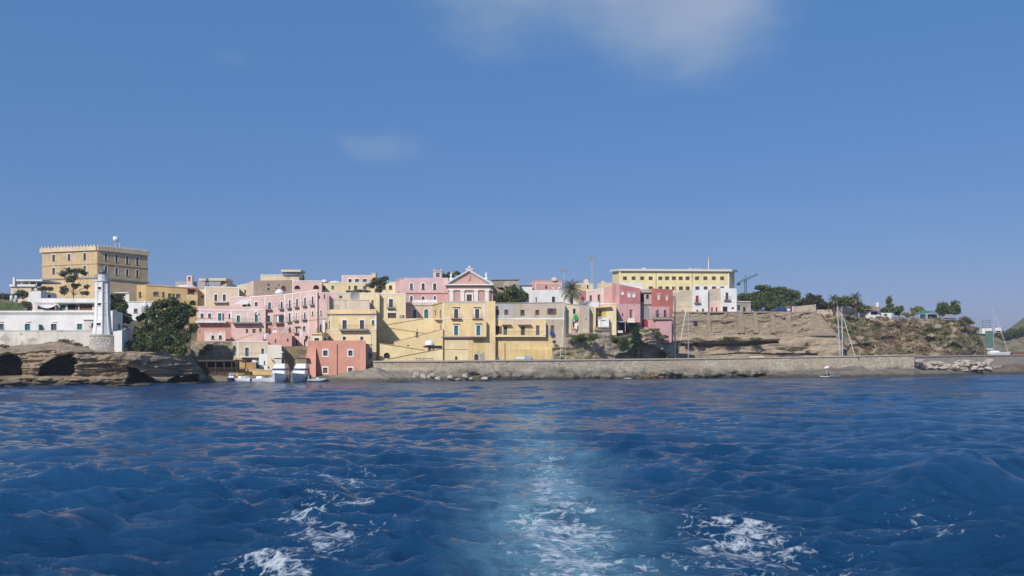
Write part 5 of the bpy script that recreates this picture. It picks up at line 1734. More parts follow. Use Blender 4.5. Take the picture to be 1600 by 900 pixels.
root, wa = house('house', 'ochre yellow house with two white framed doors above the salmon house', [(512, 172.2, 485.5), (517, 170, 483.5), (588, 170, 483)], 1.0, 9, yellow,
                 [(514.4, 502, 512, 2.4, 'G'), (538.5, 500.3, 513.3, 6.6, 'Gf', {'s': 1.7}), (565.7, 500.3, 513.3, 6.6, 'Gf', {'s': 1.7}), (583, 500.5, 507, 4, 'Cf', {'s': 1.6}), (538, 526, 531.5, 4.6, 'Df', {'s': 0.6}), (565.3, 526, 531.5, 4.6, 'Df', {'s': 0.6})],
                 [(511, 491, 588, 490.6, 1.2, 0.30, slab_m, 'cornice'), (516, 492.9, 588, 492.5, 1.2), (517.3, 493, 517.3, 515, 1.7), (587.2, 493, 587.2, 515, 2.0), (516, 515, 588, 514.8, 1.1)],
                 zones=[(516, 515.5, 589, 560, yellow_pale)], balcs=[(531, 575.5, 514.2, 518.5, {'depth': 1.0, 'rail': 6})], inner=592)
house('house', 'narrow strip of pale yellow wall with grey moulding beside the salmon house', [(569.5, 164, 537), (581.5, 164, 537)], 1.0, 4, yellow_pale, trims=[(569, 538.2, 582, 538.2, 1.0, 0.15, slab_m, 'cornice'), (580.5, 516, 580.5, 553, 0.7, 0.06, concrete, 'drainpipe')], inner=584)
root, wa = house('house', 'salmon coloured harbour house with white framed square windows by the boats', [(481, 157, 532.2), (571.5, 156.2, 532.2)], -0.3, 9, salmon,
                 [(508.5, 547.5, 556, 7, 'Gfq', {'s': 1.6}), (547.6, 547.5, 556, 6.6, 'Gfq', {'s': 1.6}), (508.3, 574.5, 583, 7, 'Bfq', {'s': 1.6}), (547.5, 574.5, 583, 7, 'Bfq', {'s': 1.6})],
                 [(527, 538, 527, 586, 0.9, 0.14, plain('drain_rust', (0.16, 0.09, 0.08), 0.6), 'drainpipe')], zones=[(562, 544, 572, 588, plaster('light_salmon', (0.68, 0.33, 0.24), 0.2, seed=33))], inner=576)
mb = MB()
A, Bq2 = P(473.5, 590, 156.2), P(494, 590, 156.2)
for x0, x1 in ((474, 493.5),):
    q = [P(474, 591, 155.0), P(493.5, 591, 154.0), P(493.5, 544, 156.6), P(480, 544, 156.7)]
    qb = [P(474, 591, 158.0), P(493.5, 591, 158.0), P(493.5, 544, 158.0), P(480, 544, 158.0)]
    mb.hexa(q, qb, salmon)
mb.build('buttress', root)


# ---------------------------------------------------------------- zigzag ramp walls
ramp_y = plaster('ramp_wall_yellow', (0.77, 0.61, 0.33), 0.25, 0.0, seed=34)
ramp_p = plaster('ramp_wall_pale', (0.78, 0.64, 0.37), 0.28, 0.12, (0.62, 0.55, 0.42), seed=35)
line_m = plain('brown_moulding', (0.33, 0.25, 0.15), 0.9)
house('ramp_wall', 'topmost pale yellow wall of the zigzag ramp, below the arched shell pink house', [(586, 178.6, 498), (634, 178.6, 497.5), (692, 178.4, 497)], 3, 2, ramp_y,
      trims=[(600, 508, 662, 497.8, 0.7, 0.08, line_m, 'moulding'), (598, 510.8, 664, 520.5, 0.7, 0.08, line_m, 'moulding')], cat='wall', inner=690)
house('ramp_wall', 'middle pale yellow wall of the zigzag ramp, with one small square window', [(596, 175.6, 539), (692, 175.4, 513.5)], 1.5, 2.2, ramp_y, [(637.7, 536.5, 541, 4, 'D')],
      trims=[(596, 539.2, 692, 513.7, 0.7, 0.10, cream, 'coping')], cat='wall', inner=690)
house('ramp_wall', 'lower pale wall of the zigzag ramp with a dark arched cellar door', [(585, 172.5, 533.5), (594, 171, 536), (690, 171, 551)], 1.0, 2.2, ramp_p, [(604.3, 551, 560, 9.5, 'Ka', {'s': 0.5, 'sm': ramp_p})],
      trims=[(594, 536.3, 668, 547.8, 0.7, 0.12, line_m, 'coping')], cat='wall', inner=690)
root, wa = house('ramp_wall', 'front pale wall of the zigzag ramp rising behind the breakwater', [(598, 166.5, 562.5), (610, 166.5, 560), (692, 166.5, 544)], 1.0, 2.0, ramp_p,
                 trims=[(606, 560.9, 692, 544.2, 0.7, 0.10, line_m, 'coping')], cat='wall', inner=690)
benches = [(653, 'short'), (668, 'long')]
for q, wd in ((653.5, 9), (668, 17)):
    mb = MB()
    yy = 165.6
    b0 = thing('bench', ('short' if wd == 9 else 'long') + ' bench against the front ramp wall behind the breakwater', 'bench', P(q, 564, yy))
    mb.pbox(q - wd / 2, q + wd / 2, 559.9, 560.7, yy, 0.4, wood_d)
    mb.build('seat', b0)
    for k in (-0.42, 0.38):
        lg = MB()
        lg.pbox(q + wd * k, q + wd * k + 0.8, 560.75, 564, yy + .05, 0.3, concrete)
        lg.build('leg', b0)
ky = 168.6
root = thing('kiosk', 'small kiosk with white domed canopy on the ramp beside the yellow house', 'kiosk', P(671, 548, ky))
mb = MB()
mb.pbox(664.5, 678, 538.5, 552, ky + 1, 1.2, ramp_p)
mb.build('wall', root)
mb = MB()
n = 8
cc = P(671, 539.3, ky + 1.0)
for i in range(n):
    for j in range(8):
        g = lambda i, j: (cc.x - 0.9 * math.cos(math.pi * i / n), cc.y - 0.9 * math.sin(math.pi * i / n) * math.cos(j / 8 * math.pi / 2), cc.z + 1.0 * math.sin(j / 8 * math.pi / 2) * (0.35 + 0.65 * math.sin(math.pi * i / n)) if False else cc.z + 1.02 * math.sin(j / 8 * math.pi / 2) * math.sin(math.pi * (i / n)) ** 0.6)
        mb.poly([g(i, j), g(i + 1, j), g(i + 1, j + 1), g(i, j + 1)], canvas_w)
mb.build('domed_canopy', root)
mb = MB()
mb.pbox(668.7, 673.6, 539.5, 548, ky + 0.93, 0.06, wood_d)
mb.build('door', root)
mb = MB()
mb.pbox(674.5, 690, 540, 544.5, ky + 0.4, 1.5, void)  # plain dark block set beside the door
mb.pbox(661.5, 668, 540.6, 543, ky + 0.9, 0.06, glass_m)
mb.build('dark_side_panels', root)
house('house', 'shell pink house with two arched windows under the rosy palazzo', [(634.5, 191, 472.5), (692, 191, 472.5)], 6, 6, shell_pink,
      [(647.8, 483.5, 497, 5.6, 'Cfa', {'s': 1.2}), (666.2, 483, 497, 6.6, 'Tfa', {'s': 1.2})], [(634, 477.3, 684, 477.3, 0.8, 0.12, slab_m, 'cornice'), (655, 473, 655, 477, 1.6), (676, 473, 676, 477, 1.2)], inner=690)
root = thing('parapet', 'white draped parapet in front of the rosy palazzo', 'parapet', P(664, 472, 192))
mb = MB()
mb.pbox(644, 660, 468.8, 472.6, 192.2, 0.25, white)
mb.pbox(660.05, 683, 468.3, 472.6, 192.2, 0.25, white)
mb.build('panel', root)

# ---------------------------------------------------------------- rosy palazzo with arched windows
root, wa = house('palazzo', 'rosy palazzo with two rows of white arched windows beside the church', [(617.5, 212, 437.5), (624, 207.5, 435), (632, 205.5, 434.3), (700, 206, 434)], 8, 9, palazzo_pink,
                 [(643, 442.5, 452.5, 4.4, 'Cfa', {'s': 1.5}), (661.3, 442.5, 452.5, 4.6, 'Gfa', {'s': 1.5}), (679.3, 442.5, 452.5, 4.8, 'Gfa', {'s': 1.5}),
                  (643, 462.5, 471, 4.4, 'Cfa', {'s': 1.4}), (661.3, 463, 469, 4.6, 'Gfa', {'s': 1.4}), (679.5, 462.5, 470, 3.6, 'Cfa', {'s': 1.4}),
                  (620.8, 443.5, 455, 1.3, 'Wf', {'s': 0.5}), (623.2, 443, 454, 0.6, 'W', {})],
                 [(632, 458, 700, 458, 1.2, 0.14, maroon, 'string_course'), (617.5, 437.4, 632, 434.6, 1.0, 0.1, shell_pink, 'coping'), (692.5, 444, 692.5, 460, 1.6, 0.06, shell_pink, 'pilaster')],
                 zones=[(632, 459, 700, 475, plaster('bright_pink', (0.68, 0.39, 0.37), 0.25, seed=36))], cat='palazzo', inner=701)
bt = thing('bell_tower', 'small pinkish bell tower with open belfry on the rosy palazzo', 'bell tower', P(683.5, 435, 208))
mb = MB()
Yb = 207.5
for a, b, c2, d in ((677, 681.4, 423.5, 436), (687, 690, 423.5, 436), (681.42, 686.98, 423.5, 426), (681.42, 686.98, 433.2, 436)):
    mb.pbox(a, b, c2, d, Yb, 1.6, shell_pink)
mb.pbox(676.2, 690.8, 422.3, 423.48, Yb - 0.15, 1.9, shell_pink)
mb.build('wall', bt)
mb = MB()
for q in (677.2, 688.2):
    for dy in (0, 1.3):
        mb.pbox(q, q + 1.8, 419.6, 422.28, Yb + dy, 0.3, shell_pink)
mb.build('corner_horns', bt)
mb = MB()
mb.lathe(P(684.2, 432, Yb + 0.8), [(0.34, 0), (0.26, 0.15), (0.2, 0.42), (0.05, 0.55)], plain('bronze', (0.09, 0.08, 0.05), 0.4, 0.6), 12)
mb.tube([P(681.4, 427.6, Yb + .8), P(687, 427.6, Yb + .8)], 0.05, iron, 5)
mb.build('bell', bt)

# ---------------------------------------------------------------- church
CY = 203.0
ch = thing('church', 'pink neoclassical church front with white pilasters and a triangular pediment', 'church', P(733, 480, CY))
w = Wall((700, CY, 447), (766, CY, 447))
mb = MB()
mb.pbox(700, 766, 446, 478, CY, 10, church_pink)
mb.pbox(766.02, 770, 452, 478, CY + 0.6, 9, church_pink)
mb.build('wall', ch)
mb = MB()
up = lambda px, py, out=0.0: w.pt(w.u(px), w.z(px, py), out)
mb.hexa([up(700, 445, .05), up(766, 445, .05), up(733.5, 424.5, .05), up(733.4, 424.5, .05)], [up(700, 445, -9), up(766, 445, -9), up(733.5, 424.5, -9), up(733.4, 424.5, -9)], church_pink)
ped = mb.build('pediment', ch)
mb = MB()
for a, b in (((695.5, 443.6), (733.4, 421.6)), ((771.5, 443.6), (733.6, 421.6))):
    for k, (t, pr) in enumerate(((0.0, 0.75), (1.7, 0.5))):
        q = [up(a[0], a[1] + t, pr), up(b[0], b[1] + t, pr), up(b[0], b[1] + t + 1.68, pr), up(a[0], a[1] + t + 1.68, pr)]
        qb = [up(a[0], a[1] + t, -9), up(b[0], b[1] + t, -9), up(b[0], b[1] + t + 1.68, -9), up(a[0], a[1] + t + 1.68, -9)]
        if a[0] > b[0]:
            q, qb = q[::-1], qb[::-1]
        mb.hexa(q[::-1], qb[::-1], trim_w)
mb.build('raking_cornice', ped)
mb = MB()
w.slab(mb, w.u(695.5), w.u(771.5), w.z(733, 446), w.z(733, 444.2), -9, 0.75, trim_w)
w.slab(mb, w.u(697), w.u(770), w.z(733, 447.3), w.z(733, 446.03), -0.05, 0.5, concrete)
w.slab(mb, w.u(699), w.u(767.5), w.z(733, 453.6), w.z(733, 451.8), -0.05, 0.35, trim_w)
mb.build('cornice', ch)
for q in (705.5, 722.6, 744, 760.8):
    mb = MB()
    w.slab(mb, w.u(q - 3), w.u(q + 3), w.z(q, 476), w.z(q, 455.2), -0.05, 0.30, trim_w)
    w.slab(mb, w.u(q - 3.6), w.u(q + 3.6), w.z(q, 455.18), w.z(q, 453.62), -0.05, 0.40, trim_w)
    mb.build('pilaster', ch)
mb = MB()
w.slab(mb, w.u(727.3), w.u(729.3), w.z(733, 476), w.z(733, 458), -0.05, 0.2, trim_w)
w.slab(mb, w.u(737.2), w.u(739.6), w.z(733, 476), w.z(733, 458), -0.05, 0.2, trim_w)
w.slab(mb, w.u(729.32), w.u(737.18), w.z(733, 460.2), w.z(733, 458), -0.05, 0.2, trim_w)
d = mb.build('door', ch)
mb = MB()
w.slab(mb, w.u(729.32), w.u(737.18), w.z(733, 476), w.z(733, 460.22), -0.05, 0.03, wood_d)
mb.build('leaf', d)
mb = MB()
mb.lathe(P(733, 433.5, CY - 0.15), [(0.05, -0.75), (0.3, -0.55), (0.42, 0), (0.38, 0.35), (0.5, 0.45), (0.05, 0.7)], church_pink, 12, 1, 0.4)
mb.build('emblem', ped)
for q, y0 in ((704.8, 437.5), (759.6, 437.0)):
    mb = MB()
    c3 = P(q, y0, CY + 0.6)
    k = CY / F
    mb.lathe(c3, [(2.7 * k, -0.3), (2.7 * k, 3 * k), (2.0 * k, 3.3 * k), (1.0 * k, 4.2 * k), (1.0 * k, 5.5 * k), (2.0 * k, 7.0 * k), (2.1 * k, 8.3 * k), (0.9 * k, 9.4 * k), (0.9 * k, 10.4 * k), (0.3 * k, 12.5 * k)], trim_w, 12)
    mb.build('finial', ch, True)
mb = MB()
mb.hexa([up(728.3, 422.4, .6), up(738.8, 422.4, .6), up(735.5, 418.2, .6), up(731.5, 418.2, .6)], [up(728.3, 422.4, -.5), up(738.8, 422.4, -.5), up(735.5, 418.2, -.5), up(731.5, 418.2, -.5)], shell_pink)
mb.lathe(P(733.5, 418.1, CY), [(0.3, 0), (0.36, 0.15), (0.12, 0.35), (0.03, 0.42)], trim_w, 10)
for q in (729, 738.2):
    mb.lathe(P(q, 422, CY - .2), [(0.05, -.1), (0.22, 0.0), (0.22, 0.2), (0.05, 0.35)], trim_w, 10)
mb.build('apex_ornament', ch)
house('wall', 'ruined grey stone building right of the church pediment', [(768, 216, 438), (811, 216, 437.5)], 11, 8, plaster('ruin_stone', (0.40, 0.35, 0.28), 0.6, 0.8, (0.28, 0.24, 0.19), seed=37),
      [(791.5, 447.5, 450.5, 5, 'K'), (804, 444, 447, 3.4, 'K')], [(768, 437.6, 812, 437.3, 0.7, 0.2, wood_d, 'coping'), (787, 444.6, 796, 444.4, 1.2, 0.1, cream, 'lintel')], cat='ruin', inner=768)
house('shed', 'low brown lean to shed before the ruined stone building', [(768, 211, 455), (774, 211, 449), (786, 211, 448.5), (789, 211, 455)], 12, 3, plaster('brown_earth_render', (0.33, 0.25, 0.18), 0.5, 0.4, seed=38), cat='shed', inner=768)
mb = MB()
mb.pbox(770, 782, 458.5, 461.2, 207, 2.5, canvas_w)
tag(mb.build('canopy', None), 'small white canopy left of the dark tree by the church', 'canopy')

# ---------------------------------------------------------------- big yellow waterfront house and its long neighbour
S7 = {'s': 1.5}
root, wa = house('house', 'large golden yellow corner house with white framed balcony doors below the church', [(676, 183, 475), (683.5, 179, 472.5), (692, 176, 470.5), (757.5, 176, 470.5)], 0.9, 9, yellow,
                 [(679.8, 485, 493, 2.6, 'N'), (688, 484, 497, 2.4, 'B'), (688, 508, 522, 2.2, 'B'), (681, 506, 513, 3, 'K'),
                  (712.8, 483, 497.2, 6.3, 'Gfbh', {'s': 1.7, 'e': 5, 't': 2.0, 'r': 6}), (745.6, 483, 497.2, 6.3, 'Gfbh', {'s': 1.7, 'e': 5, 't': 2.0, 'r': 6}),
                  (712.8, 509, 524, 6.2, 'Tfh', {'s': 1.7}), (713, 557, 562.5, 3.6, 'D'), (744.5, 553, 563, 6.6, 'Ga', {'s': 1.6, 'sm': shell_pink}), (777, 558, 563, 6, 'C')],
                 [(676, 476.3, 692, 471.8, 1.6, 0.16, cream, 'parapet_moulding'), (692, 471.3, 757.5, 471.3, 1.8, 0.16, cream, 'parapet_moulding'), (692, 473.5, 757.5, 473.5, 1.3), (692.8, 472, 692.8, 527, 1.8), (756.6, 473, 756.6, 498, 1.8), (692, 497.6, 757.5, 497.6, 1.2),
                  (676, 499.8, 692, 500, 1.2, 0.7, slab_m, 'ledge'), (694, 545.5, 731, 545.5, 0.6, 0.08, ochre, 'moulding')],
                 zones=[(692, 528.5, 731, 566, yellow_pale), (731, 528.5, 758, 566, yellow_worn)], balcs=[(690, 735, 525.8, 528.6, {'depth': 0.7, 'rail': 0, 'slab': slab_m})], inner=750)
# projecting bay with the second teal door
bw_ = Wall((735, 174.6, 497.9), (760, 174.6, 497.9))
house('bay', 'projecting yellow bay with a teal balcony door on the golden corner house', [(735, 174.7, 501), (760, 174.7, 501)], ZP(526.5, 174.7), 1.6, yellow,
      [(747.5, 508.5, 524, 6, 'Tfh', {'s': 1.6})], [(735, 526.3, 760, 526.3, 1.2, 0.15, slab_m, 'ledge')], cat='bay', inner=735)
# bow balcony on the flank
bb = thing('balcony', 'rounded cream bow balcony on the flank of the golden corner house', 'balcony', P(684, 527, 177))
mb = MB()
cb = P(686, 524, 178.6)
k = 177 / F
mb.lathe((cb.x, cb.y, ZP(524, 177)), [(0.4 * k, -9 * k), (4 * k, -4 * k), (8.2 * k, -0.3 * k), (8.6 * k, 0)], cream, 18, 1.0, 1.3)
mb.build('corbel', bb)
mb = MB()
for j in range(22):
    an = math.pi + math.pi * j / 21
    e = Vector((cb.x + 8.3 * k * math.cos(an), cb.y + 8.3 * k * 1.3 * math.sin(an), ZP(524, 177)))
    mb.tube([e, e + Vector((0, 0, 1.0))], 0.025, iron, 4)
mb.tube([(cb.x + 8.3 * k * math.cos(math.pi + math.pi * j / 21), cb.y + 8.3 * k * 1.3 * math.sin(math.pi + math.pi * j / 21), ZP(524, 177) + 1.0) for j in range(22)], 0.035, iron, 4)
mb.build('railing', bb)
root, wa = house('house', 'long house, grey and bare render above, yellow with long balcony below', [(757.6, 177.2, 473.5), (802, 177.2, 473), (882, 177.2, 472)], 0.9, 8, taupe,
                 [(777, 484, 492, 6, 'B'), (791.2, 484, 492, 6, 'B'), (816.4, 484.5, 492.3, 5.6, 'Gf', {'s': 0.5, 'sm': brown}), (839.4, 484.5, 492.3, 5.4, 'Bf', {'s': 0.5, 'sm': brown}), (862, 482, 491, 7, 'Go', {}),
                  (777.8, 509.5, 522, 6, 'Ko', {}), (789.5, 509.5, 523.3, 6, 'N'), (817, 509.5, 523.3, 6.2, 'G'), (840.2, 508.5, 523.3, 5, 'Cf', {'s': 0.7, 'sm': shell_pink}), (863, 508.5, 517, 5.4, 'B')],
                 [(757.6, 473.9, 882, 472.4, 0.8, 0.12, taupe, 'coping'), (802, 498.2, 882, 498.0, 2.4), (757.6, 498.6, 802, 498.2, 1.4), (802, 474, 802, 497, 0.9, 0.05, grey_blue, 'pilaster'), (802, 499.5, 802, 523, 2.2, 0.05, shell_pink, 'pilaster'), (881, 473, 881, 497, 1.6, 0.08, beige, 'pilaster'),
                  (784, 507.6, 799, 507.6, 0.9, 0.9, slab_m, 'canopy'), (809, 507.6, 830, 507.6, 0.9, 0.9, slab_m, 'canopy')],
                 zones=[(757, 470, 802, 498, grey_blue), (757, 498, 802, 527, yellow), (802, 499, 831, 527, ochre_dk), (831, 499, 852.5, 527, yellow), (785, 500, 799, 506, cream), (806, 500, 831, 506, shell_pink),
                        (757, 527, 785.2, 566, yellow_worn), (785.2, 527, 863.5, 566, ochre_dk), (863.5, 527, 882, 566, taupe)],
                 balcs=[(763, 852.5, 524, 528.3, {'depth': 1.1, 'rail': 6.0, 'slab': yellow_pale})], inner=760)
mb = MB()
w = wa(840)
w.slab(mb, w.u(848.5), w.u(852.5), w.z(850, 524), w.z(850, 503), 0, 1.2, yellow_pale)
mb.build('end_wall', root)
mb = MB()
w.slab(mb, w.u(786), w.u(788.5), w.z(800, 563), w.z(800, 535), -0.02, 0.35, ochre_dk)
w.slab(mb, w.u(800), w.u(863), w.z(830, 563), w.z(830, 546), -0.02, 0.7, plaster('lower_yellow_bulge', (0.70, 0.53, 0.23), 0.4, 0.1, (0.5, 0.42, 0.3), seed=40))
mb.build('buttress', root)
sb = thing('sign_board', 'long low white board leaning on the yellow basement wall', 'sign board', P(812, 562, 176))
mb = MB()
mb.pbox(804.5, 819.8, 557.2, 561.5, 175.9, 0.08, white_p)
mb.build('board', sb)
mb = MB()
mb.pbox(804, 805, 557, 563, 176.0, 0.1, wood_d)
mb.pbox(819, 820, 557, 563, 176.0, 0.1, wood_d)
mb.build('posts', sb)
sb = thing('sign_board', 'blue grey patterned board beside the long white board', 'sign board', P(825, 562, 176))
mb = MB()
mb.pbox(820.3, 830, 556.2, 561.8, 175.8, 0.08, plain('blue_grey_board', (0.30, 0.36, 0.45), 0.6, var=0.5))
mb.build('board', sb)

# ---------------------------------------------------------------- houses on the cliff
house('house', 'cream weathered house with a green towel in its window at the cliff edge', [(882, 179.4, 473.5), (905, 179.2, 476), (921, 180.2, 478.5)], 7.5, 8, plaster('stained_cream', (0.68, 0.57, 0.41), 0.6, 0.28, (0.42, 0.35, 0.27), seed=41),
      [(897.3, 482.5, 490.5, 4, 'K'), (897.4, 503, 511.5, 4.2, 'K'), (916, 497, 500, 2, 'K')], [(884.5, 486, 884.5, 512, 0.6, 0.08, concrete, 'drainpipe'), (882, 474, 905, 476.5, 0.9, 0.15, beige, 'coping')], inner=882)
house('house', 'white blocky house with two small dark doors behind the palm', [(826.5, 208, 453.5), (842, 204, 453), (900, 205, 452.5)], 11, 8, white, [(837.6, 464.5, 473, 2.4, 'G'), (864.8, 463.5, 473, 5, 'Gf', {'s': 0.5})], inner=826)
house('house', 'white lane side wall with blue shade between ruin and white house', [(811.5, 222, 447), (832, 222, 446.5)], 12, 5, white, trims=[(811.5, 446.4, 832, 446.1, 0.7, 0.3, wood_d, 'coping')], inner=811)
root, wa = house('house', 'pink house with a white dome left of the palm on the skyline', [(829.5, 226, 440.5), (836, 224, 438), (878, 224, 438.5)], 13, 8, pink_deep,
                 [(853.4, 446, 451.5, 2.6, 'K'), (863.9, 446.5, 451, 3, 'Wf', {'s': 0.3}), (872.6, 446.3, 451, 4, 'Wf', {'s': 0.3})], [(836, 442.3, 878, 442.6, 1.0), (837, 443, 837, 453, 1.0), (877, 443, 877, 452, 1.2)], inner=829)
mb = MB()
mb.lathe(P(866.5, 440, 224.5), [(6 * .162, 0), (5.7 * .162, 2.6 * .162), (4.2 * .162, 5.2 * .162), (2 * .162, 6.7 * .162), (0.1, 7.1 * .162)], shell_pink, 18)
mb.build('dome', root, True)
root, wa = house('house', 'cream house with one white framed window right of the palm on the skyline', [(893, 233, 442.5), (927, 233, 443.5)], 13, 7, yellow_pale, [(918.2, 445, 450.3, 3, 'Gf', {'s': 0.9})], [(893, 442.6, 927, 443.8, 0.9)], inner=893)
mb = MB()
mb.pbox(912.5, 919.5, 437.8, 444, 233.5, 1.6, yellow_pale)
mb.pbox(913.6, 918.2, 436.2, 437.78, 233.8, 1.0, cream)
mb.build('chimney', root)
root, wa = house('house', 'low cream rooftop house left of the yellow barracks', [(933, 238, 443.5), (939, 236, 441.5), (958, 236, 441.5)], 13, 6, cream, inner=933)
mb = MB()
mb.pbox(939.5, 945, 438.8, 441.6, 236.6, 1.2, shell_pink)
mb.build('chimney', root)
house('house', 'pale pink house with white corner strips and two brown doors right of the palm', [(905, 202, 454.5), (916.3, 201, 454.2), (943, 201, 449.5), (957, 201, 447)], 8, 7, pink_pale,
      [(910.5, 464.3, 470.5, 5, 'B'), (923, 461.5, 471, 3.4, 'Bf', {'s': 0.3, 'sm': pink_pale}), (935.6, 460, 475, 3.6, 'Bf', {'s': 0.3, 'sm': pink_pale})],
      [(916.3, 455, 942, 450.6, 1.4), (917, 455, 917, 472, 1.5), (942, 450, 942, 474, 1.6)], zones=[(904, 452, 916.2, 472, maroon), (943, 440, 960, 480, plaster('soft_pink', (0.66, 0.40, 0.36), 0.3, seed=43))], inner=905)
house('house', 'low white house front stepping down below the pale pink house', [(904, 196, 470), (936, 196, 470.5)], 7, 6, white, trims=[(904, 470.3, 936, 470.8, 0.7)], inner=904)
house('house', 'narrow cream wall piece between the cream house and the yellow balcony house', [(918, 182.2, 479.5), (931, 182.2, 479.5)], 8.5, 6, plaster('pale_cream', (0.66, 0.56, 0.42), 0.5, 0.2, seed=44), zones=[(923, 487, 931, 520, yellow)], trims=[(920, 475, 920, 513, 1.0, 0.08, cream, 'drainpipe')], inner=918)
root, wa = house('house', 'yellow house with a loggia and white shed front on the cliff', [(929, 185, 480.5), (963, 185, 474.5)], 9, 7, yellow_pale,
                 [(938, 486, 495, 4.6, 'D'), (931, 500, 513, 4, 'D')], [(929, 481.3, 955, 479.4, 1.4, 1.0, ochre, 'canopy'), (936, 474.8, 963, 474.6, 1.6, 0.1, white)], zones=[(930, 482, 947, 498, plaster('acid_yellow', (0.62, 0.50, 0.10), 0.3, seed=45))], inner=929)
house('shed', 'white arched shed front below the yellow loggia', [(933.3, 183.4, 496), (951.5, 183.4, 496)], 9.5, 1.5, white, [(942.5, 500, 513, 8, 'Wf', {'s': 0.4})], cat='shed', inner=933)
root, wa = house('house', 'big pink and maroon house with white shutters on the cliff', [(956.5, 193, 442.3), (962, 191.6, 442.3), (968, 191, 445), (1000.5, 191, 450.5)], 8.8, 8, rose,
                 [(972.3, 454.5, 460.7, 4.2, 'Wf', {'s': 0.3}), (982.2, 456.3, 464.5, 4, 'Wf', {'s': 0.4}), (989.8, 457.3, 464.5, 4.6, 'Wf', {'s': 0.4}), (973, 489, 494.5, 1.8, 'D'), (985.5, 483.5, 496.5, 3.4, 'B'), (989.3, 484, 496.5, 1.6, 'W'), (991, 476, 477.6, 1.4, 'K')],
                 [(966.5, 477, 972.5, 501, 0.6, 0.1, concrete, 'drainpipe')] and [], zones=[(968, 440, 1001, 475, maroon), (956, 440, 968, 475, pink_deep)], inner=957)
aw = thing('awning', 'grey flat canopy over the dark space under the pink cliff house', 'awning', P(965, 502, 190))
mb = MB()
mb.hexa([P(952, 502.5, 186.5), P(977.5, 502.8, 186.5), P(978, 500.6, 191), P(953, 499.5, 191)], [P(952, 503.3, 186.52), P(977.5, 503.6, 186.52), P(978, 501.4, 191.02), P(953, 500.3, 191.02)], canvas_g)
mb.build('canvas', aw)
mb = MB()
for q in (952.6, 964, 977):
    mb.tube([P(q, 503.5, 186.6), P(q, 518, 186.6)], 0.06, aerial, 5)
mb.build('poles', aw)
mb = MB()
mb.pbox(953, 1000, 503.6, 519, 190.4, 0.3, void)  # dark sheet painting the shade beneath the canopy
mb.pbox(956, 968, 507, 518, 189.4, 0.1, blue_glass)
tag(mb.build('canopy_shade_panel', None), 'dark panel standing in for the shade under the grey canopy on the cliff, with a glass pane', 'dark panel')
mb = MB()
mb.pbox(961, 973, 516.5, 520, 186.0, 0.25, white)
mb.pbox(955, 961, 516, 521, 186.2, 0.2, white_old)
tag(mb.build('terrace_parapet', None), 'low white parapet of the cafe terrace on the cliff', 'parapet')
aw = thing('awning', 'cream sloping awning on the front of the big pink cliff house', 'awning', P(986, 502, 192))
mb = MB()
mb.hexa([P(980, 503.2, 188.3), P(992.8, 503.4, 188.3), P(991.5, 497.2, 190.95), P(981.5, 497.2, 190.95)], [P(980, 504, 188.32), P(992.8, 504.2, 188.32), P(991.5, 498, 190.97), P(981.5, 498, 190.97)], plain('cream_canvas', (0.74, 0.68, 0.55), 0.9))
mb.build('canvas', aw)
mb = MB()
for q in (980.3, 992.5):
    mb.tube([P(q, 503.8, 188.3), P(q, 503.5, 190.9)], 0.05, white_p, 5)
mb.build('arms', aw)
house('house', 'narrow house with a loggia and a grey plastered arch between the two red houses', [(1000.2, 193.5, 452), (1018.5, 193.5, 451.5)], 9, 6, plaster('grey_pink_render', (0.47, 0.38, 0.35), 0.5, 0.5, (0.40, 0.37, 0.35), seed=46),
      [(1003.5, 459.5, 472, 5.5, 'K'), (1011.8, 460.5, 467.5, 4, 'K'), (1007.5, 499, 511.5, 10, 'Ra', {'s': 0.6, 'sm': pink_deep})], [(1000.2, 457.2, 1018, 457.2, 0.9, 0.4, slab_m, 'ledge'), (1000.2, 475.5, 1018, 475.5, 0.9, 0.3, slab_m, 'ledge'), (1016, 499, 1016, 514, 3.4, 0.05, pink_deep, 'pilaster'),
       (1002, 498.2, 1018, 498.2, 1.0, 0.1, concrete, 'ledge')], inner=1001)
mb = MB()
w = Wall((1000.2, 193.5, 452), (1018.5, 193.5, 451.5))
for i in range(10):
    a0, a1 = math.pi * i / 10, math.pi * (i + 1) / 10
    f = lambda a: w.pt(w.u(1008.5) - 0.85 * math.cos(a), w.z(1008, 485) + 1.15 * math.sin(a), 0.02)
    mb.poly([w.pt(w.u(1008.5) - 0.85 * math.cos(a0), w.z(1008, 497), .02), w.pt(w.u(1008.5) - 0.85 * math.cos(a1), w.z(1008, 497), .02), f(a1), f(a0)], plain('arch_grey', (0.27, 0.265, 0.25), 0.95))  # plain grey arch laid flat on the wall face
o_ = mb.build('niche', None)
tag(o_, 'grey arched niche on the narrow house between the two red houses', 'niche')
house('house', 'peeling dark red house with a long balcony at the end of the cliff row', [(1018.3, 193, 450.5), (1051.5, 193, 452.5)], 8, 8, red,
      [(1029, 459.5, 468.5, 2.6, 'Wf', {'s': 0.8, 'sm': beige}), (1041.8, 461, 469.3, 2.4, 'Wf', {'s': 0.8, 'sm': beige}), (1027, 484.5, 495.8, 3.8, 'D'), (1039, 484.5, 495.8, 3.8, 'Gf', {'s': 0.4, 'sm': rose})],
      zones=[(1018, 479, 1046, 530, plaster('mauve_plaster', (0.52, 0.31, 0.33), 0.45, 0.1, seed=47)), (1046, 497, 1052, 530, rose)], balcs=[(1019.5, 1048, 496.2, 501.5, {'depth': 0.9, 'rail': 5.5})], inner=1019)
house('house', 'mauve pink lower wall hanging over the cliff edge below the red house', [(1024, 191.6, 502.5), (1049.5, 191.6, 501.5)], 7.6, 1.3, rose, inner=1024)

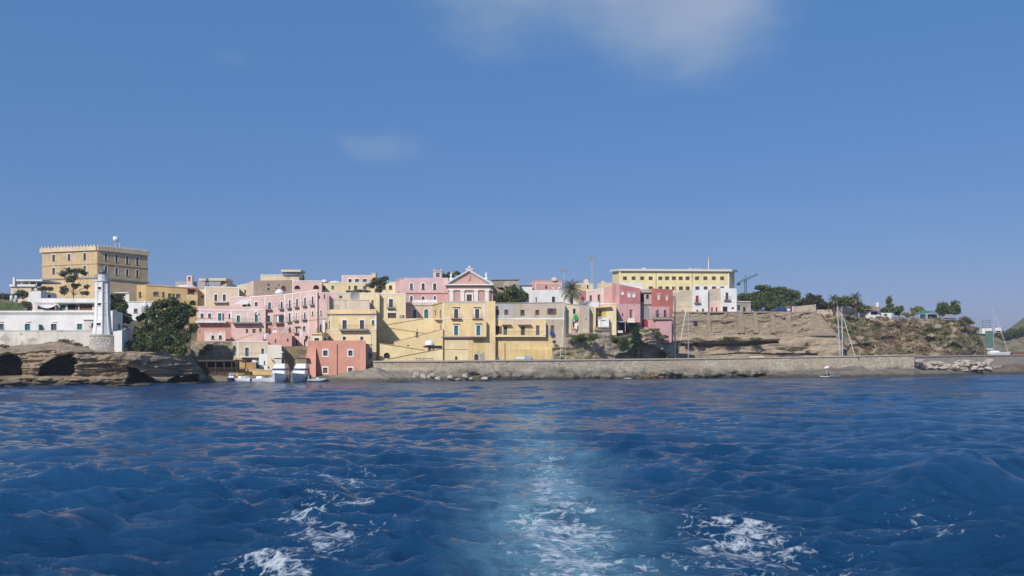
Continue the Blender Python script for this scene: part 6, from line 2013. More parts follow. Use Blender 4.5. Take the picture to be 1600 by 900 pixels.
# ---------------------------------------------------------------- yellow barracks on the skyline
slab_pale = plain('pale_roof_slab', (0.62, 0.60, 0.54), 0.9)
opsb = [(q, 432, 437.6, 6.2, 'D') for q in (976.5, 990, 1003.5, 1016.6, 1031.8, 1042.4, 1053, 1063.6, 1074.3, 1089.2, 1102.2, 1115.4, 1128.4)]
opsb += [(q, 447.6, 453.4, 6.2, 'D') for q in (1016.8, 1032, 1042.6, 1053.2, 1064, 1074.6, 1089.6, 1102.6, 1115.6, 1128.6)]
root, wa = house('barracks', 'long pale yellow barracks with rows of square dark windows on the skyline', [(957, 287, 424.5), (968, 282, 423.5), (1139.5, 282, 424), (1147.5, 287, 424.8)], 14, 12, barrack_y, opsb,
                 [(956, 423.3, 968, 422.0, 3.2, 0.9, slab_pale, 'roof_slab'), (968, 422.0, 1139.5, 422.8, 3.2, 0.9, slab_pale, 'roof_slab'), (1139.5, 422.8, 1148.5, 423.8, 3.2, 0.9, slab_pale, 'roof_slab'), (968.6, 425, 968.6, 460, 1.4), (1138.5, 425, 1138.5, 460, 1.6),
                  (1025, 425, 1025, 460, 0.7, 0.15, brown, 'drainpipe'), (1081.5, 427, 1081.5, 460, 0.7, 0.15, brown, 'drainpipe')], zones=[(969, 441.5, 1003, 460, white), (1082, 446, 1139, 460, white)], cat='barracks', inner=957)
rt = thing('rooftop_vent', 'small white vents on the barracks roof', 'vent', P(1083, 420.5, 286))
mb = MB()
for q in (1075.5, 1079, 1086, 1092):
    mb.pbox(q, q + 1.8, 419.2, 421, 286, 0.5, white)
mb.build('boxes', rt)
fr = thing('rooftop_scaffold', 'grey sloping metal frame on the right end of the barracks roof', 'frame', P(1128, 421.5, 286))
mb = MB()
for q in range(7):
    x = 1121 + q * 2
    mb.tube([P(x, 421.6, 286), P(x, 421.4 - 0.5 * q, 286)], 0.05, aerial, 4)
mb.tube([P(1120, 421.6, 286), P(1134, 417.8, 286)], 0.06, aerial, 4)
mb.pbox(1130, 1133.8, 417.6, 421.5, 286.3, 0.6, canvas_g)
mb.build('steelwork', fr)
rt = thing('rooftop_vent', 'white boxy vent on the left part of the barracks roof', 'vent', P(1006, 420.5, 286))
mb = MB()
mb.pbox(1004, 1009, 418.6, 420.6, 286, 1.0, white)
mb.pbox(1000.5, 1003, 419.8, 420.6, 286, 1.0, white)
mb.build('boxes', rt)
house('house', 'white low house with domed roof in front of the barracks', [(972, 240, 446.5), (1006, 240, 447)], 14, 6, white, inner=972)

# ---------------------------------------------------------------- white houses above the retaining wall
house('house', 'bare brown gabled house with cream lower floor behind the masts', [(1050, 238, 459.5), (1068, 238, 453.5), (1082.3, 238, 454)], 14, 7, taupe, [(1067.5, 484.5, 488, 3.2, 'K')], [(1058, 478.8, 1082, 478.8, 0.8, 0.08, cream, 'string_course')], zones=[(1058, 471.3, 1082.3, 490, cream)], inner=1053)
house('house', 'white house with a red balcony door above the retaining wall', [(1082, 236.5, 453), (1106.5, 236.5, 452.5)], 14, 7, white, [(1089.3, 462, 473, 4.8, 'Rb', {'e': 2.6, 'r': 5}), (1089.7, 483.8, 488, 2.8, 'D'), (1098.4, 482.5, 488, 3.4, 'B')], [(1082, 478, 1106.5, 478, 0.5, 0.05, white)], inner=1082)
house('house', 'bare brown upper house over a small pink ground floor with white door frames', [(1106.4, 238, 452.5), (1126.3, 238, 450)], 14, 6, taupe, zones=[(1106, 472, 1127, 490, pink)], ops=[(1112.4, 480, 488, 3, 'Rf', {'s': 0.5}), (1119.5, 480, 488, 3, 'Rf', {'s': 0.5})], trims=[(1106.4, 472, 1126.3, 472, 1.0)], inner=1107)
house('house', 'white house with a dark shuttered balcony door left of the stone gate', [(1126, 236, 449.8), (1151, 236, 450.8)], 14, 7, white, [(1136, 457, 468.5, 4.4, 'Db', {'e': 3, 'r': 5}), (1133, 479, 488, 7.6, 'K'), (1145, 480, 483, 4, 'D')], [(1126, 472.3, 1151, 472.3, 0.6, 0.05, white)], inner=1127)
house('ruin', 'ruined grey stone gate house at the end of the white houses', [(1151.5, 237, 470.5), (1173, 237, 470.5)], 14, 4, plaster('gate_stone', (0.43, 0.38, 0.31), 0.6, 0.6, seed=48), [(1154.5, 476.5, 485, 3, 'K'), (1163, 480, 488, 3.6, 'K')], [(1151.5, 471.4, 1173, 471.4, 1.6, 0.25, beige, 'cornice')], cat='ruin', inner=1152)
house('wall', 'sloping beige garden wall above the end of the retaining wall', [(1240, 237, 479), (1275, 237, 475.5)], 14, 1.2, plaster('garden_wall_beige', (0.44, 0.37, 0.28), 0.5, 0.4, seed=49), cat='wall', inner=1242)
house('wall', 'low long beige wall on the hill edge right of the garden wall', [(1276, 249, 484), (1316, 252, 481.5)], 14, 1.0, beige, cat='wall', inner=1277)
gp_ = thing('gate_post', 'red and white gate post beside the parked cars', 'gate post', P(1237, 487, 233))
mb = MB()
mb.pbox(1235.5, 1237.6, 478, 487.5, 233, 0.4, red_p)
mb.pbox(1238, 1239.4, 478.5, 487.5, 233, 0.4, white_p)
mb.build('post', gp_)


def car(label, px, py, Y, wpx, mat, face):
    """Body loft with glasshouse, four wheels, lamps."""
    L = 3.9
    c = P(px, py, Y)
    root = thing('parked_car', label, 'car', c)
    root.rotation_euler = (0, 0, face)
    sec = [(-1.95, .35, .62, .7), (-1.8, .28, .85, .78), (-0.9, .25, .92, .82), (0.6, .25, .92, .82), (1.6, .25, .80, .8), (1.95, .32, .55, .72)]

    def loft(sec, mt, name, zf=None):
        mb = MB()
        k = mb.mi(mt)
        for x, z0, z1, hw in sec:
            mb.v += [(x, -hw, z0), (x, hw, z0), (x, hw, z1 - .08), (x, hw - .08, z1), (x, -hw + .08, z1), (x, -hw, z1 - .08)]
        for i in range(len(sec) - 1):
            for j in range(6):
                mb.f.append((i * 6 + j, i * 6 + (j + 1) % 6, (i + 1) * 6 + (j + 1) % 6, (i + 1) * 6 + j))
                mb.m.append(k)
        mb.f += [tuple(range(5, -1, -1)), tuple((len(sec) - 1) * 6 + j for j in range(6))]
        mb.m += [k, k]
        o = mb.build(name)
        o.parent = root
        return o
    loft(sec, mat, 'body')
    loft([(-1.75, .86, .9, .70), (-1.35, .88, 1.40, .62), (0.2, .88, 1.42, .62), (0.95, .88, .93, .70)], glass_m, 'windscreen')
    loft([(-1.30, 1.36, 1.43, .60), (0.15, 1.38, 1.45, .60)], mat, 'roof')
    for x in (-1.2, 1.2):
        for y in (-0.74, 0.74):
            mb = MB()
            mb.tube([(x, y - 0.1, 0.3), (x, y + 0.1, 0.3)], 0.3, iron, 14)
            o = mb.build('wheel')
            o.parent = root
    for y in (-0.55, 0.55):
        mb = MB()
        mb.box(1.88, 1.97, y - .14, y + .14, .5, .62, white_p)
        o = mb.build('headlight')
        o.parent = root
    return root


car('blue car parked on the terrace under the pine', 1217.5, 488.0, 233.5, 12, plain('blue_car_paint', (0.04, 0.07, 0.18), 0.3, spec=0.5), R(195))
car('white car parked on the terrace next to the blue one', 1228, 488.0, 234.5, 12, plain('silver_car_paint', (0.62, 0.64, 0.66), 0.3, spec=0.5), R(170))

# ---------------------------------------------------------------- houses on the right hill
root, wa = house('house', 'white hilltop house with terracotta roof and chimney on the right hill', [(1343, 255, 484.5), (1359, 252, 483), (1377, 253, 487)], 14, 8, white, [(1366, 487, 492, 11, 'K')], inner=1344)
mb = MB()
mb.hexa([P(1352, 483, 251), P(1377, 483.4, 251), P(1375, 478.2, 258), P(1356, 477.8, 258)], [P(1352, 483.6, 251), P(1377, 484, 251), P(1375, 479, 258), P(1356, 478.6, 258)], plain('terracotta', (0.38, 0.24, 0.17), 0.9))
mb.build('tiled_roof', root)
mb = MB()
mb.pbox(1369.5, 1372.8, 472.5, 480, 254, 0.7, white)
mb.build('chimney', root)
house('annex', 'low white terrace annex right of the hilltop house', [(1377, 252, 489), (1393, 252, 489)], 14, 4, white, [(1384, 490.5, 494, 5, 'K')], inner=1378)
house('house', 'white pitched roof house half hidden by the hilltop bushes', [(1313, 256, 482), (1322, 256, 478.5), (1331, 256, 481.5)], 14, 5, white, inner=1314)
tt = thing('tent', 'green roofed garden tent on the right hilltop', 'tent', P(1447, 497, 258))
tg = plain('green_tent_fabric', (0.06, 0.20, 0.17), 0.85)
mb = MB()
mb.hexa([P(1427, 491, 256), P(1452, 488.2, 256), P(1458, 485.6, 260), P(1440, 486, 260)], [P(1427, 491.8, 256), P(1452, 489, 256), P(1458, 486.4, 260), P(1440, 486.8, 260)], tg)
mb.hexa([P(1452, 488.2, 256), P(1466, 492, 256), P(1466, 490, 260), P(1458, 485.6, 260)], [P(1452, 489, 256), P(1466, 492.8, 256), P(1466, 490.8, 260), P(1458, 486.4, 260)], plain('grey_tent_fabric', (0.20, 0.27, 0.25), 0.85))
mb.build('roof', tt)
mb = MB()
mb.pbox(1438, 1446, 491, 498, 258, 0.1, plain('tent_wall', (0.33, 0.40, 0.38), 0.85))
mb.pbox(1450, 1464, 491, 498, 258, 0.1, plain('tent_wall_dark', (0.13, 0.17, 0.16), 0.85))
mb.build('side_wall', tt)
sd = thing('shed', 'small white and lilac shelter under the dark round trees on the right hill', 'shed', P(1483, 499, 258))
mb = MB()
mb.hexa([P(1472, 496, 257), P(1494, 496.5, 257), P(1489, 491, 260), P(1478, 491, 260)], [P(1472, 496.8, 257), P(1494, 497.3, 257), P(1489, 491.8, 260), P(1478, 491.8, 260)], plain('lilac_roof', (0.28, 0.28, 0.36), 0.8))
mb.build('roof', sd)
mb = MB()
mb.pbox(1474, 1493, 497, 500, 257.6, 2, white_old)
mb.build('wall', sd)


# ---------------------------------------------------------------- the little harbour
quay_st = masonry('quay_wall_stone', (0.36, 0.295, 0.21), (0.27, 0.22, 0.16), 2.4, (0.44, 0.37, 0.27), 0.6)


def rough_wall(name, label, px0, px1, top, Y, zb, mat, seed, d=1.5):
    px = np.linspace(px0, px1, 90)
    tp = np.interp(px, [t[0] for t in top], [t[1] for t in top])
    s = np.linspace(0, 1, 30)
    PX, S = np.meshgrid(px, s)
    Z = zb + (ZP(tp, Y)[None, :] - zb) * S
    X = (PX - CX) / F * Y
    Yd = Y + 0.7 * fbm(X / 3, Z / 1.6, 0, 5, seed) + 0.25 * S
    PX2 = np.vstack([PX, PX[-1:]])
    Y2 = np.vstack([Yd, Yd[-1:] + d])
    Z2 = np.vstack([Z, Z[-1:]])
    return tag(sheet(name, (PX2 - CX) / F * Y2, Y2, Z2, [mat]), label, 'retaining wall')


rough_wall('retaining_wall', 'pale stone retaining wall behind the dark pergola', 298, 366, [(298, 533), (366, 532.5)], 168.0, 0.5, quay_st, 171, 4)
rough_wall('retaining_wall', 'brown stone wall with plants behind the two motor yachts', 436, 482, [(436, 541), (482, 541)], 167.0, 0.3, masonry('brown_wall_stone', (0.31, 0.25, 0.165), (0.22, 0.175, 0.12), 2.4, None, 0.6), 173, 4)
rough_wall('quay_wall', 'grey stone quay wall between the salmon house and the breakwater', 566, 600, [(566, 577), (583, 565), (600, 564)], 158.5, -0.2, quay_st, 175, 3)
house('house', 'cream harbour house with one balcony above the restaurant', [(363.5, 166.5, 534), (373, 165, 532.5), (419, 165, 533)], 0.8, 6, cream,
      [(367.5, 545, 551, 2, 'W'), (386, 543, 557, 5.8, 'Cf', {'s': 1.0}), (410.5, 544.5, 552.5, 4.6, 'Cf', {'s': 0.9})], [(363.5, 534.8, 373, 533.4, 1.3), (373, 533.4, 419, 533.8, 1.3), (372.2, 534, 372.2, 560, 2.0)],
      zones=[(363, 559, 420, 580, ochre), (383, 563, 401, 577, plaster('terracotta_render', (0.50, 0.29, 0.13), 0.4, seed=50))], balcs=[(377, 405.5, 557, 559.5, {'depth': 1.0, 'rail': 5.5, 'slab': white})], inner=430)
root, wa = house('house', 'white harbour house behind the first motor yacht', [(418.5, 164, 538.5), (440, 164, 539)], 0.5, 5, plaster('creamy_white', (0.72, 0.68, 0.58), 0.25, seed=51), inner=445)
house('house', 'small white gabled harbour house with a yellow sloping flank', [(404.5, 162.5, 553.5), (417.5, 162.2, 552.5), (418, 162.2, 554), (431.5, 162.2, 572)], 0.4, 4, white,
      [(413.2, 564, 569.5, 2.2, 'C'), (419.5, 565.5, 576, 2.4, 'D')], zones=[(417.6, 550, 432, 590, yellow_pale)], inner=440)
mb = MB()
mb.pbox(400, 405, 563, 576, 162.6, 0.12, teal)
tag(mb.build('door_leaf', None), 'tall teal door leaf standing left of the small gabled house', 'door')
pg = thing('pergola', 'dark timber restaurant pergola by the harbour water', 'pergola', P(345, 586, 158))
mb = MB()
mb.pbox(306, 384.5, 562.2, 564.8, 157.2, 5.5, wood_d)
mb.build('roof', pg)
for q in (309, 323, 337, 350, 362, 373, 383):
    mb = MB()
    mb.pbox(q - 0.6, q + 0.6, 564.85, 586, 157.4, 0.2, wood_d)
    mb.build('post', pg)
mb = MB()
mb.pbox(306, 384, 574.5, 575.3, 157.3, 0.08, wood_d)
for q in range(307, 384, 2):
    mb.pbox(q, q + 0.5, 575.35, 581, 157.3, 0.06, wood_d)
mb.build('railing', pg)
mb = MB()
mb.pbox(304, 392, 580.5, 588, 157.5, 7.5, plain('brown_deck', (0.085, 0.055, 0.035), 0.9))
mb.build('floor', pg)
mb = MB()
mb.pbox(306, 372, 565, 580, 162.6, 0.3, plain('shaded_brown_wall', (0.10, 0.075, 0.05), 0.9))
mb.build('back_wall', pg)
house('quay_wall', 'low ochre yellow quay wall behind the small moored boats', [(383.5, 158.2, 576), (427, 157.2, 578.5)], 0.0, 1.0, ochre, [], [(383.5, 576.3, 427, 578.8, 0.8, 0.1, cream, 'coping')], cat='wall', inner=430)
for i, (q, yy, lab) in enumerate(((384, 564, 'white cafe parasol nearer the pergola'), (396.5, 563.5, 'white cafe parasol nearer the teal door leaf'))):
    um = thing('parasol', lab, 'parasol', P(q, 577, 161), 'white cafe parasols')
    mb = MB()
    mb.lathe(P(q, yy, 161), [(0.88, -0.28), (0.86, -0.2), (0.45, 0.02), (0.03, 0.16)], canvas_w, 8)
    mb.build('canopy', um)
    mb = MB()
    mb.tube([P(q, 577, 161), P(q, yy, 161)], 0.03, white_p, 6)
    mb.build('pole', um)
rg = random.Random(4)
rocks_at = [(322, 590, 7, 4), (331, 592, 6, 3), (343, 589, 9, 4), (352, 592, 5, 3), (313, 592, 6, 4)]
for i, (px, py, w_, h_) in enumerate(rocks_at):
    boulder('boulder', 'brown rock at the water edge below the pergola', px, py, w_, h_, 155.5, dark_rock, 'rocks below the pergola', 120 + i)

# washing
cloth = {'white': plain('white_linen', (0.78, 0.78, 0.78), 0.9), 'pink': plain('pink_linen', (0.70, 0.45, 0.47), 0.9), 'blue': plain('pale_blue_linen', (0.42, 0.50, 0.62), 0.9), 'lilac': plain('lilac_linen', (0.55, 0.42, 0.52), 0.9), 'navy': plain('deep_blue_linen', (0.02, 0.07, 0.22), 0.9), 'green': plain('bright_green_linen', (0.03, 0.36, 0.12), 0.9), 'red': plain('orange_red_linen', (0.50, 0.14, 0.06), 0.9)}


def washing(label, px, py, w_, h_, Y, c, group=None):
    nx, nz = 9, 7
    u = np.linspace(0, 1, nx)
    v = np.linspace(0, 1, nz)
    U, V = np.meshgrid(u, v)
    X = XP(px - w_ / 2, Y) + U * w_ * Y / F
    Z = ZP(py, Y) - V * h_ * Y / F - 0.05 * np.sin(U * 3.14)
    Yd = Y + 0.07 * np.sin(U * 11 + px) * (0.3 + V) + 0.05 * V
    XX, YY2, ZZ = np.stack([X, X]), np.stack([Yd, Yd + 0.02]), np.stack([Z, Z])
    i = np.arange(nx * nz).reshape(nz, nx)
    q = np.stack([i[:-1, :-1], i[:-1, 1:], i[1:, 1:], i[1:, :-1]], -1).reshape(-1, 4)
    o = np_mesh('washing', np.stack([XX, YY2, ZZ], -1).reshape(-1, 3), np.vstack([q, q[:, ::-1] + nx * nz]), [cloth[c]], None, True)
    return tag(o, label, 'washing', group)


washing('pink sheet at the left end of the washing line below the awning', 408.5, 521.5, 4.4, 6.5, 171.2, 'pink', 'washing on the pink terrace')
washing('tall white sheet next to the pink sheet on the washing line', 413.5, 521, 3, 8.5, 171.2, 'white', 'washing on the pink terrace')
washing('pale blue sheet on the washing line beside the tall white sheet', 418.3, 521, 3.6, 8, 171.2, 'blue', 'washing on the pink terrace')
washing('white cloth hung below the narrow white window of the pink house', 428.5, 516, 5.4, 7.5, 177.5, 'white')
washing('pink cloth hung right of the narrow white window of the pink house', 434, 516.5, 3.4, 7, 177.3, 'pink')
washing('white cloth under the grey green sloping awning', 439.5, 519, 3, 5.5, 175, 'white')
washing('white cloth hung from the balcony right of the small grey awning', 470.5, 516.5, 4, 9, 175.5, 'white')
washing('long pale sheet hung down the weathered pink house front', 506, 500, 3.6, 19, 175.3, 'white')
washing('lilac cloth hung under the tall dark door of the narrow yellow house', 579, 474.5, 5.5, 9, 182.0, 'lilac')
washing('deep blue cloth hung under the window of the bare rendered wall', 862.6, 517, 6.5, 7, 176.5, 'navy')
washing('green towel hanging in the window of the cream cliff house', 899.2, 491, 5.4, 8.8, 178.6, 'green')
washing('white cloth in the lower window of the cream cliff house', 899.8, 504.5, 4.2, 9.5, 178.5, 'white')
washing('orange red cloth below the white cloth on the cream cliff house', 897.5, 513, 5, 3.4, 178.4, 'red')
washing('blue and white cloth on the yellow loggia balcony', 937.5, 494.5, 5.5, 3, 183.2, 'lilac')
mb = MB()
mb.tube([P(405, 520.8, 171.25), P(421, 520.2, 171.25)], 0.03, iron, 5)
tag(mb.build('washing_line', None), 'washing line stretched over the pink terrace', 'washing line')
tt_ = MB()
tt_.lathe(P(628, 497, 182.5), [(0.5, 0), (0.52, 0.55), (0.45, 0.62)], concrete, 10)
tag(tt_.build('water_tank', None), 'small grey tank beside the garage of the tall yellow house', 'water tank')


# ---------------------------------------------------------------- boats
def loft_hull(parent, L, B, Fb, mat, name='hull', bowflare=1.0, deck=None):
    mb = MB()
    n = 15
    k = mb.mi(mat)
    kd = mb.mi(deck or mat)
    for i in range(n):
        s = i / (n - 1)
        b = B / 2 * (0.86 + 0.14 * min(1, s / .35)) * (1 - max(0, (s - .42) / .58) ** 2.3) + 0.015
        h = Fb * (1 + 0.38 * s ** 2)
        x = -L / 2 + L * s
        rk = 0.10 * L * max(0, (s - .6) / .4) ** 2
        for zz, f, r in ((h, 1.0, 1.0), (h * .55, .93 - .10 * s * bowflare, .75), (0.05, .80 - .22 * s * bowflare, .3), (-.35, .3 * (1 - s), 0)):
            mb.v.append((x + rk * r, -b * max(f, 0.02), zz))
        for zz, f, r in ((-.35, .3 * (1 - s), 0), (0.05, .80 - .22 * s * bowflare, .3), (h * .55, .93 - .10 * s * bowflare, .75), (h, 1.0, 1.0)):
            mb.v.append((x + rk * r, b * max(f, 0.02), zz))
    for i in range(n - 1):
        for j in range(7):
            mb.f.append((i * 8 + j, i * 8 + j + 1, (i + 1) * 8 + j + 1, (i + 1) * 8 + j))
            mb.m.append(k)
        mb.f.append((i * 8 + 7, i * 8, (i + 1) * 8, (i + 1) * 8 + 7))
        mb.m.append(kd)
    mb.f += [tuple(range(7, -1, -1)), tuple((n - 1) * 8 + j for j in range(8))]
    mb.m += [k, k]
    o = mb.build(name, None)
    o.parent = parent
    return o


def part(mb, name, parent, smooth=False):
    o = mb.build(name, None, smooth)
    o.parent = parent
    return o


def tapered(mb, x0, x1, hw0, hw1, z0, z1, mat, rake_f=0.0, rake_b=0.0):
    """A cabin block: longer and wider at its foot."""
    a = [(x0, -hw0, z0), (x1, -hw0, z0), (x1 - rake_f, -hw1, z1), (x0 + rake_b, -hw1, z1)]
    b = [(x0, hw0, z0), (x1, hw0, z0), (x1 - rake_f, hw1, z1), (x0 + rake_b, hw1, z1)]
    mb.hexa(a, b, mat)


def motor_yacht(label, px, Y, face, L=9.5, B=3.3, tower=True, hull_mat=None):
    root = thing('motor_yacht', label, 'motor yacht', (XP(px, Y), Y, 0))
    root.rotation_euler = (0, 0, face)
    loft_hull(root, L, B, 1.15, hull_mat or gel, deck=gel)
    mb = MB()
    tapered(mb, -L * .36, L * .24, 1.18, 1.0, 1.12, 2.45, gel, 0.9, 0.1)
    cab = part(mb, 'cabin', root)
    mb = MB()
    tapered(mb, -L * .30, L * .24 - .55, 1.09, 1.03, 1.98, 2.32, glass_m, 0.24, 0.1)
    part(mb, 'windscreen', root)
    mb = MB()
    tapered(mb, -L * .36, L * .12, 1.04, 0.82, 2.452, 3.15, gel, 0.7, 0.0)
    part(mb, 'flybridge', root)
    mb = MB()
    tapered(mb, -L * .33, L * .05, 1.12, 0.85, 3.95, 4.12, navy, 0.25, 0.25)
    part(mb, 'canopy', root)
    mb = MB()
    for x in (-L * .31, L * .03):
        for y in (-0.85, 0.85):
            mb.tube([(x, y, 3.13), (x, y, 3.97)], 0.035, aerial, 5)
    part(mb, 'canopy_frame', root)
    mb = MB()
    pts = []
    for s in np.linspace(.45, 1, 9):
        b = B / 2 * (1 - max(0, (s - .42) / .58) ** 2.3)
        pts.append((-L / 2 + L * s + .10 * L * max(0, (s - .6) / .4) ** 2, b * .95, 1.15 * (1 + .38 * s * s)))
    for sg in (-1, 1):
        mb.tube([(x, y * sg, z + .55) for x, y, z in pts], 0.025, aerial, 4)
        for x, y, z in pts[::2]:
            mb.tube([(x, y * sg, z), (x, y * sg, z + .55)], 0.02, aerial, 4)
    part(mb, 'bow_rail', root)
    if tower:
        mb = MB()
        mb.tube([(-L * .2, 0, 4.1), (-L * .2, 0, 5.2)], 0.06, gel, 6)
        mb.lathe((-L * .2, 0, 4.9), [(0.1, 0), (0.28, .1), (0.28, .3), (.1, .42)], gel, 12)
        mb.tube([(-L * .2 - .4, .3, 4.1), (-L * .2 - .5, .3, 6.2)], 0.02, aerial, 4)
        part(mb, 'radar_mast', root)
    mb = MB()
    for s, sg in ((.35, 1), (.6, 1), (.35, -1), (.6, -1)):
        mb.lathe((-L / 2 + L * s, sg * (B / 2 + .05), .35), [(.03, 0), (.13, .1), (.13, .5), (.03, .6)], rubber, 8)
    part(mb, 'fenders', root)
    return root


motor_yacht('white motor yacht with radar mast moored bow out, the one by the small gabled house', 437.5, 154.5, R(-86), 8.2, 3.1, True, gel)
motor_yacht('white motor yacht with navy canopy and grey hull moored next to the salmon house', 471.5, 155.0, R(-97), 7.8, 2.9, False, plain('pale_grey_hull', (0.55, 0.59, 0.62), 0.3, spec=0.5))


def small_boat(label, px, Y, face, L, B, hull, kind='boat'):
    root = thing('small_boat', label, 'boat', (XP(px, Y), Y, 0))
    root.rotation_euler = (0, 0, face)
    loft_hull(root, L, B, 0.55, hull, deck=canvas_g)
    mb = MB()
    tapered(mb, L * .0, L * .22, B * .30, B * .22, .58, 1.0, gel, .3, .1)
    part(mb, 'console', root)
    mb = MB()
    mb.box(-L * .25, -L * .18, -B * .36, B * .36, .50, .64, wood_d)
    part(mb, 'thwart', root)
    mb = MB()
    mb.box(L * .25, L * .3, -B * .26, B * .26, .55, .68, wood_d)
    part(mb, 'thwart', root)
    mb = MB()
    mb.box(-L / 2 - .25, -L / 2 + .02, -.16, .16, .35, 1.05, iron)
    mb.box(-L / 2 - .18, -L / 2 - .08, -.06, .06, -.3, .36, iron)
    part(mb, 'outboard_motor', root)
    return root


small_boat('dark blue open boat nearest the rocky headland', 361, 154.6, R(-70), 4.2, 1.7, dark_blue)
small_boat('white open boat between the dark blue boat and the pale grey boat', 375, 153.6, R(-35), 4.6, 1.8, gel)
small_boat('pale grey open boat left of the long white boat', 384.5, 155.0, R(-60), 4.0, 1.7, plain('pale_grey_boat', (0.55, 0.57, 0.58), 0.4))
small_boat('long white open boat lying side on left of the first motor yacht', 402, 153.2, R(-10), 5.4, 1.9, gel)
small_boat('cream open boat against the ochre quay wall', 396, 155.6, R(12), 4.4, 1.7, plain('cream_hull', (0.62, 0.56, 0.42), 0.4))
small_boat('blue covered boat tucked behind the first motor yacht', 414, 155.8, R(-20), 4.6, 1.8, plain('slate_blue_hull', (0.10, 0.14, 0.26), 0.4))


def upturned(label, px, py, Y, col_, L, face):
    root = thing('upturned_boat', label, 'boat', P(px, py, Y))
    root.rotation_euler = (math.pi, 0, face)
    root.location.z += 0.55
    loft_hull(root, L, 1.2, 0.5, col_)
    mb = MB()
    mb.box(-L * .3, L * .3, -.03, .03, -.5, -.3, wood_d)
    part(mb, 'keel', root)
    root.scale = (0.72, 0.6, 0.6)
    root.location.z -= 0.22


upturned('grey upturned dinghy on the quay above the moored boats', 366, 587, 156.8, rubber, 2.6, R(50))
upturned('yellow kayak lying on the quay below the pergola', 377, 587.5, 156.6, plain('yellow_kayak', (0.62, 0.42, 0.05), 0.4), 2.6, R(58))


def inflatable(label, px, Y, face, L=3.4, z=0.0):
    root = thing('inflatable_dinghy', label, 'dinghy', (XP(px, Y), Y, z))
    root.rotation_euler = (0, 0, face)
    mb = MB()
    pts = [(-L / 2, -.62, .3), (L * .1, -.66, .3), (L * .32, -.5, .36), (L * .46, -.2, .46), (L * .48, 0, .48), (L * .46, .2, .46), (L * .32, .5, .36), (L * .1, .66, .3), (-L / 2, .62, .3)]
    mb.tube(pts, .23, rubber, 10)
    part(mb, 'tube', root, True)
    mb = MB()
    mb.box(-L * .45, L * .3, -.5, .5, .12, .2, canvas_g)
    mb.box(-L * .47, -L * .43, -.5, .5, .2, .6, wood_d)
    part(mb, 'floor', root)
    mb = MB()
    mb.box(-L / 2 - .15, -L / 2 + .15, -.15, .15, .6, 1.15, iron)
    mb.box(-L / 2 - .05, -L / 2 + .05, -.06, .06, -.3, .6, iron)
    part(mb, 'outboard_motor', root)
    mb = MB()
    mb.box(-.1, .35, -.3, .3, .2, .75, gel)
    part(mb, 'console', root)
    return root


inflatable('grey inflatable dinghy in front of the salmon house', 497, 153.0, R(-30), 3.6)


def sail_rig(label, px, py_top, py_foot, Y, fore, mast_r=0.09, lean=0.0, furl=0.07, L=10.5):
    """A moored sailing yacht: only its mast and furled foresail show over the wall; the hull floats behind it."""
    root = thing('sailing_boat', label, 'sailing boat', (XP(px, Y), Y, 0))
    face = R(180) if fore[0] < px else 0.0
    top = P(px - lean, py_top, Y)
    b0 = Vector((XP(px, Y), Y, 0))
    h = top.z
    hull = loft_hull(root, L, 3.0, 0.75, gel)
    hull.rotation_euler = (0, 0, face)
    hull.location = (0.06 * L * math.cos(face), 0, 0)
    mb = MB()
    tapered(mb, -L * .2, L * .18, .95, .75, .8, 1.35, gel, .5, .2)
    c = part(mb, 'cabin', root)
    c.rotation_euler = (0, 0, face)
    mb = MB()
    mb.tube([(0, 0, 1.2), (top.x - b0.x, 0, h)], mast_r, alu, 8, mast_r * .85)
    for k in (.55, .8):
        mb.tube([((top.x - b0.x) * k, -.8, h * k), ((top.x - b0.x) * k, .8, h * k)], .03, alu, 5)
    mb.tube([(top.x - b0.x, 0, h), (top.x - b0.x, 0, h + .6)], .02, alu, 4)
    part(mb, 'mast', root)
    f0 = P(fore[0], fore[1], Y) - b0
    f1 = P(fore[2], fore[3], Y) - b0
    d = (f0 - f1).normalized()
    end = f0 + d * max(0, (f0.z - 1.0) / max(.05, -d.z))
    mb = MB()
    mb.tube([f1, (f0 + f1) / 2, end], furl, canvas_w, 7)
    part(mb, 'furled_sail', root)
    mb = MB()
    sgn = -1 if fore[0] < px else 1
    mb.tube([(0, 0, 1.75), (-sgn * L * .36, 0, 1.8)], .07, alu, 6)
    mb.tube([(-sgn * .3, 0, 1.93), (-sgn * L * .35, 0, 1.97)], .13, canvas_w, 7)
    part(mb, 'boom', root)
    mb = MB()
    mb.tube([(top.x - b0.x, 0, h), (-sgn * L * .44, 0, .95)], .012, aerial, 4)
    for y in (-1.35, 1.35):
        mb.tube([((top.x - b0.x) * .97, 0, h * .97), (0, y, .9)], .012, aerial, 4)
    part(mb, 'shrouds', root)
    return root


sail_rig('sailing boat mast before the dark red house, tallest of the pair with furled foresails', 1054.7, 447, 558, 196, (1043.5, 558, 1052, 463), .13, 0.0, .12)
sail_rig('sailing boat with a thin mast and slanting foresail before the retaining wall', 1075.5, 473, 558, 199, (1058.5, 558, 1073, 480), .06, 0.0, .09)
sail_rig('sailing boat with a faint thin mast below the cream cliff house', 883.8, 470, 560, 175.6, (875, 560, 883, 474), .03, 0.0, .04, 7.0)
sail_rig('sailing boat with a leaning mast, the taller left of the two at the right hill', 1314, 478, 555, 212, (1325, 555, 1309, 480), .12, 5.8, .012)
sail_rig('sailing boat with an upright mast and slanted forestay, right of the leaning mast', 1317, 489, 555, 215, (1335.5, 555, 1318, 497), .13, 1.6, .07)

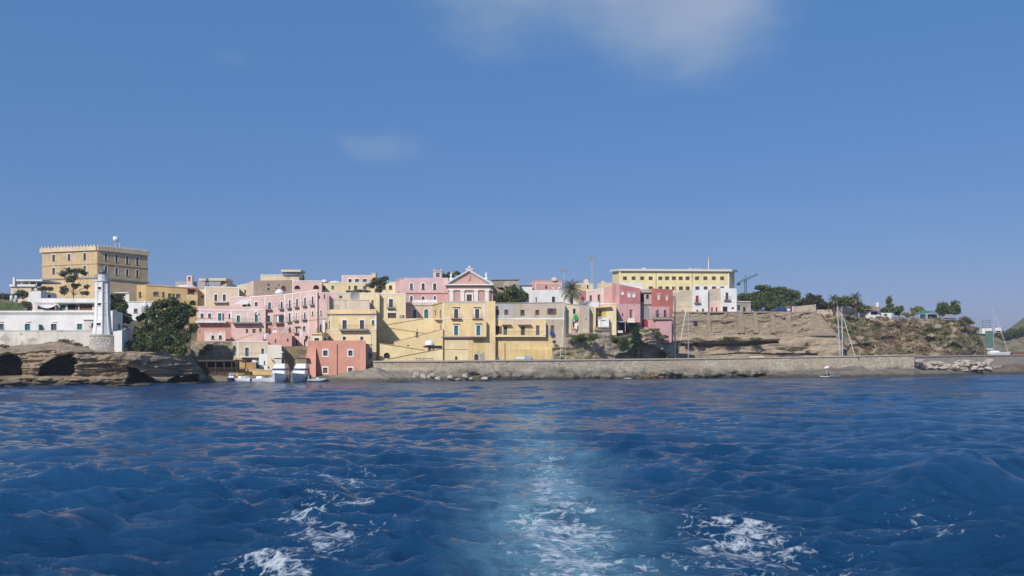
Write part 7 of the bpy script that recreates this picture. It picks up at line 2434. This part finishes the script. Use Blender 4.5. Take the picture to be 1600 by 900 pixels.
sb_ = sail_rig('white sailing boat showing its hull above the wall at the far right', 1553, 508, 553, 290, (1565, 548, 1555, 520), .05, 0.8, .045, 8.5)
sb_.location.z = 5.7
wb_ = thing('moored_boat', 'small flat white boat left of the white sailing boat at far right', 'boat', P(1522, 555, 290))
mb = MB()
hullb = loft_hull(wb_, 4.6, 1.8, 0.75, plain('grey_white_hull', (0.60, 0.64, 0.68), 0.4))
hullb.location = (0, 0, .1)
mb = MB()
tapered(mb, -.8, 1.0, .7, .5, .8, 1.2, gel, .5, .2)
part(mb, 'cabin', wb_)

hs = MB()
hs.box(XP(1478, 285), XP(1640, 285), 283, 329, -2, 5.55, concrete)
tag(hs.build('harbour_quay'), 'raised concrete harbour quay behind the lower breakwater', kind='structure')

# harbour machinery and netting at the far right
hm = thing('harbour_gantry', 'grey steel gantry with white cabins and green netting at the far right harbour', 'gantry', P(1545, 550, 320))
mb = MB()
for q in (1535.5, 1546):
    mb.tube([P(q, 550, 320), P(q, 500, 320)], .16, plain('blue_grey_steel', (0.18, 0.23, 0.28), 0.5), 6)
for yy in (500.5, 504, 508, 512):
    mb.tube([P(1533.5, yy, 320), P(1549, yy, 320)], .12, plain('blue_grey_steel', (0.18, 0.23, 0.28), 0.5), 5)
mb.build('frame', hm)
mb = MB()
mb.pbox(1534.5, 1539.5, 513, 521.5, 319, 2, white)
mb.build('cabin', hm)
mb = MB()
mb.pbox(1540.2, 1550, 513, 517, 319, 2, white)
mb.build('cabin', hm)
mb = MB()
mb.pbox(1555, 1565, 512, 520, 322, 2, white)
mb.build('cabin', hm)
mb = MB()
mb.pbox(1556, 1564, 517, 519, 321.8, .15, void)
mb.build('window', hm)
mb = MB()
mb.pbox(1540.2, 1552.5, 517.5, 549, 318.5, .3, plain('green_netting', (0.10, 0.17, 0.15), 0.9, var=0.4))
mb.build('netting', hm)
mb = MB()
mb.tube([P(1566.5, 552, 318), P(1565.5, 512, 318)], .1, crane_m, 5)
tag(mb.build('harbour_post', None), 'thin green post right of the white sailing boat mast', 'post')
tk = MB()
tk.pbox(1583, 1612, 551.2, 555, 300, 4, plain('rust_red_paint', (0.25, 0.09, 0.07), 0.7))
tk.pbox(1583, 1612, 550.4, 551.18, 299.8, 4.4, plain('rust_red_edge', (0.20, 0.08, 0.07), 0.7))
tag(tk.build('low_shed', None), 'low rust red shed roof behind the lower breakwater at the right edge', 'shed')

# ---------------------------------------------------------------- crane and floodlight masts
cr = thing('tower_crane', 'green tower crane with raised jib behind the pine trees', 'crane', P(1165, 475, 330))
CYr = 330
mb = MB()
for a in (1163.6, 1166.6):
    for dy in (0, .7):
        mb.tube([(XP(a, CYr), CYr + dy, 12), (XP(a, CYr), CYr + dy, ZP(438, CYr))], .07, crane_m, 4)
for i in range(16):
    y0, y1 = 438 + i * 3.2, 438 + (i + 1) * 3.2
    a, b = (1163.6, 1166.6) if i % 2 else (1166.6, 1163.6)
    mb.tube([P(a, y0, CYr), P(b, y1, CYr)], .05, crane_m, 4)
    mb.tube([P(a, y0, CYr + .7), P(b, y1, CYr + .7)], .05, crane_m, 4)
mb.build('tower', cr)
mb = MB()
A0, A1 = P(1153, 443.8, CYr), P(1184, 429, CYr)
for off in (0, .75):
    mb.tube([A0 + Vector((0, 0, off)), A1 + Vector((0, 0, off * .5))], .10, crane_m, 4)
for i in range(18):
    t0, t1 = i / 18, (i + 1) / 18
    mb.tube([A0.lerp(A1, t0) + Vector((0, 0, 0 if i % 2 else .75 * (1 - .5 * t0))), A0.lerp(A1, t1) + Vector((0, 0, .75 * (1 - .5 * t1) if i % 2 else 0))], .05, crane_m, 4)
mb.build('jib', cr)
mb = MB()
mb.tube([P(1165, 441, CYr), P(1164.6, 429.5, CYr)], .10, crane_m, 5)
mb.tube([P(1164.6, 430, CYr), A0.lerp(A1, .85)], .03, crane_m, 4)
mb.tube([P(1164.6, 430, CYr), A0], .03, crane_m, 4)
mb.build('peak', cr)
mb = MB()
mb.pbox(1152.6, 1157, 441.8, 445.4, CYr - .2, 1.0, plain('dark_counterweight', (0.02, 0.06, 0.07), 0.8))
mb.build('counterweight', cr)


def flood(label, px, py_top, py_foot, Y, spread, mt=aerial, thick=.16, rows=2):
    root = thing('floodlight_mast', label, 'floodlight mast', P(px, py_foot, Y))
    mb = MB()
    mb.tube([P(px, py_foot, Y) - Vector((0, 0, 4)), P(px, py_top, Y)], thick, mt, 8, thick * .7)
    mb.build('pole', root)
    mb = MB()
    for r in range(rows):
        mb.tube([P(px - spread, py_top + .4 + 3 * r, Y), P(px + spread, py_top + .4 + 3 * r, Y)], .06, mt, 5)
    mb.build('crossbar', root)
    for r in range(rows):
        for q in (-1, -.45, .45, 1):
            mb = MB()
            c = P(px + spread * q, py_top + 3 * r, Y)
            mb.hexa([(c.x - .26, c.y - .3, c.z - .32), (c.x + .26, c.y - .3, c.z - .32), (c.x + .26, c.y - .16, c.z + .1), (c.x - .26, c.y - .16, c.z + .1)],
                    [(c.x - .2, c.y + .1, c.z - .22), (c.x + .2, c.y + .1, c.z - .22), (c.x + .2, c.y + .2, c.z + .14), (c.x - .2, c.y + .2, c.z + .14)], lamp_m)
            mb.build('lamp', root)
    return root


flood('shorter floodlight mast directly behind the palm', 881.7, 420.5, 445, 262, 4.2)
flood('tall slim floodlight mast between the palm and the barracks', 925.2, 402, 448, 262, 4.2)
flood('thick floodlight and aerial mast on the barracks roof', 1107.2, 403, 423, 289, 4.0, aerial, .42)

# ---------------------------------------------------------------- trees and shrubs
tree('tree', 'sparse green tree with bare limbs in front of the fortress', [(112, 423, 13, 7), (98, 429, 8, 6), (128, 425, 10, 7), (112, 436, 12, 7), (102, 453, 9, 8), (118, 446, 8, 6), (135, 448, 6, 5), (133, 458, 8, 5)], 205, (112, 470), leaf_gr, 1900, .26, trunk=.16, k=7, zfoot=15.0, core=False, shell=0.6)
tree('tree', 'dark green tree right of the lighthouse top', [(182, 466, 11, 9), (190, 480, 12, 10), (178, 478, 8, 8), (196, 497, 10, 9), (188, 503, 9, 8)], 168, (188, 515), leaf_dk, 3600, .24, zfoot=9.0)
tree('tree', 'broad dark green tree leaning over the rock at the harbour mouth', [(250, 477, 15, 9), (268, 474, 15, 9), (285, 482, 15, 11), (298, 490, 11, 9), (237, 489, 13, 9), (262, 494, 17, 11), (283, 502, 17, 12), (301, 512, 8, 11), (291, 527, 11, 13), (284, 546, 8, 10), (223, 497, 11, 8), (268, 514, 14, 10), (247, 503, 14, 10), (272, 488, 16, 10), (279, 534, 10, 10)], 157, (287, 558), leaf_dk, 12500, .23, k=9, shell=0.45, zfoot=4.0)
shrub('olive green bush below the broad tree, beside the white corner wall', [(228, 510, 14, 12), (216, 520, 11, 10), (240, 512, 10, 9)], 154, leaf_ol, 2200, .22)
shrub('dark low bush on the rock edge right of the white corner wall', [(214, 541, 15, 12), (238, 538, 18, 15), (258, 533, 13, 12), (224, 527, 12, 10), (246, 522, 13, 11)], 150, leaf_dk, 5200, .20)
shrub('small green bush on the headland top left of the leaning tree trunk', [(268, 545, 10, 7), (281, 552, 8, 6)], 149, leaf_md, 900, .18)
shrub('small olive bush behind the pergola on the stone wall', [(325, 543, 11, 5), (316, 550, 8, 5)], 164.5, leaf_ol, 700, .18)
shrub('green climbing plant at the pergola end beside the cream harbour house', [(370, 568, 3, 6)], 157.0, leaf_md, 260, .15)
shrub('olive bush on the hill below the white terraced house', [(33, 459, 11, 7), (24, 463, 7, 5)], 184, leaf_gr, 900, .25)
shrub('green hedge bush between white house and fortress', [(68, 451, 9, 4), (78, 451, 6, 4)], 200, leaf_gr, 600, .22)
shrub('dark bush at the left edge above the lawn', [(6, 463, 12, 6), (-14, 463, 14, 7)], 186, leaf_gr, 900, .25)
shrub('grey green shrub right of the lawn beside the pale pink house', [(45, 478, 8, 7), (38, 474, 5, 4)], 173.5, leaf_gr, 700, .2)
shrub('dry brown bush mound on the cave headland under the boundary wall', [(100, 533, 14, 3), (80, 537, 13, 2.6), (120, 538, 12, 2.6), (136, 542, 8, 2)], 149.5, leaf_dry, 1500, .12)
shrub('dry brown tuft at the left edge of the cave headland', [(8, 541, 9, 3)], 148.5, leaf_dry, 350, .15)
tree('tree', 'sparse bluish green tree on the yellow rooftops left of the palazzo', [(591, 440, 13, 8), (581, 446, 9, 7), (600, 435, 7, 5), (592, 451, 10, 6)], 203, (592, 462), leaf_gr, 2000, .22, zfoot=14, trunk=.14, core=False, shell=0.55)
shrub('dark low hedge in front of the long yellow skyline house', [(558, 455, 9, 2.6), (573, 455, 8, 2.6), (545, 456, 8, 2)], 200, leaf_gr, 700, .2)
tree('tree', 'pine crown showing behind the church left slope', [(704, 430, 7, 5), (695, 432, 5, 4), (714, 427, 5, 3)], 224, (704, 444), leaf_dk, 800, .26, zfoot=14)
tree('tree', 'round dark green tree right of the church', [(800, 459, 17, 10), (787, 464, 11, 9), (817, 463, 11, 8), (805, 468, 15, 7)], 199, (801, 474), leaf_dk, 5200, .25, zfoot=10)
palm('grey green date palm with drooping fronds above the cream cliff house', 893, 476, 453, 17.5, 190, 64, 1.15, zfoot=10)
tree('pine_tree', 'big umbrella pine with flat spreading crown above the retaining wall', [(1205, 453, 26, 8), (1222, 459, 26, 9), (1190, 450, 13, 5), (1240, 461, 12, 7), (1200, 463, 24, 10), (1225, 468, 20, 8), (1212, 470, 26, 10)], 246, (1218, 484), leaf_dk, 6500, .3, trunk=.3, zfoot=15.5)
tree('tree', 'dark bushy tree between the stone gate and the umbrella pine', [(1167, 463, 14, 8), (1180, 466, 12, 9), (1158, 468, 8, 7)], 250, (1168, 480), leaf_dk, 2200, .28, zfoot=15)
shrub('large dark oleander hedge under the umbrella pine', [(1184, 477, 14, 12), (1203, 477, 15, 12), (1219, 474, 12, 9), (1178, 474, 10, 9), (1236, 475, 10, 8)], 241, leaf_dk, 3200, .25)
tree('tree', 'brownish green round tree right of the umbrella pine', [(1267, 467, 17, 11), (1256, 473, 11, 9), (1282, 474, 13, 9), (1268, 477, 16, 7), (1250, 478, 10, 7)], 250, (1268, 486), leafy('brownish_foliage', (0.03, 0.036, 0.016), (0.10, 0.085, 0.04)), 2800, .28, zfoot=15)
tree('tree', 'wide green tree mass between brownish tree and hilltop palms', [(1300, 477, 14, 8), (1316, 472, 16, 9), (1330, 471, 14, 9), (1292, 481, 13, 8), (1340, 478, 12, 8), (1280, 483, 12, 7), (1352, 482, 9, 6)], 252, (1316, 488), leaf_md, 3800, .28, zfoot=15)
palm('small palm at the left of the wide green tree mass on the right hilltop', 1303, 482, 468, 9, 249, 34, 1.0, zfoot=15)
palm('small palm at the right of the wide green tree mass on the right hilltop', 1337, 482, 466, 10, 249, 34, 1.0, zfoot=15)
tree('tree', 'dark round shrub tree directly left of the white hilltop house', [(1342, 482, 10, 8), (1334, 486, 8, 6)], 250, (1341, 494), leaf_gr, 1600, .26, zfoot=15)
tree('tree', 'slender dark tree right of the white hilltop house', [(1389, 469, 6, 6), (1390, 478, 6, 6), (1383, 485, 8, 5), (1396, 484, 8, 5)], 257, (1390, 492), leaf_dk, 1900, .26, zfoot=15)
tree('tree', 'small dark tree between the slender tree and the straw bushes', [(1406, 484, 7, 6), (1402, 489, 6, 4)], 258, (1406, 494), leaf_dk, 900, .26, zfoot=15)
shrub('yellow straw coloured bushes on the right hilltop', [(1416, 491, 9, 4.5), (1427, 490, 6, 4)], 253, leafy('straw_foliage', (0.20, 0.15, 0.06), (0.34, 0.26, 0.12)), 600, .2)
shrub('pale green bush behind the straw bushes left of the tent', [(1433, 485, 13, 6)], 265, leaf_ol, 600, .26)
tree('tree', 'pair of merged dark round trees right of the green tent', [(1474, 481, 12, 11), (1489, 483, 12, 12), (1480, 488, 14, 8)], 262, (1482, 498), leaf_dk, 3600, .28, zfoot=14.5)
shrub('yellow green bush at the end of the right hilltop', [(1507, 500, 10, 6), (1515, 504, 7, 5)], 256, leaf_ol, 700, .22)
shrub('dark green bushes behind the gantry at the far right', [(1522, 514, 9, 5), (1536, 517, 8, 5), (1552, 517, 10, 5), (1561, 522, 9, 6)], 378, leaf_dk, 1300, .34)
tree('tree', 'dark bushy tree on the far right bank', [(1585, 519, 11, 8), (1597, 517, 9, 8), (1574, 522, 9, 6)], 372, (1586, 532), leaf_dk, 1900, .36, zfoot=12)
shrub('bright green bush on the cliff under the cream cliff house', [(906, 527, 12, 6), (926, 528, 13, 6), (897, 532, 9, 5), (914, 530, 12, 5)], 176.3, leaf_md, 1500, .18)
shrub('green bush hanging under the cafe terrace on the cliff', [(960, 529, 10, 6), (975, 534, 11, 5), (968, 538, 8, 5)], 182.6, leaf_md, 1600, .18)
shrub('dark green ivy bush below the cafe terrace', [(992, 519, 8, 8), (994, 531, 8, 9), (999, 542, 5, 7)], 185.6, leafy('ivy_foliage', (0.014, 0.034, 0.022), (0.035, 0.075, 0.040)), 2400, .18)
shrub('olive bush on the cliff edge below the mauve wall', [(1020, 517, 11, 5), (1036, 527, 11, 4), (1028, 522, 7, 4)], 189.6, leaf_ol, 1300, .18)
shrub('small green bush above the cliff foot, left of the pale sailing boat mast', [(866, 534, 4, 2.5)], 176, leaf_ol, 200, .16)
shrub('tuft of weeds hanging on the banded tuff ledges', [(1140, 529, 20, 3), (1180, 529, 14, 2.5)], 218.5, leaf_ol, 900, .18)
shrub('dark tuft of dry weeds on the left part of the tuff ledges', [(1092, 532, 14, 4), (1075, 536, 12, 3)], 218.8, leaf_dry, 800, .18)
shrub('single green shrub under the ledge parapet on the tuff', [(1260, 538, 4, 3.5)], 219.5, leaf_ol, 250, .18)
shrub('yellow green moss fringe on the right end of the tuff ledges', [(1222, 545, 9, 2.5), (1240, 547, 16, 2)], 219, leaf_ol, 700, .15)

# dry scrub that covers the right hillside
hill = bpy.data.objects['hillside']
hv = np.empty(len(hill.data.vertices) * 3, np.float32)
hill.data.vertices.foreach_get('co', hv)
hv = hv.reshape(-1, 3)
hpx = CX + hv[:, 0] / hv[:, 1] * F
hpy = YH - (hv[:, 2] - H) / hv[:, 1] * F
ok = (hpy < 556) & (hpx > 1284) & (hpx < 1540) & (hv[:, 1] < 275)
hv, hpx, hpy = hv[ok], hpx[ok], hpy[ok]
pick = rng.choice(len(hv), 620, replace=False)
den = fbm(hv[pick, 0] / 7, hv[pick, 2] / 4, 0.5, 4, 77)
for nm, lab, mt, cond in (('scrub', 'dry brown scrub covering the right hillside', leaf_dry, den < 0.02), ('scrub', 'olive green scrub covering the right hillside', leaf_ol, den > 0.12), ('scrub', 'russet dry scrub band along the hilltop', leaf_rd, (den > 0.02) & (den < 0.12))):
    cs, rs = [], []
    for p in hv[pick][cond]:
        s_ = 0.4 + 0.7 * rng.random()
        cs.append(p + np.array([0, -0.1, 0.2]))
        rs.append([s_ * 1.25, s_, s_ * 0.75])
    V, Fc = leaves(cs, rs, 60 * len(cs), .2)
    o = np_mesh(nm, V, Fc, [mt])
    tag(o, lab, 'scrub', kind='stuff')
rb = []
for i in range(46):
    px = 1296 + i * 4.6
    rb.append((P(px, 500 + 3 * math.sin(i) + rng.random() * 6, 236 + 2 * rng.random())))

# ---------------------------------------------------------------- people
wht = plain('white_cotton', (0.75, 0.75, 0.74), 0.9)
dkb = plain('dark_cotton', (0.03, 0.03, 0.04), 0.9)
blu = plain('blue_cotton', (0.10, 0.16, 0.32), 0.9)
person('person in dark clothes standing on the breakwater before the right hill', 1341, 566.5, 200.9, dkb, dkb, R(20), walk=.08)
person('person in a white shirt walking up the zigzag ramp', 651.5, 527.5, 175.3, wht, dkb, R(70))
person('person in dark clothes standing on the long balcony of the peeling red house', 1026.2, 496.4, 192.6, dkb, blu, R(-30), walk=.05)
person('person in blue beside the salmon house on the quay', 577.5, 562.3, 158.3, blu, dkb, R(40))
person('person in a white shirt beside the salmon house on the quay', 580.8, 561.5, 159.2, wht, blu, R(-20))
kx, kY = 1291.5, 188.5
person('person in dark clothes seated by the water under a white parasol', 1293.5, 588.5, kY, dkb, dkb, R(60), sit=True)
um = thing('parasol', 'white parasol tilted over the person at the water edge', 'parasol', P(1291, 588, kY - .2))
mb = MB()
c = P(1291.5, 574, kY - .2)
t_ = Vector((-.35, -.15, 1)).normalized()
e1 = t_.cross(Vector((0, 1, 0))).normalized()
e2 = t_.cross(e1)
for i in range(8):
    a0, a1 = 2 * math.pi * i / 8, 2 * math.pi * (i + 1) / 8
    p0, p1 = c + e1 * (.62 * math.cos(a0)) + e2 * (.62 * math.sin(a0)), c + e1 * (.62 * math.cos(a1)) + e2 * (.62 * math.sin(a1))
    mb.poly([c + t_ * .34, p0, p1], canvas_w)
    mb.poly([c + t_ * .32, p1, p0], canvas_w)
mb.build('canopy', um)
mb = MB()
mb.tube([P(1292.6, 588, kY - .2), c + t_ * .42], .03, white_p, 5)
mb.build('pole', um)


def board(label, px, py, Y, mt, L=2.6, name='paddle_board'):
    c = P(px, py, Y)
    root = thing(name, label, 'board', c)
    mb = MB()
    n = 12
    top, bot = [], []
    for i in range(n):
        s_ = i / (n - 1)
        hw = .38 * math.sin(math.pi * min(1, max(.03, s_ ** .8))) + .02
        x = -L / 2 + L * s_
        z = .12 * (2 * s_ - 1) ** 2
        top.append((x, hw, z))
        bot.append((x, -hw, z))
    for i in range(n - 1):
        a = [top[i], top[i + 1], bot[i + 1], bot[i]]
        mb.hexa([(x, y, z + .1) for x, y, z in a], a, mt)
    part(mb, 'deck', root)
    mb = MB()
    mb.box(-L * .4, -L * .36, -.02, .02, -.22, .02, dkb)
    part(mb, 'fin', root)
    root.rotation_euler = (0, 0, R(8))


board('white board lying by the seated person under the white parasol', 1289.5, 588.9, kY - .9, gel)
board('blue board lying right of the seated person', 1305, 588.0, kY - .6, plain('blue_board', (0.10, 0.32, 0.62), 0.4))


# ---------------------------------------------------------------- the summer haze over the water
hz = MB()
hz.box(-2900, 2900, -2900, 2900, -4.0, 62.0, None)
hz_o = hz.build('haze')
hz_o.data.materials.clear()
hm_ = bpy.data.materials.new('haze_air')
hm_.use_nodes = True
for n in list(hm_.node_tree.nodes):
    hm_.node_tree.nodes.remove(n)
vo = hm_.node_tree.nodes.new('ShaderNodeOutputMaterial')
vp = hm_.node_tree.nodes.new('ShaderNodeVolumePrincipled')
vp.inputs['Color'].default_value = (0.80, 0.88, 1.0, 1)
vp.inputs['Density'].default_value = HAZE
vp.inputs['Anisotropy'].default_value = 0.2
hm_.node_tree.links.new(vp.outputs[0], vo.inputs['Volume'])
hz_o.data.materials.append(hm_)
tag(hz_o, 'thin bluish summer haze over the sea and town', kind='stuff')
